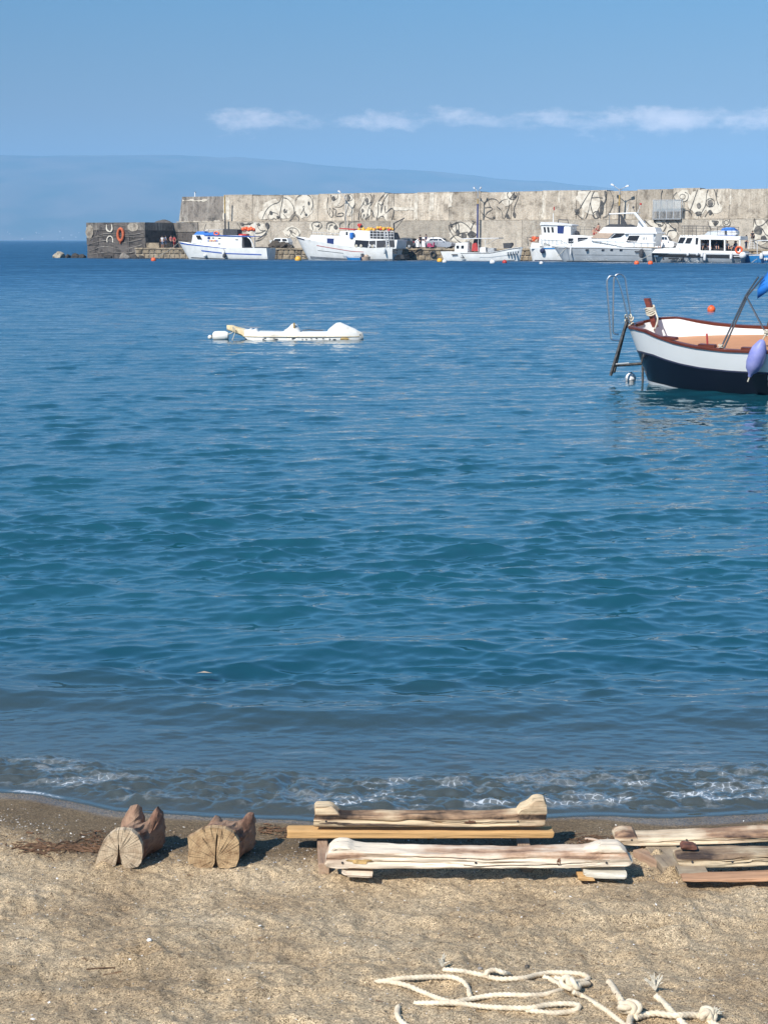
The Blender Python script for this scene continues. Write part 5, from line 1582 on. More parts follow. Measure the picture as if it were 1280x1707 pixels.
for k in range(9):
    b5.win('lettering', 'dark', [(1057.5 + 1.25 * k, 418.1), (1058.3 + 1.25 * k, 418.1), (1058.3 + 1.25 * k, 419.5), (1057.5 + 1.25 * k, 419.5)], -2.14, th=.3)
for k, px_ in enumerate((1071, 1073.6, 1077)):
    b5.win('lettering', 'dark', [(px_, 395), (px_ + .9, 395), (px_ + 1.3, 399), (px_ + .3, 399)], -1.81, th=.06)
fender(b5, 1069, 422, .27, 1.0, 'dark', y=-2.35)
fender(b5, 951, 418, .10, 1.0, 'cwhite', y=-1.6)
b5.slab('swim_platform', 'white2', [(1090, 425), (1097, 425), (1097, 428), (1090, 428)], -1.7, 1.7)

# --- 6: passenger boat
b6 = Boat('passenger_boat', -4.6, 1165, 'grey hulled passenger boat with big side openings and white fenders, bow to the left', 'passenger boat')
X = b6.X
h6 = Hull((X(1082), X(1242)), (X(1093), X(1240)), 2.3, [(0, b6.P(1082, 419.5)[1]), (.2, b6.P(1115, 420)[1]), (1, b6.P(1242, 422)[1])], bow=.6, ue=.4, tw=.92)
h6.build('hull', M['hullgrey'], b6.root)
h6.strip('gunwale_band', M['white2'], b6.root, .0, 1, .90, 1.01, off=.05)
h6.strip('black_band', M['black'], b6.root, .0, 1, .66, .86, off=.03, v0b=.62, v1b=.86)
h6.strip('waterline_band', M['black'], b6.root, .0, 1, .16, .27, off=.03)
b6.slab('deck_side', 'white', [(1086, 421), (1092, 414.5), (1132, 412), (1133, 419), (1166, 420), (1236, 420.5), (1240, 423), (1165, 423)], -2.15, 2.15)
b6.slab('forward_cabin', 'white', [(1124, 419), (1133, 391.5), (1166, 391.5), (1166, 420)], -1.8, 1.8, -1.6, 1.6)
b6.win('front_window', 'glass', [(1129.5, 404.5), (1134, 395.3), (1142, 395.3), (1138, 404.8)], -1.74, th=.2)
b6.win('front_window', 'glass', [(1141.5, 405), (1145.5, 396), (1153.5, 396), (1150, 405.2)], -1.74, th=.2)
b6.win('cabin_door', 'glass', [(1159.5, 396), (1163.5, 396), (1162.5, 407), (1159, 407)], -1.74, th=.2)
b6.slab('saloon_roof', 'white', [(1164, 393), (1168, 391), (1234, 393.5), (1234, 399.5), (1168, 398.8)], -2.0, 2.0)
b6.slab('saloon_floor', 'white', [(1166, 421.5), (1166, 417), (1236, 418.5), (1236, 422.5)], -2.0, 2.0)
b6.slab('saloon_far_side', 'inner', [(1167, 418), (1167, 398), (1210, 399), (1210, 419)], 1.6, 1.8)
for px_, w_ in ((1165, 2.2), (1182, 2.4), (1206.5, 2.4), (1232, 2)):
    b6.slab('pillar', 'white', [(px_, 398), (px_ + w_, 398), (px_ + w_, 419), (px_, 419)], -2.0, -1.85)
    b6.slab('pillar', 'white', [(px_, 398), (px_ + w_, 398), (px_ + w_, 419), (px_, 419)], 1.85, 2.0)
b6.slab('seat_bench', 'cblack', [(1168, 418), (1168, 412), (1230, 413), (1230, 419)], -1.2, -.5)
b6.slab('seat_bench', 'cblack', [(1168, 418), (1168, 410.5), (1230, 411.5), (1230, 419)], .5, 1.2)
rail(b6, [(1136.5, 375.5), (1160, 375.6), (1232, 378)], [1136.5, 1141, 1147, 1154, 1161, 1172, 1184, 1196, 1208, 1220, 1231], 392.5, y=-1.7, mat='dark')
for dy_ in (4.5, 9):
    b6.line('mid_rail', 'dark', [(1136.5, 375.5 + dy_), (1160, 375.6 + dy_), (1232, 378 + dy_)], .022, -1.7)
rail(b6, [(1136.5, 377), (1160, 377), (1232, 379.2)], [1136.5, 1160, 1184, 1208, 1231], 393, y=1.7, mat='dark')
b6.slab('hull_badge', 'dark', [(1104, 433), (1105, 427), (1106.5, 433)], -2.35, -2.1)
for k in range(8):
    b6.win('lettering', 'cblack', [(1114 + 2.1 * k, 429.5 + .6 * (k % 2)), (1115.5 + 2.1 * k, 429.5), (1115.3 + 2.1 * k, 431.6), (1114 + 2.1 * k, 431.6)], -2.28, th=.3)
b6.win('swoosh_logo', 'cblack', [(1131, 431.5), (1139, 429), (1138, 432), (1135, 434), (1135.5, 432)], -2.28, th=.3)
for k in range(5):
    b6.win('lettering', 'cwhite', [(1223 + 1.9 * k, 426), (1224.3 + 1.9 * k, 426), (1224.3 + 1.9 * k, 427.6), (1223 + 1.9 * k, 427.6)], -2.32, th=.1)
for px_, py_, l_ in ((1146.5, 423, .45), (1162, 422.5, .45), (1170, 424, .6), (1174.5, 428.5, .75), (1218.5, 427, .7)):
    fender(b6, px_, py_, .17, l_, 'cwhite', y=-2.45)
fender(b6, 1238, 425.5, .42, .5, 'cwhite', y=-2.5, ball=True)
x_, z_ = b6.P(1231.5, 416, -2.15)
MB().tube([(x_ + .36 * math.cos(a_), -2.15, z_ + .36 * math.sin(a_)) for a_ in [2 * math.pi * k / 16 for k in range(16)]], .11, 6, closed=True).build('lifebuoy', M['orange'], b6.root, True)
# passengers on the benches (their heads and shoulders show in the openings)
pr_ = random.Random(17)
cols = ['cwhite', 'cblack', 'cblue', 'cwhite', 'cnavy', 'cred']
near_lab = ['by the forward pillar', 'second from the forward pillar', 'left of the second pillar', 'just right of the second pillar', 'in the middle of the second opening', 'left of the third pillar', 'just right of the third pillar', 'in the middle of the last opening', 'near the orange lifebuoy']
for k, px_ in enumerate((1171, 1175, 1179.5, 1187.5, 1194, 1201, 1212, 1219, 1226)):
    x_ = at_t(px_, 412, b6.t - .9).x
    z_ = b6.P(px_, 413.2, -.9)[1]
    cshirt = cols[k % 6]
    person(pier_w(x_, b6.t - .85 + (k % 2) * 1.7, z_ - .1), PROT + pr_.uniform(-.8, .8), f'seated passenger in {dict(cwhite="white", cblack="black", cblue="grey blue", cnavy="navy", cred="red")[cshirt]} shirt aboard the passenger boat {near_lab[k]}', shirt=cshirt, pants='cblue', pose='sit', group='passengers seated in the passenger boat')
# tarp covered tender on its roof
bt_ = Boat('covered_tender', -4.4, 1212, 'small tender under a bright blue cover on the passenger boat roof', 'dinghy', None)
bt_.slab('hull', 'cwhite', [(1197, 392.5), (1195, 388), (1200, 384), (1226, 384), (1228, 389), (1224, 393)], -.8, .8, -.9, .9)
bt_.slab('cover', 'blue2', [(1201, 384.3), (1203, 380), (1209, 378.5), (1219, 378.5), (1224, 382), (1225, 384.3)], -.85, .85, -.5, .5)
bt_.slab('stripe', 'blue', [(1196, 391.8), (1224, 392), (1224, 393.4), (1197, 393.2)], -.95, .95)
bt_.slab('outboard_motor', 'dark', [(1208, 390), (1208, 384), (1211, 384), (1211, 390)], -.98, -.9)
bt_.slab('cloth', 'hullgrey', [(1174, 391), (1180, 385), (1200, 383.5), (1200, 391.5)], -.2, .3, parent=bt_.root)
# --- 7: blue boat at the right edge
b7 = Boat('open_boat', -3.2, 1265, 'bright blue open boat cut by the right edge of the picture', 'boat')
X = b7.X
h7 = Hull((X(1322), X(1243)), (X(1318), X(1246)), 1.2, [(0, 1.9), (.3, 1.15), (.6, .95), (1, b7.P(1243, 424)[1])], bow=.6)
h7.build('hull', M['lblue'], b7.root, mdeck='cwhite')
h7.strip('white_strake', M['cwhite'], b7.root, 0, 1, .90, .97, off=.02)
b7.slab('console', 'cwhite', [(1270, 424), (1271, 418.5), (1281, 418.5), (1282, 424)], -.4, .4)
for k in range(4):
    b7.win('painted_letter', 'cwhite', [(1273 + 3 * k, 431), (1275 + 3 * k, 428.5), (1276 + 3 * k, 431), (1274.6 + 3 * k, 434)], -1.2, th=.2)
fender(b7, 1269, 426.5, .22, .7, 'cwhite', y=-1.4)
for y_ in (-.9, .9):
    b7.line('awning_post', 'cwhite', [(1262, 424), (1262, 401)], .04, y_)
b7.slab('awning', 'cwhite', [(1259, 401.5), (1262, 400), (1330, 398), (1330, 399.5)], -1.1, 1.1)
# step ladder with person in black behind the blue boat
p = at_t(1253, 420, 1.6)
root = empty('step_ladder', pier_w(p.x, 1.6, Z_QUAY), PROT, 'white step ladder standing on the quay left of the blue boat', 'ladder')
for s in (-1, 1):
    MB().tube([(s * .35, -.35, 0), (s * .22, 0, 1.3)], .03, 5).build('stile', M['cwhite'], root)
    MB().tube([(s * .35, .35, 0), (s * .22, 0, 1.3)], .03, 5).build('rear_leg', M['cwhite'], root)
for k in range(4):
    MB().box((0, -.30 + .08 * k, .25 + .28 * k), (.62 - .06 * k, .12, .03)).build('tread', M['cwhite'], root)
MB().box((0, 0, 1.31), (.5, .2, .04)).build('platform', M['cwhite'], root)
person(pier_w(p.x, 1.6, Z_QUAY + 1.33), PROT + .4, 'person in black sitting on top of the step ladder near the right edge', shirt='cblack', pants='cblack', pose='sit')
# two sunbathers on the boat behind the yacht
p = at_t(990, 389, -.6)
person(pier_w(at_t(990, 389, -.6).x, -.6, b4.P(990, 391, 0)[1]), PROT + .8, 'bare chested tanned person sitting left on the deck behind the yacht', pants='cred', pose='sit', bare=True)
person(pier_w(at_t(997, 389, -.2).x, -.2, b4.P(990, 389, 0)[1] + .3), PROT - 2.4, 'bare backed person sitting right on the deck behind the yacht screen', pants='cred', pose='sit', bare=True, h=1.8)
MB_ = b4.slab('aft_deck', 'white', [(980, 393), (1003, 393), (1003, 412), (980, 412)], -1.2, 1.2)

# quay furniture
for px_, lab in ((722, 'black rubber tyre hung on the quay wall under the silver car'), (686, 'black rubber tyre hung on the quay by the stern of the red striped boat')):
    p = at_t(px_, 420, .3)
    o = MB().tube([(.34 * math.cos(a_), 0, .34 * math.sin(a_)) for a_ in [2 * math.pi * k / 14 for k in range(14)]], .12, 7, closed=True).build('tyre', M['black'], None, True, loc=pier_w(p.x, .28, .75), rz=PROT)
    setp(o, lab, 'tyre', 'tyres hung on the quay')
# ropes from boats to quay / buoys
def bw(bt, px, py, y=0.0):
    q = bt.P(px, py, y)
    return pier_w(bt.s0 + q[0], bt.t + y, q[1])
def buoy(px, py, r_, mat, label, group='small buoys floating in front of the pier', t=-8.0):
    w_ = at_z(px, py, 0.0)
    root = MB().ball((0, 0, r_ * .35), r_, 10).build('buoy', M[mat], None, True, loc=w_)
    MB().tube([(0, 0, r_ * 1.2), (0, 0, r_ * 1.5)], r_ * .18, 5).build('ring', M['dark'], root)
    setp(root, label, 'buoy', group)
    return w_
w1 = buoy(256, 434.5, .32, 'orange', 'orange buoy floating left of the blue striped boat bow')
rope_between(bw(b1, 299, 403), w1 + Vector((0, 0, .3)), .2, 'slack rope from the blue striped bow down to the orange buoy')
w2 = buoy(497, 434, .42, 'yellow', 'orange yellow buoy floating left of the red striped boat bow')
rope_between(bw(b1, 452, 414), pier_w(at_t(470, 412, .8).x, .8, Z_QUAY), .15, 'mooring rope from the blue striped stern to the quay')
rope_between(bw(b2, 496, 395), pier_w(at_t(482, 412, .8).x, .8, Z_QUAY), .2, 'mooring rope from the red striped bow to the quay')
buoy(733, 436, .34, 'yellow', 'yellow buoy floating left of the small canopied boat')
buoy(741, 437, .28, 'cwhite', 'white buoy floating beside the yellow buoy')
buoy(821, 438.5, .33, 'cwhite', 'white buoy floating in front of the small canopied boat')
buoy(841, 438, .27, 'red', 'dark red buoy floating right of the white one')
buoy(902, 439.5, .22, 'cwhite', 'small white buoy under the bow of the square wheelhouse boat')
buoy(1061, 440, .28, 'orange', 'orange buoy floating under the yacht side, left of a pair')
buoy(1084, 440, .28, 'orange', 'orange buoy floating between the yacht and the passenger boat')
rope_between(bw(b3, 870, 411.5), bw(b4, 883, 404), .1, 'rope from the canopied boat bow toward the square wheelhouse boat')
rope_between(bw(b5, 945, 411.5, -1.5), bw(b5, 929, 427, -3), .0, 'white line running down from the yacht bow into the water')
rope_between(bw(b5, 1085, 423, -2.2), bw(b5, 1058, 435, -4), .1, 'white line from the yacht stern down to the left orange buoy')
rope_between(bw(b7, 1262, 431, -1.2), bw(b7, 1253, 437, -2), .0, 'pale line from the blue boat side into the water')
# ================================================================== THE NEAR ROWING BOAT
def wood_mat(name, pale, brown, dark, topband=0.0, white=0.5, ax=0, seed=0.0, gr=1.0):
    """weathered timber; ax = grain axis in object space; topband = height above which it is worn brown"""
    m = bpy.data.materials.new(name)
    m.use_nodes = True
    nt = m.node_tree
    b = nt.nodes['Principled BSDF']
    b.inputs['Roughness'].default_value = 0.85
    b.inputs['Specular IOR Level'].default_value = 0.25
    t = N(nt, 'ShaderNodeTexCoord')
    st = [14.0, 14.0, 14.0]; st[ax] = 1.6
    mp = N(nt, 'ShaderNodeMapping'); mp.inputs[3].default_value = st; mp.inputs[1].default_value = (seed, seed * 1.7, seed * .3)
    L(nt, t, mp, 3)
    n1 = N(nt, 'ShaderNodeTexNoise', i_Scale=1.0, i_Detail=8.0, i_Roughness=0.62, i_Distortion=0.4)
    L(nt, mp, n1)
    st2 = [70.0, 70.0, 70.0]; st2[ax] = 2.6
    mp2 = N(nt, 'ShaderNodeMapping'); mp2.inputs[3].default_value = st2; mp2.inputs[1].default_value = (seed * 3, seed, seed)
    L(nt, t, mp2, 3)
    n2 = N(nt, 'ShaderNodeTexNoise', i_Scale=1.0, i_Detail=6.0, i_Roughness=0.7, i_Distortion=0.8)
    L(nt, mp2, n2)
    n4 = N(nt, 'ShaderNodeTexNoise', i_Scale=5.0, i_Detail=5.0, i_Roughness=0.6)
    L(nt, t, n4, 3)
    sx = N(nt, 'ShaderNodeSeparateXYZ'); L(nt, t, sx, 3)
    f = math_n(nt, 'ADD', math_n(nt, 'MULTIPLY', n1.outputs[0], None, vb=0.65), math_n(nt, 'MULTIPLY', n4.outputs[0], None, vb=0.65))
    if topband:
        z = ramp(nt, [(0.0, g(.62)), (topband * 4, g(.60)), (topband * 5.2, g(.385)), (topband * 7.4, g(.385)), (topband * 8.6, g(.62))])
        nt.links.new(math_n(nt, 'MULTIPLY', sx.outputs[2], None, vb=6.0), z.inputs[0])
        f = math_n(nt, 'ADD', f, math_n(nt, 'SUBTRACT', z.outputs[0], None, vb=.5))
    r = ramp(nt, [(0.62 - white * 0.2 - .08, dark), (0.65 - white * 0.2, brown), (0.73 - white * 0.2, tuple(a * .45 + c * .55 for a, c in zip(brown, pale))), (0.84 - white * 0.2, pale)])
    nt.links.new(f, r.inputs[0])
    r2 = ramp(nt, [(0.33, g(0.36)), (0.41, g(0.78)), (0.49, g(0.96)), (0.6, g(1.0)), (0.75, g(1.1))])
    L(nt, n2, r2)
    c = mixc(nt, 0.85 * gr, r.outputs[0], r2.outputs[0], 'MULTIPLY')
    nt.links.new(c, b.inputs[0])
    bp = N(nt, 'ShaderNodeBump', i_Strength=0.9, i_Distance=0.004)
    nt.links.new(math_n(nt, 'ADD', n2.outputs[0], n1.outputs[0]), bp.inputs['Height'])
    L(nt, bp, b, 0, 'Normal')
    return m
mahog = wood_mat('mahogany_varnish', (0.13, 0.035, 0.022), (0.09, 0.022, 0.016), (0.05, 0.012, 0.01), white=.6, gr=.4)
mahog.node_tree.nodes['Principled BSDF'].inputs['Roughness'].default_value = 0.3
navy = pm('navy_hull_paint', (0.006, 0.006, 0.014), 0.22, var=0.15, scale=1.5, coat=0.3)
hullw = pm('hull_white_gloss', (0.84, 0.84, 0.83), 0.3, var=0.03, scale=1.2)
inner_w = pm('inner_white_paint', (0.80, 0.79, 0.77), 0.5, var=0.04, scale=1.5)
floor_m = pm('tan_floor', (0.50, 0.235, 0.11), 0.6, var=0.08, scale=2.0)
fendm = pm('lilac_fender', (0.28, 0.29, 0.55), 0.5, var=0.18, scale=5.0, col2=(0.17, 0.19, 0.48))
whrope = pm('pale_rope', (0.66, 0.60, 0.48), 0.9, var=0.12, scale=60, bump=0.5, bscale=120)

GA = R(-35)
GRX = R(7.5)
gz = empty('rowing_boat', (4.62, 28.45, 0.0), 0, 'white and navy wooden boat with mahogany rim and tan floor at the right edge', 'rowing boat')
gz.rotation_euler = (GRX, R(-0.6), GA)
bpy.context.view_layer.update()
GMI = gz.matrix_world.inverted()
def gpx(px, py, y):
    """local point on the boat plane y = const seen at this pixel"""
    o = GMI @ Vector((0, 0, H_CAM))
    d = GMI.to_3x3() @ ray(px, py)
    k = (y - o.y) / d.y
    return o + d * k
Lg = 6.0
hg = Hull((0, Lg), (0.50, Lg - .4), 1.16, [(0, 1.07), (.05, 1.11), (.10, 1.10), (.15, 1.03), (.21, .96), (.28, .91), (.38, .88), (.5, .88), (.75, .95), (1, 1.12)], zb=-0.42, bow=0.50, ue=.5, tw=0.02, us=.5, flare=0.05, vp=0.24, spow=2.4)
hg.build('hull', hullw, gz, nu=60, nv=18, deck=None)
hg.strip('navy_side', navy, gz, 0.0, 1.0, 0.0, 0.715, off=0.006, n=60, sides=(-1, 1))
def fine_strip(name, mat, v0, v1, off, n=70):
    mb = MB()
    for side in (-1, 1):
        vs = []
        for k in range(n + 1):
            u = (k / n) ** 1.3
            for j in range(7):
                vs.append(hg.pt(u, v0 + (v1 - v0) * j / 6, side, off))
        mb.add(vs, [(k * 7 + j, k * 7 + j + 1, k * 7 + j + 8, k * 7 + j + 7) for k in range(n) for j in range(6)])
    return mb.build(name, mat, gz, True)
for o in list(gz.children):
    if o.name.startswith('navy_side'):
        bpy.data.objects.remove(o)
fine_strip('navy_side', navy, 0.05, 0.70, 0.006)
fine_strip('blue_pinstripe', M['cnavy'], 0.700, 0.722, 0.009)
fine_strip('white_bottom', M['cwhite'], 0.26, 0.345, 0.010)
# inside skin, floor and rim
hin = Hull((0.08, Lg - .08), (0.55, Lg - .5), 1.10, hg.sheer, zb=-0.42, bow=0.50, ue=.5, tw=0.02, us=.5, flare=0.05, vp=0.24, spow=2.4)
mb = MB()
n = 60
for side in (-1, 1):
    vs = []
    for k in range(n + 1):
        u = (k / n) ** 1.2
        for j in range(7):
            vs.append(hin.pt(u, 0.60 + 0.39 * j / 6, side))
    mb.add(vs, [(k * 7 + j, k * 7 + j + 1, k * 7 + j + 8, k * 7 + j + 7) for k in range(n) for j in range(6)])
mb.build('inner_side', inner_w, gz, True)
mb = MB()
vs = []
for k in range(n + 1):
    u = (k / n) ** 1.2
    zf = 0.76
    v = (zf + .42) / (interp(hin.sheer, u) + .42)
    a = hin.pt(u, v, -1); b_ = hin.pt(u, v, 1)
    vs += [(a[0], a[1] - .03, zf), (b_[0], b_[1] + .03, zf)]
mb.add(vs, [(2 * k, 2 * k + 1, 2 * k + 3, 2 * k + 2) for k in range(n)])
mb.build('floor', floor_m, gz)
mb = MB()
for side in (-1, 1):
    vs = []
    for k in range(n + 1):
        u = (k / n) ** 1.3
        a = hg.pt(u, 1.0, side, 0.012); c = hin.pt(u, 1.0, side, 0.0)
        z = a[2]
        wd_ = max(abs(a[1]) - 0.085, 0.0)
        c = (a[0] + (.10 if u < .02 else 0.0), side * wd_, z)
        vs += [(a[0], a[1], z - .022), (a[0], a[1], z + .012), (a[0], a[1] - side * .01, z + .022), (c[0], c[1], z + .022), (c[0], c[1], z - .03)]
    mb.add(vs, [(k * 5 + j, k * 5 + (j + 1) % 5, k * 5 + 5 + (j + 1) % 5, k * 5 + 5 + j) for k in range(n) for j in range(5)])
mb.build('gunwale', mahog, gz, True)
# far part of the boat outside the frame: thwarts and stem posts
for x in (3.6, 4.7):
    MB().box((x, 0, .74), (.26, 1.7, .04)).build('thwart', mahog, gz)
# mooring post at the bow with rope turned round it
pb = gpx(1088, 530, 0.22); pt_ = gpx(1078.5, 497, 0.22)
dirp = (pt_ - pb)
mb = MB()
q0 = pb - dirp * 0.45
side_ = Vector((0.045, 0, 0)); dp = Vector((0, 0.04, 0))
mb.add([q0 - side_ - dp, q0 + side_ - dp, q0 + side_ + dp, q0 - side_ + dp, pt_ - side_ * 1.15 - dp, pt_ + side_ * 1.15 - dp, pt_ + side_ * 1.15 + dp, pt_ - side_ * 1.15 + dp],
       [(0, 3, 2, 1), (4, 5, 6, 7), (0, 1, 5, 4), (1, 2, 6, 5), (2, 3, 7, 6), (3, 0, 4, 7)])
post = mb.build('bow_post', pm('red_brown_paint', (0.20, 0.045, 0.03), 0.45, var=0.2, scale=20), gz)
turns = []
for k in range(80):
    f = k / 79
    c = pb + dirp * (0.14 + 0.42 * f + 0.03 * math.sin(k * .9))
    a_ = f * 2 * math.pi * 5.2
    turns.append(c + Vector((.085 * math.cos(a_), .075 * math.sin(a_), .012 * math.sin(a_ + 1))))
o = MB().tube(turns, .017, 6).build('post_rope', whrope, None, True)
o.matrix_world = gz.matrix_world.copy()
setp(o, 'pale rope wound round the red brown bow post of the navy boat', 'rope')
tail = [turns[-1]] + [gpx(x, y, yy) for x, y, yy in [(1094, 524, .15), (1096, 532, .1), (1094, 541, .05), (1091, 548, -.02)]]
flo = lambda px, py: None
def gfloor(px, py, z=.78):
    o = GMI @ Vector((0, 0, H_CAM)); d = GMI.to_3x3() @ ray(px, py)
    k = (z - o.z) / d.z
    return o + d * k
tail += [gfloor(x, y) for x, y in [(1090, 549), (1098, 545), (1107, 547), (1112, 550), (1104, 552.5), (1094, 551), (1089, 548.5), (1096, 546.5), (1106, 549.5), (1113, 551)]]
o = MB().tube(smooth_path(tail, 5), .015, 6).build('coiled_rope', whrope, None, True)
o.matrix_world = gz.matrix_world.copy()
setp(o, 'pale rope end coiled on the tan floor in the bow of the navy boat', 'rope')
# pads and thole pins on the near rim
def rim(u, side=-1, off=-.045):
    a = hg.pt(u, 1.0, side, off)
    return Vector((a[0], a[1], a[2] + .022))
def u_at(px, side=-1):
    best = min(((abs((ray_px(gz.matrix_world @ rim(k / 200, side))[0]) - px), k / 200) for k in range(4, 190)))
    return best[1]
def ray_px(p):
    d = p - Vector((0, 0, H_CAM))
    f = Vector((0, cp, -sp)); up = Vector((0, sp, cp))
    zc_ = d.dot(f)
    return 640 + F_PX * d.x / zc_, 853.5 - F_PX * d.dot(up) / zc_
for pa, pb_ in ((1105, 1128), (1166, 1194), (1235, 1255)):
    ua, ub = u_at(pa), u_at(pb_)
    A, B_ = rim(ua), rim(ub)
    mid = (A + B_) / 2; dd = B_ - A
    MB().box((0, 0, .022), (dd.length, .09, .045), top=.93).build('rowlock_pad', mahog, gz, loc=mid, rz=math.atan2(dd.y, dd.x))
u_ = u_at(1176)
p_ = rim(u_, -1, -.16)
MB().tube([p_ + Vector((0, 0, -.06)), p_ + Vector((-.02, .02, .20))], .017, 7).build('thole_pin', M['cred'], gz, True)
# bimini frame and canopy
ra = rim(u_at(1200), -1, -.06)
top_y = -0.80
knee = gpx(1243, 492, top_y); head_ = gpx(1264, 461, top_y)
frame_mat = pm('canopy_tube', (0.20, 0.21, 0.23), 0.3, metal=.8, var=.1)
for dx_ in (0, .07):
    for sgn in (-1, 1):
        def mir(v): return Vector((v.x, v.y * (-sgn if sgn > 0 else 1) * (1), v.z)) if sgn > 0 else Vector(v)
        pts_ = [ra + Vector((dx_ * .8, 0, 0)), knee + Vector((dx_ * .5, 0, 0)), head_ + Vector((dx_ * 1.2, 0, 0))]
        if sgn > 0: pts_ = [Vector((p.x, -p.y, p.z)) for p in pts_]
        MB().tube(pts_, .016, 7).build('canopy_leg', frame_mat, gz, True)
br = gpx(1277, 556, -.95)
for sgn in (1, -1):
    MB().tube([Vector((knee.x, knee.y * sgn, knee.z)), Vector((br.x, br.y * sgn, br.z))], .016, 7).build('canopy_brace', frame_mat, gz, True)
    h2_ = head_ + Vector((1.7, 0, .12)); foot2 = Vector((br.x + .9, br.y, br.z))
    MB().tube([Vector((foot2.x, foot2.y * sgn, foot2.z)), Vector((h2_.x, h2_.y * sgn, h2_.z))], .016, 7).build('canopy_leg', frame_mat, gz, True)
mb = MB()
nx_, ny_ = 14, 12
vs = []
for i in range(nx_ + 1):
    fx = i / nx_
    for j in range(ny_ + 1):
        fy = j / ny_ * 2 - 1
        x = head_.x - .02 + 1.95 * fx
        z = head_.z + .14 + .10 * math.sin(math.pi * fx) - .26 * abs(fy) ** 2.6 - .015 * math.sin(fx * 9) * (1 - fy * fy)
        if i == 0: z -= .09
        if i == 1: z -= .02
        vs.append((x + (0 if i > 0 else .03), fy * abs(head_.y) * 1.06, z))
for i in range(nx_):
    for j in range(ny_):
        a = i * (ny_ + 1) + j
        mb.f.append((a, a + 1, a + ny_ + 2, a + ny_ + 1))
mb.v = vs
c_ = mb.build('canopy', M['blue2'], gz, 'all', fix=False)
sm = c_.modifiers.new('thick', 'SOLIDIFY'); sm.thickness = .012
side_len = [(1.95 * k / 10) for k in range(11)]
for sgn in (-1, 1):
    mb = MB()
    y = sgn * abs(head_.y) * 1.065
    vs = []
    for k in range(11):
        x = head_.x + .0 + 1.93 * k / 10
        zt_ = head_.z - .10 + .10 * math.sin(math.pi * k / 10)
        if k == 0: zt_ -= .10
        vs += [(x, y, zt_), (x, y + sgn * .01, zt_ - .16)]
    mb.add(vs, [(2 * k, 2 * k + 1, 2 * k + 3, 2 * k + 2) for k in range(10)])
    v_ = mb.build('canopy_valance', M['blue2'], gz, 'all', fix=False)
    s2 = v_.modifiers.new('thick', 'SOLIDIFY'); s2.thickness = .008
# knots on the frame feet
for P0 in (ra, Vector((br.x, br.y, br.z))):
    mb = MB()
    for k in range(3):
        mb.tube([P0 + Vector((.035 * math.cos(a_ + k), .03 * math.sin(a_ + k), -.02 + .035 * k + .01 * math.sin(2 * a_))) for a_ in [2 * math.pi * q / 12 for q in range(12)]], .011, 5, closed=True)
    o = mb.build('lashing', whrope, gz, True); o['kind'] = 'stuff'
# fender
ft, fb = gpx(1271, 566, -1.22), gpx(1251, 623, -1.25)
ax_ = (fb - ft)
Lf = ax_.length
fo_ = MB().lathe([(.02, 0), (.05, .02), (.075, .06), (.125, .16), (.14, .26), (.14, Lf - .20), (.11, Lf - .08), (.04, Lf), (.03, Lf + .05)], n=18).build('fender', fendm, None, True)
fo_.matrix_world = gz.matrix_world @ Matrix.Translation(ft) @ ax_.to_track_quat('Z', 'Y').to_matrix().to_4x4()
setp(fo_, 'lilac blue fender hanging over the white side of the navy boat', 'fender')
o = MB().tube([Vector((br.x, br.y, br.z)), ft, ], .012, 5).build('fender_rope', whrope, None, True); o.matrix_world = gz.matrix_world.copy()
setp(o, 'short rope holding the lilac fender to the boat rim', 'rope')
o = MB().tube([(0, 0, Lf + .04), (.01, 0, Lf + .09), (.02, 0, Lf + .14)], .012, 5).build('rope_end', whrope, fo_, True)

# boarding ladder hooked on the bow
YL = 28.25
lad = empty('boarding_ladder', at_y(1040, 560, YL), 0, 'steel boarding ladder with two tall handrail hoops hung on the bow of the navy boat', 'ladder')
lo = lad.location.copy()
def lp(pts, dy=0.0): return [at_y(a, b, YL + dy) - lo for a, b in pts]
hoops = [([(1032, 567), (1024, 566.5), (1019, 564.5), (1017.5, 555), (1014, 510), (1011.5, 472), (1013.5, 463), (1018.5, 459), (1025, 460.5), (1030, 467), (1036, 485), (1043, 515), (1046, 526), (1049, 538)], -.12),
         ([(1031, 556.5), (1025, 556), (1022, 553), (1021.5, 540), (1022, 500), (1023, 466), (1026, 458.5), (1032, 456), (1038, 458), (1042, 464), (1045, 485), (1049, 512), (1052, 530), (1052.5, 540)], .14)]
for pts_, dy in hoops:
    MB().tube(smooth_path(lp(pts_, dy), 4), .0165, 8).build('handrail_hoop', M['steel'], lad, True)
stm = pm('weathered_ladder_metal', (0.13, 0.12, 0.11), 0.5, metal=0.5, var=0.3, scale=18)
for (a, b), dy in ((((1046, 532), (1017.5, 626)), -.12), (((1041, 548), (1023, 621)), .14)):
    A, B_ = lp([a, b], dy)
    t_ = (B_ - A).normalized()
    MB().tube([A, B_], [.032, .028], 4).build('stile', stm, lad)
for k, f in enumerate((.25, .5, .75, .97)):
    A = lp([(1046 + (1017.5 - 1046) * f, 532 + 94 * f)], -.13)[0]; B_ = lp([(1044 + (1021 - 1044) * f, 536 + 86 * f)], .15)[0]
    MB().tube([A, B_], .028, 5).build('rung', stm, lad)
A, B_ = lp([(1024, 609), (1074, 605.5)], 0)
MB().tube([A, B_], .03, 6).build('stand_off_bar', stm, lad, True)
A, B_ = lp([(1026, 607), (1048, 605)], -.12)
MB().tube([A, B_], .018, 6).build('bar_sleeve', M['galv'], lad, True)
A, B_ = lp([(1071, 592), (1071, 638)], 0)
MB().tube([A, B_], .022, 6).build('stand_off_leg', stm, lad, True)
mb = MB()
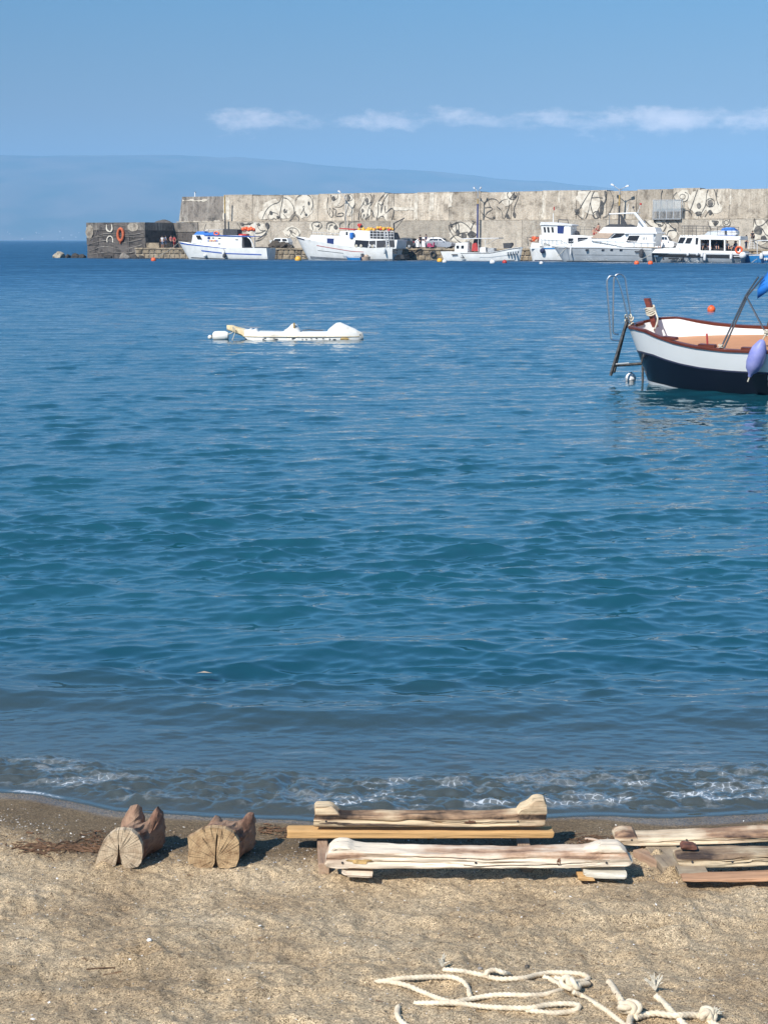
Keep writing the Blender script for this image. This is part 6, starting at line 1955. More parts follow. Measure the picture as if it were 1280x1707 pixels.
for k in range(5):
    c = lp([(1047 + (k % 2) * 3, 527 + 4.4 * k)], -.05)[0]
    mb.tube([c + Vector((.06 * math.cos(a_), .05 * math.sin(a_), .035 * math.sin(a_ * 2 + k))) for a_ in [2 * math.pi * q / 12 for q in range(12)]], .014, 5, closed=True)
mb.tube(smooth_path(lp([(1048, 528), (1052, 536), (1051, 543), (1048, 548), (1054, 545)], -.06), 4), .014, 5)
o = mb.build('ladder_lashing', whrope, None, True, loc=lo)
setp(o, 'white rope lashing that ties the boarding ladder to the bow', 'rope')

# buoys around it
def near_buoy(px, py, r_, mat, label, cap='black'):
    w_ = at_z(px, py, 0)
    o = MB().ball((0, 0, r_ * .45), r_, 14).build('buoy', M[mat], None, True, loc=w_)
    MB().lathe([(r_ * .30, r_ * 1.40), (r_ * .33, r_ * 1.50), (r_ * .2, r_ * 1.54)], n=10).build('top_plug', M[cap], o, True)
    setp(o, label, 'buoy')
    return o
near_buoy(1185.5, 518.5, .15, 'orange', 'small orange buoy floating in open water behind the navy boat', 'red')
o = near_buoy(1051, 634, .10, 'cwhite', 'white buoy floating under the boarding ladder')
MB().tube([(.09 * math.cos(a_) * 1.02, .09 * math.sin(a_) * 1.02, .045 + .02 * math.sin(a_)) for a_ in [2 * math.pi * k / 14 for k in range(14)]], .012, 5, closed=True).build('strap', M['galv'], o, True)
near_buoy(1090, 638, .09, 'black', 'black buoy half sunk against the stem of the navy boat', 'dark')

# ================================================================== KAYAK
YK = at_z(480, 565, 0).y
def kp(px, py): p = at_y(px, py, YK); return (p.x, p.z)
kx0 = kp(378, 565)[0]; kx1 = kp(606, 565)[0]
kbase = [(kp(378, 0)[0], kp(378, 542)[1]), (kp(388, 0)[0], kp(388, 545.5)[1]), (kp(400, 0)[0], kp(400, 548)[1]), (kp(412, 0)[0], kp(412, 549.5)[1]), (kp(470, 0)[0], kp(470, 550.3)[1]), (kp(540, 0)[0], kp(540, 550)[1]), (kp(590, 0)[0], kp(590, 551.5)[1]), (kp(603, 0)[0], kp(603, 554)[1]), (kx1, kp(606, 557)[1])]
khump = [(kp(406, 0)[0], 0), (kp(410, 0)[0], .05), (kp(414, 0)[0], 0), (kp(418, 0)[0], .05), (kp(423, 0)[0], 0), (kp(466, 0)[0], 0), (kp(474, 0)[0], .07), (kp(481, 0)[0], .19), (kp(485, 0)[0], .21), (kp(490, 0)[0], .15), (kp(496, 0)[0], 0), (kp(542, 0)[0], 0), (kp(550, 0)[0], .12), (kp(558, 0)[0], .22), (kp(565, 0)[0], .235), (kp(573, 0)[0], .18), (kp(582, 0)[0], .12), (kp(596, 0)[0], .03), (kp(604, 0)[0], 0)]
kbot = [(kx0, kp(378, 546)[1]), (kp(395, 0)[0], kp(395, 556)[1]), (kp(408, 0)[0], -.02), (kp(420, 0)[0], -.1), (kp(580, 0)[0], -.1), (kp(600, 0)[0], .0), (kx1, .06)]
def kayak_part(f0, f1, nst, name, mat, parent, off=0.0):
    mb = MB()
    ring = 18
    vs = []
    for i in range(nst + 1):
        x = kx0 + (kx1 - kx0) * (f0 + (f1 - f0) * i / nst)
        fr_ = (x - kx0) / (kx1 - kx0)
        w_ = .38 * (math.sin(math.pi * min(max(fr_, .004), .996)) ** .45) * (1 if fr_ < .5 else 1) + off
        hb_, hh, zb_ = interp(kbase, x) + off, interp(khump, x), interp(kbot, x) - off
        for j in range(ring):
            a = 2 * math.pi * j / ring
            y = w_ * math.cos(a)
            if math.sin(a) >= -1e-6:
                z = zb_ + (hb_ - zb_) * max(math.sin(a), 0) ** .35 + hh * math.exp(-(y / .20) ** 2)
                if abs(y) < w_ * .6: z -= .05 * (1 - (y / (w_ * .6)) ** 2) * (1 if .2 < fr_ < .93 and hh < .02 else 0)
            else:
                z = zb_ + (hb_ - zb_) * .0 - .06 * abs(math.sin(a))
            vs.append((x - (kx0 + kx1) / 2, y, z))
    fs = [(i * ring + j, i * ring + (j + 1) % ring, (i + 1) * ring + (j + 1) % ring, (i + 1) * ring + j) for i in range(nst) for j in range(ring)]
    fs += [tuple(range(ring)), tuple(nst * ring + j for j in range(ring))]
    return mb.add(vs, fs).build(name, mat, parent, True)
km = pm('kayak_white_plastic', (0.70, 0.68, 0.63), 0.4, var=0.1, scale=2.6, col2=(0.50, 0.46, 0.38), lo=.34, hi=.47)
kt = pm('stained_tan_plastic', (0.58, 0.42, 0.20), 0.6, var=0.3, scale=7.0, col2=(0.66, 0.58, 0.42))
kay = empty('kayak', ((kx0 + kx1) / 2, YK, 0), R(-3), 'white moored kayak with two raised seat humps and a stained tan tip', 'kayak')
kayak_part(0.0, .135, 12, 'stained_tip', kt, kay, 0.004)
kayak_part(.12, 1.0, 110, 'hull', km, kay)
for sg_ in (-1, 1):
    MB().tube([((f_ - .5) * (kx1 - kx0), sg_ * (.385 * math.sin(math.pi * f_) ** .45), .085) for f_ in [.13 + .84 * k / 40 for k in range(41)]], .010, 5).build('moulded_seam', kt, kay, True)
MB().tube([(kp(x_, 0)[0] - (kx0 + kx1) / 2, -.20, kp(x_, y_)[1] + .01) for x_, y_ in ((500, 550), (512, 549), (524, 550), (536, 550))], .012, 5).build('carry_strap', M['dark'], kay, True)
q = random.Random(31)
for k in range(16):
    f = q.uniform(.14, .80)
    x = (f - .5) * (kx1 - kx0)
    w_ = .38 * math.sin(math.pi * f) ** .45
    MB().rock((x, -w_ * .995, q.uniform(.015, .05)), (q.uniform(.04, .14), .02, .03), k, 1).build('algae_spot', M['dark'], kay)
MB().rock((kp(573, 0)[0] - (kx0 + kx1) / 2, -.33, .03), (.26, .05, .08), 77, 2).build('rust_patch', M['ochre'], kay)
MB().box((kp(486, 0)[0] - (kx0 + kx1) / 2, -.17, .37), (.04, .05, .14)).build('seat_buckle', M['ochre'], kay)
MB().rock((kp(600, 0)[0] - (kx0 + kx1) / 2, -.22, .13), (.05, .04, .05), 78, 1).build('drain_plug', M['dark'], kay)
w_ = at_y(368, 557, YK)
fl = MB().lathe([(.03, -.22), (.08, -.215), (.125, -.17), (.135, -.05), (.135, .12), (.10, .20), (.03, .215)], (0, 0, .06), 16, 'x').build('float_canister', km, None, True, loc=(w_.x, YK, .02), rz=R(-4))
MB().lathe([(.03, -.27), (.05, -.25), (.05, -.22)], (0, 0, .05), 10, 'x').build('cap', M['dark'], fl, True)
setp(fl, 'white float canister tied to the tan tip of the kayak', 'float')
w_ = at_y(350, 556, YK)
o = MB().ball((0, 0, .03), .06, 10).build('small_float', km, None, True, loc=(w_.x, YK, .02))
setp(o, 'tiny white float at the far left end of the kayak line', 'float')
o = MB().tube(smooth_path([(kp(356, 0)[0], YK - .02, .08), (kp(379, 0)[0], YK - .14, .18), (kp(380, 0)[0], YK - .2, .34), (kp(384, 0)[0], YK - .2, .22), (kp(379, 0)[0], YK - .18, .0), (kp(376, 0)[0], YK - .18, -.05)], 4), .012, 5).build('mooring_line', whrope, None, True)
setp(o, 'thin line tying the white float to the kayak tip', 'rope')
MB().tube([(kp(352, 0)[0], YK, .05), (kp(358, 0)[0], YK, .08)], .010, 5).build('line_end', whrope, o, True)
# ================================================================== TIMBERS ON THE BEACH
WA = wood_mat('driftwood_pale', (0.62, 0.48, 0.31), (0.32, 0.20, 0.12), (0.04, 0.028, 0.022), topband=0.045, white=0.45, seed=1.0)
WC = wood_mat('driftwood_whitewashed', (0.74, 0.63, 0.49), (0.46, 0.30, 0.20), (0.16, 0.09, 0.06), topband=0.055, white=0.78, seed=4.0)
WD = wood_mat('driftwood_worn', (0.66, 0.54, 0.38), (0.34, 0.21, 0.13), (0.08, 0.05, 0.04), topband=0.05, white=0.5, seed=7.0)
WE = wood_mat('driftwood_cracked', (0.56, 0.45, 0.30), (0.28, 0.19, 0.12), (0.06, 0.042, 0.035), topband=0.05, white=0.4, seed=9.0)
WP = wood_mat('fresh_sawn_plank', (0.58, 0.35, 0.15), (0.46, 0.26, 0.10), (0.28, 0.15, 0.065), white=.75, seed=2.0, gr=.8)
WR = wood_mat('reddish_board', (0.46, 0.26, 0.15), (0.34, 0.18, 0.10), (0.22, 0.10, 0.06), white=0.8, seed=5.0)
WG = wood_mat('grey_board', (0.40, 0.32, 0.22), (0.26, 0.20, 0.14), (0.12, 0.09, 0.065), white=0.5, seed=6.0)
WGy = wood_mat('grey_cross_board', (0.40, 0.33, 0.26), (0.24, 0.16, 0.11), (0.10, 0.07, 0.05), white=0.6, seed=8.0, ax=1)
WLOG = wood_mat('rosy_log_side', (0.34, 0.215, 0.14), (0.19, 0.10, 0.065), (0.05, 0.03, 0.022), white=0.3, seed=3.0, ax=1)
WHORN = wood_mat('pale_horn_wood', (0.56, 0.40, 0.27), (0.32, 0.19, 0.13), (0.12, 0.06, 0.045), white=0.35, seed=3.5, ax=1)

def beam(name, st, Yf, depth, mat, label, cat='timber', group=None, seed=0, round_=0.011, zoff=0.0, skew=0.0, cracks=2, rough=0.005, top_in=0.0, top_show=None):
    """st: (px, y_top, y_bottom) of the front face in the vertical plane Y = Yf; skew turns it about its left end"""
    show = depth * 2.4 * F_PX / Yf ** 2 * 0.62 if top_show is None else top_show
    st = [(px, min(yt + show, yb - 0.45 * (yb - yt)), yb) for px, yt, yb in st]
    P = [(at_y(px, 1400, Yf).x, at_y(px, yt, Yf).z, at_y(px, yb, Yf).z) for px, yt, yb in st]
    x0 = P[0][0]; zmin = min(p[2] for p in P)
    xs = [p[0] for p in P]
    n_ = max(60, int((xs[-1] - x0) / 0.008))
    ring = []
    # rounded rectangle parameters: (fy, fz) with fy 0 front..1 back, fz 0 bottom..1 top
    per = []
    for a, b in (((0, 0), (0, 1)), ((0, 1), (1, 1)), ((1, 1), (1, 0)), ((1, 0), (0, 0))):
        m_ = 12 if a[0] == b[0] else 9
        for k in range(m_):
            t = k / m_
            per.append((a[0] + (b[0] - a[0]) * t, a[1] + (b[1] - a[1]) * t))
    X_ = np.zeros((n_ + 1, len(per))); Y_ = X_.copy(); Z_ = X_.copy()
    q = random.Random(seed)
    cr = [(q.uniform(.25, .8), q.uniform(.0, .5), q.uniform(.5, 1.0), q.uniform(3, 9)) for _ in range(cracks)]
    for i in range(n_ + 1):
        x = x0 + (xs[-1] - x0) * i / n_
        zt = float(np.interp(x, xs, [p[1] for p in P])); zb = float(np.interp(x, xs, [p[2] for p in P]))
        e = min(i, n_ - i) / n_ * (xs[-1] - x0)
        sh = 1 - 0.05 * math.exp(-(e / 0.006) ** 2)
        zc, hz_ = (zt + zb) / 2, (zt - zb) / 2
        for j, (fy, fz) in enumerate(per):
            yy, zz = (fy * 2 - 1) * depth / 2, (fz * 2 - 1) * hz_
            ry, rz_ = min(round_, depth / 2), min(round_, hz_)
            ax, az_ = abs(yy) - (depth / 2 - ry), abs(zz) - (hz_ - rz_)
            if ax > 0 and az_ > 0:
                d = math.hypot(ax / ry, az_ / rz_)
                if d > 1:
                    yy = math.copysign(depth / 2 - ry + ax / d, yy); zz = math.copysign(hz_ - rz_ + az_ / d, zz)
            if top_in and fz > 0.6: yy *= 1 - top_in * (fz - .6)
            # cracks run along the front face
            gcut = 0.0
            if fy < 0.02:
                for c0, u0, u1, fr_ in cr:
                    u = i / n_
                    if u0 < u < u1:
                        line = c0 + 0.06 * math.sin(u * fr_) + .03 * math.sin(u * fr_ * 4.3)
                        gcut = max(gcut, 0.010 * math.exp(-((fz - line) / 0.05) ** 2) * min(1, (u - u0) * 8, (u1 - u) * 8))
            X_[i, j] = x - x0; Y_[i, j] = yy * sh + gcut; Z_[i, j] = zc + zz * sh - zmin
    nz = fbm(X_ * 5 + seed, (Y_ + Z_ * 2) * 38 + seed, 200 + seed, 3)
    nrm_y = np.sign(Y_) * (np.abs(Y_) > depth * .42)
    Y_ += nrm_y * nz * rough
    Z_ += fbm(X_ * 7 + seed, Y_ * 30, 300 + seed, 3) * rough * 0.8 * (Z_ > 0.02)
    X_ += (fbm(Y_ * 30, Z_ * 30 + seed, 320 + seed, 2) * 0.004) * ((np.arange(n_ + 1)[:, None] == 0) | (np.arange(n_ + 1)[:, None] == n_))
    m_ = len(per)
    vs = np.stack([X_, Y_ + depth / 2, Z_], -1).reshape(-1, 3).tolist()
    fs = [(i * m_ + j, i * m_ + (j + 1) % m_, (i + 1) * m_ + (j + 1) % m_, (i + 1) * m_ + j) for i in range(n_) for j in range(m_)]
    fs += [tuple(range(m_ - 1, -1, -1)), tuple(n_ * m_ + j for j in range(m_))]
    o = MB().add(vs, fs).build(name, mat, None, True, loc=(x0, Yf, zmin + zoff), rz=skew)
    setp(o, label, cat, group)
    return o
GS = 'weathered boat skids on the sand'
STAIN = pm('tar_stain', (0.06, 0.045, 0.035), 0.9, var=.4, scale=25, col2=(0.16, 0.11, 0.08))
YA, YB, YC = 6.165, 6.17, 5.77
sk_a = beam('boat_skid', [(524, 1341, 1380), (527, 1338, 1380.5), (548, 1338, 1380.5), (554, 1339.5, 1380.5), (560, 1345, 1380.5), (567, 1352.5, 1380.5), (640, 1352.5, 1380.5), (720, 1353, 1380.5), (800, 1352.5, 1380.5), (862, 1350, 1380.5), (868, 1341, 1380.5), (880, 1336, 1380.5), (888, 1328, 1380.5), (897, 1325.5, 1380.5), (906, 1326.5, 1379.5), (909, 1331, 1378)],
            YA, .075, WA, 'weathered boat skid with two upright horn ends lying on the yellow plank nearest the water', 'boat skid', GS, seed=1)
plk = beam('plank', [(478, 1379, 1398.5), (650, 1380.3, 1398.8), (922, 1380.6, 1398.3)], YB, .07, WP, 'long fresh yellow plank under the horned skid', 'plank', None, seed=2, round_=.004, cracks=0, rough=.0008)
sk_c = beam('boat_skid', [(541, 1434, 1446), (546, 1412, 1449), (556, 1403, 1450), (566, 1400, 1450.5), (580, 1400.5, 1450.5), (590, 1405, 1450), (610, 1408, 1450), (700, 1412, 1450.5), (800, 1414.5, 1450), (900, 1413, 1449.5), (975, 1412, 1449), (990, 1408, 1448.5), (1005, 1402, 1448), (1035, 1402, 1447.5), (1047, 1412, 1447), (1054, 1430, 1444), (1056, 1436, 1440)],
            YC, .10, WC, 'longest whitewashed skid with rounded ends, in front of the yellow plank and raised on blocks', 'boat skid', GS, seed=4, cracks=3)
sk_d = beam('boat_skid', [(1025, 1394, 1404), (1029, 1384, 1409), (1040, 1380.5, 1411), (1058, 1381, 1412), (1063, 1388, 1412), (1120, 1387.5, 1411.5), (1200, 1384.5, 1409), (1280, 1379.5, 1405.5), (1400, 1374, 1400)],
            6.10, .10, WD, 'white and brown skid at the right edge, behind the darker cracked one', 'boat skid', GS, seed=7, cracks=2)
sk_e = beam('boat_skid', [(1130, 1424, 1440), (1134, 1418, 1446), (1145, 1416, 1449), (1200, 1415, 1448.5), (1280, 1413.5, 1446), (1400, 1411, 1443)],
            5.80, .11, WE, 'dark cracked skid at the right edge with a small red block on its end', 'boat skid', GS, seed=9, cracks=4, rough=.005)
def stain(o, x, z, l_, h_, seed, mat=None):
    q = random.Random(seed); n_ = 26; vs = []
    for k in range(n_):
        a = 2 * math.pi * k / n_
        e = 1 + .35 * math.sin(3 * a + seed) * q.random() + q.uniform(-.25, .25)
        vs.append((x + l_ / 2 * e * math.cos(a), 0, max(.004, z + h_ / 2 * e * math.sin(a))))
    # drape on the front face
    me_ = o.data
    co = np.empty(len(me_.vertices) * 3); me_.vertices.foreach_get('co', co); co = co.reshape(-1, 3)
    out = []
    for vx, _, vz in vs:
        d = (co[:, 0] - vx) ** 2 + ((co[:, 2] - vz) * 1.5) ** 2 + np.where(co[:, 1] > .03, 1, 0)
        out.append((vx, float(co[np.argsort(d)[:4], 1].min()) - .0016, vz))
    return MB().add(out, [tuple(range(n_))]).build('stain', mat or STAIN, o, fix=False)
stain(sk_a, .16, .018, .17, .010, 1); stain(sk_a, .30, .014, .20, .008, 2); stain(sk_a, .08, .022, .09, .010, 3)
stain(sk_a, .66, .026, .05, .016, 4, pm('rust_stain', (0.24, 0.12, 0.07), .9, var=.3, scale=30)); stain(sk_c, .93, .035, .014, .030, 5, MATS['rust_stain']); stain(sk_c, .14, .036, .10, .016, 6, pm('yellow_paint_rest', (0.62, 0.40, 0.16), .9, var=.3, scale=30))
for o_, xs_ in ((sk_a, (.05, .86)), (sk_c, (.07, .6, 1.12)), (sk_d, (.07, .3)), (sk_e, (.06, .22))):
    for x_ in xs_:
        zz_ = .03
        MB().lathe([(.0035, 0), (.0045, .001), (.0045, .004)], (x_, -.004, zz_), 8, 'y').build('nail_head', M['dark'], o_)
# blocks and boards
beam('wood_block', [(569, 1449.5, 1456), (580, 1450, 1464), (620, 1451, 1465)], YC - .02, .12, WC, 'thin pale board wedged under the left end of the whitewashed skid', 'wood block', None, seed=11, cracks=0, round_=.006)
beam('wood_block', [(975, 1447.5, 1462), (985, 1447.5, 1466), (1043, 1447.5, 1466.5), (1047, 1449, 1465)], YC - .02, .13, wood_mat('white_block_paint', (0.62, 0.58, 0.48), (0.40, 0.35, 0.27), (.2, .17, .13), white=.9, seed=12.), 'white block under the right end of the whitewashed skid', 'wood block', None, seed=12, cracks=0, round_=.006)
beam('wood_block', [(966, 1458, 1469), (972, 1457, 1470), (992, 1461, 1471)], YC - .035, .07, WP, 'little orange wood stub tucked beside the white block', 'wood block', None, seed=13, cracks=0, round_=.006)
def cross(pa, pb, w, h, mat, label, zlift=0.0, nm='cross_board'):
    """board lying front to back between two pixels on the sand"""
    A, B_ = gnd(*pa), gnd(*pb)
    d = B_ - A
    o = MB().box((d.length / 2, 0, -h / 2), (d.length, w, h)).build(nm, mat, None, loc=A + Vector((0, 0, zlift)))
    o.rotation_euler = (0, -math.atan2(d.z, math.hypot(d.x, d.y)), math.atan2(d.y, d.x))
    bv = o.modifiers.new('bevel', 'BEVEL'); bv.width = .005; bv.segments = 2
    return setp(o, label, 'board', 'cross boards under the skids')
WGx = wood_mat('brown_cross_board', (0.40, 0.28, 0.19), (0.22, 0.12, 0.08), (0.10, 0.06, 0.045), white=0.6, seed=8.0)
cross((540, 1458), (536, 1392), .045, .06, WGx, 'brown cross board running back from the left end of the whitewashed skid', .045)
cross((880, 1455), (868, 1392), .055, .05, WGx, 'brown cross board half buried between the yellow plank and the whitewashed skid', .028)
gb = cross((1130, 1462), (1082, 1404), .13, .055, WG, 'grey board half covered with sand between the whitewashed and the cracked skid', .040)
cross((1104, 1446), (1062, 1428), .05, .045, WGx, 'short dark brown board beside the grey one', .030)
beam('cracked_board', [(1135, 1449.5, 1462), (1140, 1449.5, 1463.5), (1184, 1450, 1462)], 5.72, .10, WG, 'grey cracked board end directly under the cracked skid', 'board', None, seed=21, cracks=2, round_=.004)
beam('red_board', [(1141, 1464, 1471), (1160, 1462.5, 1472), (1280, 1456, 1471), (1400, 1452, 1468)], 5.66, .08, WR, 'reddish board lying on the sand in front of the cracked skid', 'board', None, seed=22, cracks=1, round_=.006)
beam('red_block', [(1137, 1408, 1417.5), (1140, 1404, 1418), (1158, 1405, 1419), (1163, 1408, 1418)], 5.84, .05, pm('dark_red_wood', (0.17, 0.065, 0.04), 0.8, var=.3, scale=20), 'small dark red block sitting on the end of the cracked skid', 'wood block', None, seed=23, cracks=0, round_=.008)

# end grain
def endgrain(name, pale, dark, cx, cz):
    m = bpy.data.materials.new(name); m.use_nodes = True
    nt = m.node_tree; b = nt.nodes['Principled BSDF']
    b.inputs['Roughness'].default_value = .9
    t = N(nt, 'ShaderNodeTexCoord'); mp = N(nt, 'ShaderNodeMapping'); mp.inputs[1].default_value = (-cx, 0, -cz)
    L(nt, t, mp, 3)
    s_ = N(nt, 'ShaderNodeSeparateXYZ'); L(nt, mp, s_)
    ang_ = math_n(nt, 'ARCTAN2', s_.outputs[2], s_.outputs[0])
    rad = math_n(nt, 'SQRT', math_n(nt, 'ADD', math_n(nt, 'MULTIPLY', s_.outputs[0], s_.outputs[0]), math_n(nt, 'MULTIPLY', s_.outputs[2], s_.outputs[2])))
    # radial checks
    cv = N(nt, 'ShaderNodeCombineXYZ')
    nt.links.new(math_n(nt, 'MULTIPLY', ang_, None, vb=3.0), cv.inputs[0]); nt.links.new(math_n(nt, 'MULTIPLY', rad, None, vb=2.2), cv.inputs[1])
    n1 = N(nt, 'ShaderNodeTexNoise', i_Scale=1.5, i_Detail=2.0, i_Roughness=.5); L(nt, cv, n1)
    fold = math_n(nt, 'ABSOLUTE', math_n(nt, 'SUBTRACT', n1.outputs[0], None, vb=.5))
    r1 = ramp(nt, [(0.0, g(.18)), (0.006, g(.50)), (0.016, g(1))]); nt.links.new(fold, r1.inputs[0])
    # rings
    w_ = math_n(nt, 'SINE', math_n(nt, 'MULTIPLY', rad, None, vb=620.0))
    r2 = ramp(nt, [(0.0, g(.86)), (1.0, g(1.03))]); nt.links.new(math_n(nt, 'ADD', math_n(nt, 'MULTIPLY', w_, None, vb=.5), None, vb=.5), r2.inputs[0])
    n2 = N(nt, 'ShaderNodeTexNoise', i_Scale=22.0, i_Detail=6.0, i_Roughness=.65); L(nt, t, n2, 3)
    r3 = ramp(nt, [(.36, dark), (.58, pale)]); L(nt, n2, r3)
    c = mixc(nt, 1.0, r3.outputs[0], r1.outputs[0], 'MULTIPLY'); c = mixc(nt, 1.0, c, r2.outputs[0], 'MULTIPLY')
    nt.links.new(c, b.inputs[0])
    bp = N(nt, 'ShaderNodeBump', i_Strength=.8, i_Distance=.004)
    nt.links.new(math_n(nt, 'ADD', math_n(nt, 'MULTIPLY', r1.outputs[0], None, vb=1.0), n2.outputs[0]), bp.inputs['Height'])
    L(nt, bp, b, 0, 'Normal')
    return m
def log_block(front, base_px, lab, pale, dark, back, heart, length, width_back, skip=()):
    """front: outline in pixels of the sawn face, shift: pixel x offset of the far end"""
    Yf = gnd(*base_px).y
    o0 = at_y(base_px[0], base_px[1], Yf)
    F = [at_y(x, y, Yf) - o0 for x, y in front]
    cx_ = sum(p.x for p in F) / len(F)
    def resample(P, n=56):
        P = [Vector((p.x, 0, p.z)) for p in P]
        # start at the lowest middle point
        cx__ = sum(p.x for p in P) / len(P)
        L_ = [0.0]
        for a, b in zip(P, P[1:] + P[:1]): L_.append(L_[-1] + (b - a).length)
        def at(d):
            d %= L_[-1]
            for k in range(len(P)):
                if L_[k + 1] >= d:
                    t = (d - L_[k]) / max(L_[k + 1] - L_[k], 1e-9)
                    return P[k].lerp(P[(k + 1) % len(P)], t)
            return P[0]
        best = min((at(L_[-1] * k / 400).z * 3 + abs(at(L_[-1] * k / 400).x - cx__), L_[-1] * k / 400) for k in range(400))[1]
        return [at(best + L_[-1] * k / n) for k in range(n)]
    root = empty('notched_log', o0, 0, lab, 'log', 'short notched logs on the sand')
    Fb = [p for k, p in enumerate(F) if k not in skip]
    Yb = Yf + length * .85
    Bk = [at_y(x, y, Yb) - o0 for x, y in back]
    zmin_ = min(p.z for p in F)
    for p in Bk:
        if p.z < .02: p.z = zmin_ + .004
    A_, B2 = resample(Fb), resample(Bk)
    n = len(A_); ns = 26
    q = random.Random(len(lab))
    vs = []
    cxa, cxb = sum(p.x for p in A_) / n, sum(p.x for p in B2) / n
    for i in range(ns + 1):
        f = i / ns
        yy = .028 + (length - .028) * f
        s1 = min(1, f / .85)                                   # widths follow the taper
        s2 = min(1, max(0, (f - .35) / .45)); s2 = s2 * s2 * (3 - 2 * s2)   # the horns rise near the end
        drop = 1 - .12 * max(0, (f - .85) / .15)
        for k in range(n):
            a, b = A_[k], B2[k]
            x = (a.x - cxa) * (1 - s1 * (1 - width_back)) + cxa + (cxb - cxa) * s1
            z = a.z - (.022 * math.sin(math.pi * min(1, f * 1.3)) if a.z > .6 * max(p.z for p in A_) else 0)
            x = x * (1 - s2) + b.x * s2; z = z * (1 - s2) + b.z * drop * s2
            r_ = 0.0022 * math.sin(k * 2.3 + f * 5) + .0016 * math.sin(k * 5.1 + f * 23)
            vs.append((x + r_, yy, z + r_))
    fs = [(i * n + k, i * n + (k + 1) % n, (i + 1) * n + (k + 1) % n, (i + 1) * n + k) for i in range(ns) for k in range(n)]
    mb = MB(); mb.add(vs, fs + [tuple(ns * n + k for k in range(n)), tuple(range(n))])
    mb.build('log_side', WLOG, root, True)
    hx_, hz__ = at_y(heart[0], heart[1], Yf).x - o0.x, at_y(heart[0], heart[1], Yf).z - o0.z
    n = len(F)
    e = MB().add([(v.x, -.002 + q.uniform(-.003, .003), v.z) for v in F] + [(v.x, .0285, v.z) for v in F], [tuple(range(n))] + [(k, (k + 1) % n, (k + 1) % n + n, k + n) for k in range(n)])
    e.build('sawn_end', endgrain('end_grain_' + ('pale' if pale[0] > .5 else 'brown'), pale, dark, hx_, hz__), root)
    return root
# pixels of zoom 1 (x/2.783, 1300 + y/2.783)
zl = lambda pts: [(x / 2.783, 1300 + y / 2.783) for x, y in pts]
log_block(zl([(460, 330), (478, 290), (505, 258), (535, 236), (575, 232), (610, 238), (640, 262), (658, 300), (662, 345), (655, 385), (640, 405), (610, 411), (575, 408), (562, 385), (556, 350), (553, 300), (549, 300), (547, 350), (540, 380), (535, 400), (500, 411), (470, 408), (442, 396), (452, 360)]),
          (200, 1448), 'wider pale grey notched log with a deep crack, left of the pair', (0.56, 0.44, 0.30), (0.35, 0.25, 0.16),
          zl([(560, 470), (560, 300), (563, 200), (585, 155), (608, 120), (646, 114), (656, 140), (666, 188), (676, 200), (697, 175), (712, 145), (733, 125), (746, 140), (757, 175), (761, 230), (760, 300), (758, 470), (660, 475)]), (199, 1420), .26, .74, (13, 14, 15, 16, 17, 18))
log_block(zl([(870, 270), (900, 255), (935, 232), (985, 222), (1045, 228), (1085, 250), (1108, 285), (1110, 330), (1108, 370), (1095, 402), (1050, 412), (1012, 409), (1005, 385), (1003, 340), (1012, 260), (1007, 250), (998, 340), (996, 385), (985, 408), (940, 411), (880, 405), (871, 360), (876, 320)]),
          (355, 1449), 'browner notched log with rotten lower edge, right of the pair', (0.48, 0.33, 0.18), (0.25, 0.15, 0.075),
          zl([(950, 470), (950, 300), (955, 225), (980, 190), (1000, 163), (1018, 180), (1035, 192), (1080, 196), (1115, 196), (1130, 180), (1145, 156), (1168, 150), (1181, 175), (1183, 240), (1182, 300), (1180, 470), (1065, 475)]), (361, 1432), .26, .88, (12, 13, 14, 15, 16, 17))
# ------------------------------------------------------------------ ropes on the sand
ropem = pm('sun_bleached_rope', (0.76, 0.65, 0.48), 0.9, var=0.14, scale=25, col2=(0.58, 0.47, 0.33), bump=0.4, bscale=90)
def laid_rope(name, pxs, r_, label, lift=None, parent=None, sub=9):
    """three-lobed twisted rope lying on the sand along pixel points (x, y, extra height)"""
    pts = []
    for p in pxs:
        g0 = gnd(p[0], p[1])
        ex = p[2] if len(p) > 2 else 0.0
        g0 = at_z(p[0], p[1], g0.z + r_ * .8 + ex)
        pts.append(g0)
    P = smooth_path(pts, sub)
    out = [P[0]]
    for p in P[1:]:                                  # even spacing
        d = (p - out[-1]).length
        kmax = int(d / .004)
        for _ in range(kmax):
            out.append(out[-1] + (p - out[-1]).normalized() * .004)
    P = out
    o0 = P[0].copy()
    n = 15
    up = Vector((0, 0, 1)); vs = []; s_ = 0.0; prev = None
    for k, p in enumerate(P):
        a, b = P[max(k - 2, 0)], P[min(k + 2, len(P) - 1)]
        t = (b - a).normalized()
        e = t.cross(up) if prev is None else prev - t * prev.dot(t)
        e.normalize(); prev = e
        f = t.cross(e)
        if k: s_ += (p - P[k - 1]).length
        tw = s_ / (r_ * 5.2) * 2 * math.pi
        for j in range(n):
            q = 2 * math.pi * j / n
            rad = r_ * (1.04 - .30 * abs(math.sin(1.5 * (q - tw))) ** 3 + .02 * math.sin(s_ * 60))
            vs.append(p - o0 + e * math.cos(q) * rad + f * math.sin(q) * rad)
    fs = [(k * n + j, k * n + (j + 1) % n, (k + 1) * n + (j + 1) % n, (k + 1) * n + j) for k in range(len(P) - 1) for j in range(n)]
    fs += [tuple(range(n - 1, -1, -1)), tuple((len(P) - 1) * n + j for j in range(n))]
    o = MB().add(vs, fs).build(name, ropem, parent, 'all', loc=o0)
    if label: setp(o, label, 'rope')
    return o
zr = lambda pts: [(600 + p[0] / 1.882, 1580 + p[1] / 1.882) + tuple(p[2:]) for p in pts]
RR = 0.0090
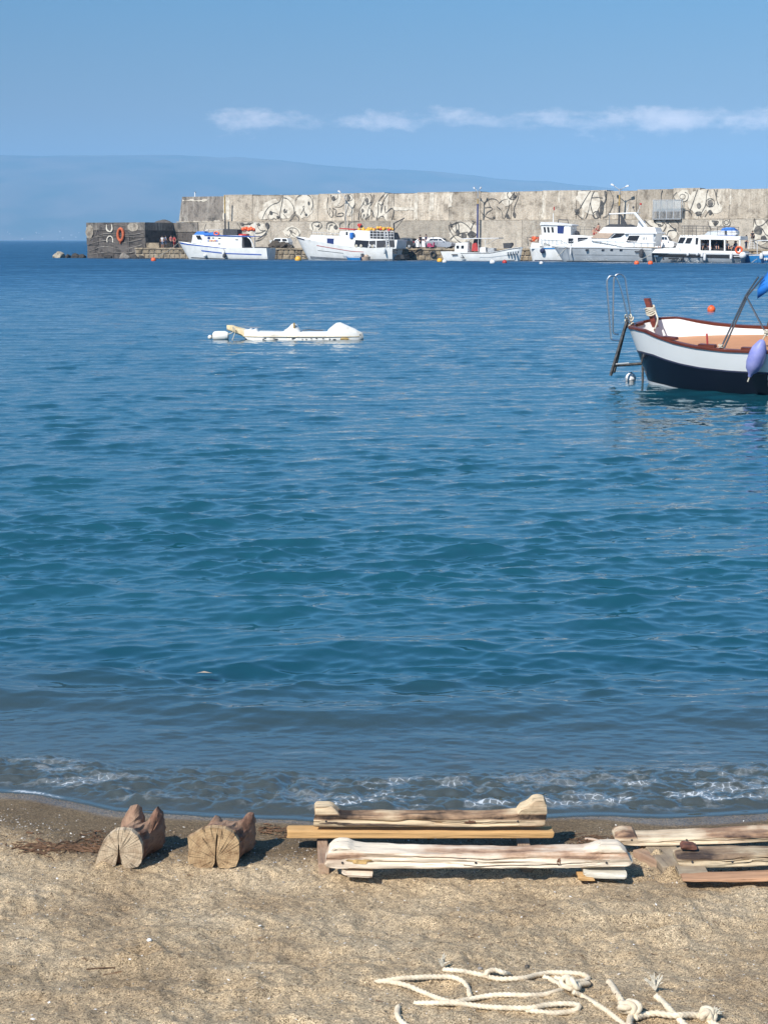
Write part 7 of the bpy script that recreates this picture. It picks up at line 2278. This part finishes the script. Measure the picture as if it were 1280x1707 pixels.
def knot(parent, c_px, rx, ry, turns, seed, o0, r_=RR):
    q = random.Random(seed)
    c = gnd(*c_px)
    for k in range(turns):
        ax_ = Vector((math.cos(k * 1.1 + seed), .5 * math.sin(k * 1.7 + seed), q.uniform(.2, .9))).normalized()
        e1 = ax_.orthogonal().normalized(); e2 = ax_.cross(e1)
        pts = []
        for a_ in [2 * math.pi * i / 26 for i in range(26)]:
            v_ = e1 * (rx * math.cos(a_)) + e2 * (ry * math.sin(a_)) + ax_ * (.006 * math.sin(a_ * 2 + k))
            v_.z = max(v_.z, -.012)
            pts.append(c - o0 + v_ + Vector(((k % 3 - 1) * .009, (k % 2) * .008, .022)))
        mb = MB(); mb.tube(pts, r_, 10, closed=True)
        mb.build('knot_turn', ropem, parent, 'all')
def fray(parent, c_px, dirv, seed, o0, nb=16, ln=.035):
    q = random.Random(seed)
    c = gnd(*c_px) - o0 + Vector((0, 0, .012))
    mb = MB()
    for _ in range(nb):
        d = (Vector(dirv) + Vector((q.uniform(-.7, .7), q.uniform(-.7, .7), q.uniform(-.2, .8)))).normalized()
        l_ = ln * q.uniform(.6, 1.2)
        mb.tube([c, c + d * l_ * .5 + Vector((0, 0, .004)), c + d * l_ + Vector((q.uniform(-.01, .01), q.uniform(-.01, .01), 0))], [.0028, .0022, .001], 5)
    o = mb.build('frayed_end', whrope, parent, True); o['kind'] = 'stuff'
def rope_root(px, label):
    g0 = gnd(*px)
    e = empty('rope', g0, 0, label, 'rope')
    return e
def strand(root, name, pts, r_=RR):
    o = laid_rope(name, zr(pts), r_, None, parent=root)
    o.location = o.location - root.location
    return o
r1 = rope_root(zr([(48, 107)])[0], 'long pale rope laid out in flat loops with a knot at its right, centre foreground')
strand(r1, 'rope_loop', [(345, 152), (335, 122), (315, 103), (285, 94), (240, 93), (180, 95), (120, 99), (75, 106), (48, 108), (80, 107), (140, 118), (200, 142), (250, 162), (295, 172), (345, 163), (400, 153), (450, 149), (520, 151), (570, 150), (615, 140), (650, 128)])
strand(r1, 'rope_loop', [(262, 70), (300, 73), (340, 79), (385, 88, .002), (430, 99), (480, 99), (520, 96), (555, 87), (600, 80), (650, 80), (695, 85), (716, 96), (705, 106), (680, 109), (655, 118, .01)])
strand(r1, 'rope_loop', [(395, 90), (400, 77, .012), (425, 72, .02), (450, 80, .014), (468, 86)])
strand(r1, 'rope_loop', [(575, 92), (600, 102), (625, 117), (648, 128, .006)])
strand(r1, 'rope_loop', [(610, 95), (640, 104), (662, 118, .008)])
strand(r1, 'rope_loop', [(170, 176, -.006), (240, 175), (300, 176), (370, 184), (430, 189), (490, 191, -.003), (540, 190), (590, 181), (640, 177), (684, 182), (683, 193), (655, 203), (605, 207), (560, 202), (520, 196, -.004)])
strand(r1, 'rope_tail', [(668, 140, .01), (700, 155), (735, 175), (775, 200), (815, 232), (850, 262)])
strand(r1, 'rope_end', [(660, 125, .012), (690, 118, .01), (718, 114, .004)])
knot(r1, zr([(660, 136)])[0], .017, .022, 4, 5, r1.location)
fray(r1, zr([(258, 74)])[0], (-.1, .5, .6), 3, r1.location)
MB().rock((0, 0, 0), (.02, .02, .012), 3, 1).build('burnt_tip', M['dark'], r1, loc=gnd(*zr([(718, 114)])[0]) - r1.location + Vector((0, 0, .012)))
r2_ = rope_root(zr([(845, 212)])[0], 'thick pale rope with two knots and a frayed white end at the bottom right')
strand(r2_, 'rope_end', [(780, 108), (790, 120), (808, 148), (825, 175), (842, 200, .01)], .0105)
strand(r2_, 'rope_loop', [(862, 222, .006), (895, 212), (930, 207), (965, 212, .006), (1000, 214, .012), (1040, 213), (1075, 220), (1110, 240), (1140, 262)], .0105)
strand(r2_, 'rope_loop', [(928, 152), (945, 168), (965, 188), (990, 214), (1015, 240), (1040, 262)], .0105)
strand(r2_, 'rope_loop', [(850, 215), (845, 240), (850, 265)], .0105)
knot(r2_, zr([(846, 213)])[0], .017, .023, 5, 8, r2_.location, .0105)
knot(r2_, zr([(1088, 226)])[0], .013, .017, 3, 9, r2_.location, .0105)
fray(r2_, zr([(926, 146)])[0], (-.1, .6, .5), 4, r2_.location, 30, .05)
fray(r2_, zr([(1100, 225)])[0], (.8, .2, .3), 6, r2_.location, 16, .04)
r3_ = rope_root(zr([(120, 186)])[0], 'short pale rope end entering at the bottom edge, left of the long rope')
strand(r3_, 'rope_end', [(120, 186), (117, 200), (118, 215), (128, 232), (150, 250)], .0095)

# ------------------------------------------------------------------ pebbles, shell bits, weed
def scatter(name, n, f, sizes, mats, seed, flat=.6):
    q = random.Random(seed)
    vs, fs, mi = [], [], []
    base = []
    t = (1 + 5 ** .5) / 2
    octa = [(1, 0, 0), (-1, 0, 0), (0, 1, 0), (0, -1, 0), (0, 0, 1), (0, 0, -1)]
    of = [(0, 2, 4), (2, 1, 4), (1, 3, 4), (3, 0, 4), (2, 0, 5), (1, 2, 5), (3, 1, 5), (0, 3, 5)]
    P = [f(q) for _ in range(n)]
    zs = sand_z(np.array([p[0] for p in P]), np.array([p[1] for p in P]))
    for (x, y), z in zip(P, zs):
        s_ = q.uniform(*sizes) * (q.random() ** 1.5 + .45)
        a = q.uniform(0, 6.3)
        m_ = q.randrange(len(mats))
        b0 = len(vs)
        ex, ey, ez = s_ * q.uniform(.7, 1.4), s_ * q.uniform(.5, 1.0), s_ * flat * q.uniform(.5, 1.1)
        tl = q.uniform(-.4, .4)
        for vx, vy, vz in octa:
            X__, Y__, Z__ = vx * ex, vy * ey, vz * ez + vx * ex * tl
            vs.append((x + X__ * math.cos(a) - Y__ * math.sin(a), y + X__ * math.sin(a) + Y__ * math.cos(a), float(z) + ez * .45 + Z__))
        fs += [tuple(i + b0 for i in ff) for ff in of]
        mi += [m_] * 8
    me = bpy.data.meshes.new(name); me.from_pydata(vs, [], fs)
    for m_ in mats: me.materials.append(m_)
    me.polygons.foreach_set('material_index', mi)
    o = bpy.data.objects.new(name, me); COL.objects.link(o); o['kind'] = 'stuff'
    return o
pmx = [pm('pebble_dark', (0.10, 0.085, 0.07), .8, var=.2, scale=60), pm('pebble_grey', (0.30, 0.27, 0.24), .8, var=.2, scale=60), pm('pebble_tan', (0.42, 0.30, 0.19), .8, var=.2, scale=60), pm('pebble_pale', (0.62, 0.57, 0.50), .8, var=.1, scale=60), pm('shell_white', (0.80, 0.77, 0.72), .6, var=.05)]
def f_all(q):
    return (q.uniform(-1.75, 1.75), q.uniform(3.8, 6.25))
def f_strip(q):
    x = q.uniform(-1.9, 1.9)
    return (x, float(shore(x)) - q.gauss(.48, .14))
scatter('pebbles', 7000, f_all, (.0012, .0042), [pmx[0], pmx[1], pmx[2], pmx[2], pmx[3], pmx[3]], 1)
scatter('shore_gravel', 4200, f_strip, (.0018, .0055), [pmx[0], pmx[0], pmx[1], pmx[1], pmx[2], pmx[3]], 2)
scatter('shell_bits', 240, f_all, (.003, .0062), [pmx[4], pmx[3]], 3, .4)
scatter('wet_shell_bits', 90, f_strip, (.003, .0065), [pmx[4], pmx[3]], 4, .4)
# weed and twigs by the left log, behind the logs, between skids
tw = pm('dry_weed', (0.16, 0.085, 0.045), .9, var=.3, scale=30)
def weed(name, n, boxpx, seed, ln=(.03, .12), mat=tw, rr0=(.0012, .0032)):
    q = random.Random(seed)
    mb = MB()
    for _ in range(n):
        px, py = q.uniform(boxpx[0], boxpx[2]), q.triangular(boxpx[1], boxpx[3])
        g0 = gnd(px, py)
        a = q.gauss(0, .5)
        l_ = q.uniform(*ln)
        r0 = q.uniform(*rr0)
        pts = []
        x, y = g0.x, g0.y
        for k in range(5):
            z = float(sand_z(x, y)) + r0 + q.uniform(0, .006)
            pts.append((x, y, z))
            a += q.gauss(0, .35)
            x += math.cos(a) * l_ / 4; y += math.sin(a) * l_ / 4
        mb.tube(pts, [r0, r0, r0 * .9, r0 * .8, r0 * .5], 4)
    o = mb.build(name, mat, None, fix=False); o['kind'] = 'stuff'
    return o
weed('seaweed_debris', 110, (18, 1406, 165, 1424), 5)
weed('dark_weed', 30, (130, 1385, 170, 1415), 6, (.02, .06))
weed('weed_scraps', 46, (430, 1375, 480, 1400), 7, (.02, .06))
weed('weed_by_skids', 40, (925, 1392, 1030, 1412), 8, (.02, .09))
weed('weed_fragments', 70, (0, 1380, 1280, 1415), 9, (.01, .035))
weed('fibres_in_sand', 90, (0, 1440, 1280, 1700), 10, (.006, .03), rr0=(.0007, .0016))
def stick(pxs, r0, label, mat=tw, nm='twig'):
    P = [gnd(*p) for p in pxs]
    o0 = P[0].copy()
    o = MB().tube(smooth_path([p - o0 + Vector((0, 0, r0 * .8)) for p in P], 4), r0, 6).build(nm, mat, None, True, loc=o0)
    return setp(o, label, 'twig')
stick([(60, 1403), (73, 1411), (84, 1417)], .004, 'dark twig slanting above the weed left of the pale log')
stick([(82, 1417), (110, 1413), (135, 1414), (150, 1418)], .0045, 'longest brown stalk lying in the weed left of the pale log')
stick([(144, 1617), (165, 1616), (192, 1613)], .0022, 'thin dark twig in the hollow at the left foreground')
stick([(172, 1624), (190, 1622), (203, 1620)], .002, 'short dark twig just below the thin one in the hollow')
stick([(44, 1389), (55, 1390)], .005, 'small dark bark scrap on the wet sand at the left')
stick([(975, 1400), (990, 1402), (1005, 1408)], .006, 'pale bleached stick on the sand between the plank and the right skids', M['tan'])
for px, py, s_, lab in [(249, 1574, .0085, 'white pebble lying in the dark scuff at the left foreground'), (878, 1615, .009, 'dark pebble beside the upper loop of the long rope'), (800, 1617, .008, 'grey pebble just above the small loop of the long rope')]:
    g0 = gnd(px, py)
    o = MB().rock((0, 0, 0), (s_ * 2.4, s_ * 2, s_ * 1.5), int(px), 2).build('pebble', pmx[4] if 'white' in lab else pmx[0 if 'dark' in lab else 1], None, True, loc=g0 + Vector((0, 0, s_ * .5)))
    setp(o, lab, 'pebble')
g0 = at_z(340, 1128, 0.02)
o = MB().add([(-.05, 0, 0), (-.02, -.012, .008), (.03, -.01, .006), (.05, .005, 0), (0, .012, .01)], [(0, 1, 2, 3, 4)]).build('floating_leaf', M['tan'], None, loc=g0 + Vector((0, 0, .02)))
setp(o, 'single pale leaf floating on the water left of centre', 'leaf')
# sand thrown over the slanted board and heaped against the timbers
def heap(name, spots, seed):
    q = random.Random(seed)
    mb = MB()
    for px, py, rx, ry, h_ in spots:
        c = gnd(px, py)
        n1_, n2_ = 9, 20
        vs = [(c.x, c.y, float(sand_z(c.x, c.y)) + h_)]
        for i in range(1, n1_ + 1):
            for j in range(n2_):
                a = 2 * math.pi * j / n2_; r_ = i / n1_
                x, y = c.x + rx * r_ * math.cos(a), c.y + ry * r_ * math.sin(a)
                vs.append((x, y, float(sand_z(x, y)) + h_ * (math.cos(r_ * math.pi) * .5 + .5) * (1 + q.uniform(-.12, .12)) - (.004 if i == n1_ else 0)))
        fs = [(0, 1 + j, 1 + (j + 1) % n2_) for j in range(n2_)]
        fs += [(1 + (i - 1) * n2_ + j, 1 + i * n2_ + j, 1 + i * n2_ + (j + 1) % n2_, 1 + (i - 1) * n2_ + (j + 1) % n2_) for i in range(1, n1_) for j in range(n2_)]
        mb.add(vs, fs)
    o = mb.build(name, sand.data.materials[0], None, 'all'); o['kind'] = 'stuff'
heap('sand_heaps', [(1095, 1440, .075, .05, .055), (1118, 1464, .07, .045, .045), (1075, 1424, .05, .04, .040), (1140, 1472, .05, .03, .025), (700, 1447, .16, .05, .022), (820, 1450, .13, .05, .026), (560, 1466, .07, .035, .016), (905, 1455, .08, .05, .022), (1060, 1468, .07, .03, .014), (170, 1446, .05, .04, .022), (262, 1448, .05, .03, .014), (318, 1448, .05, .03, .014)], 3)
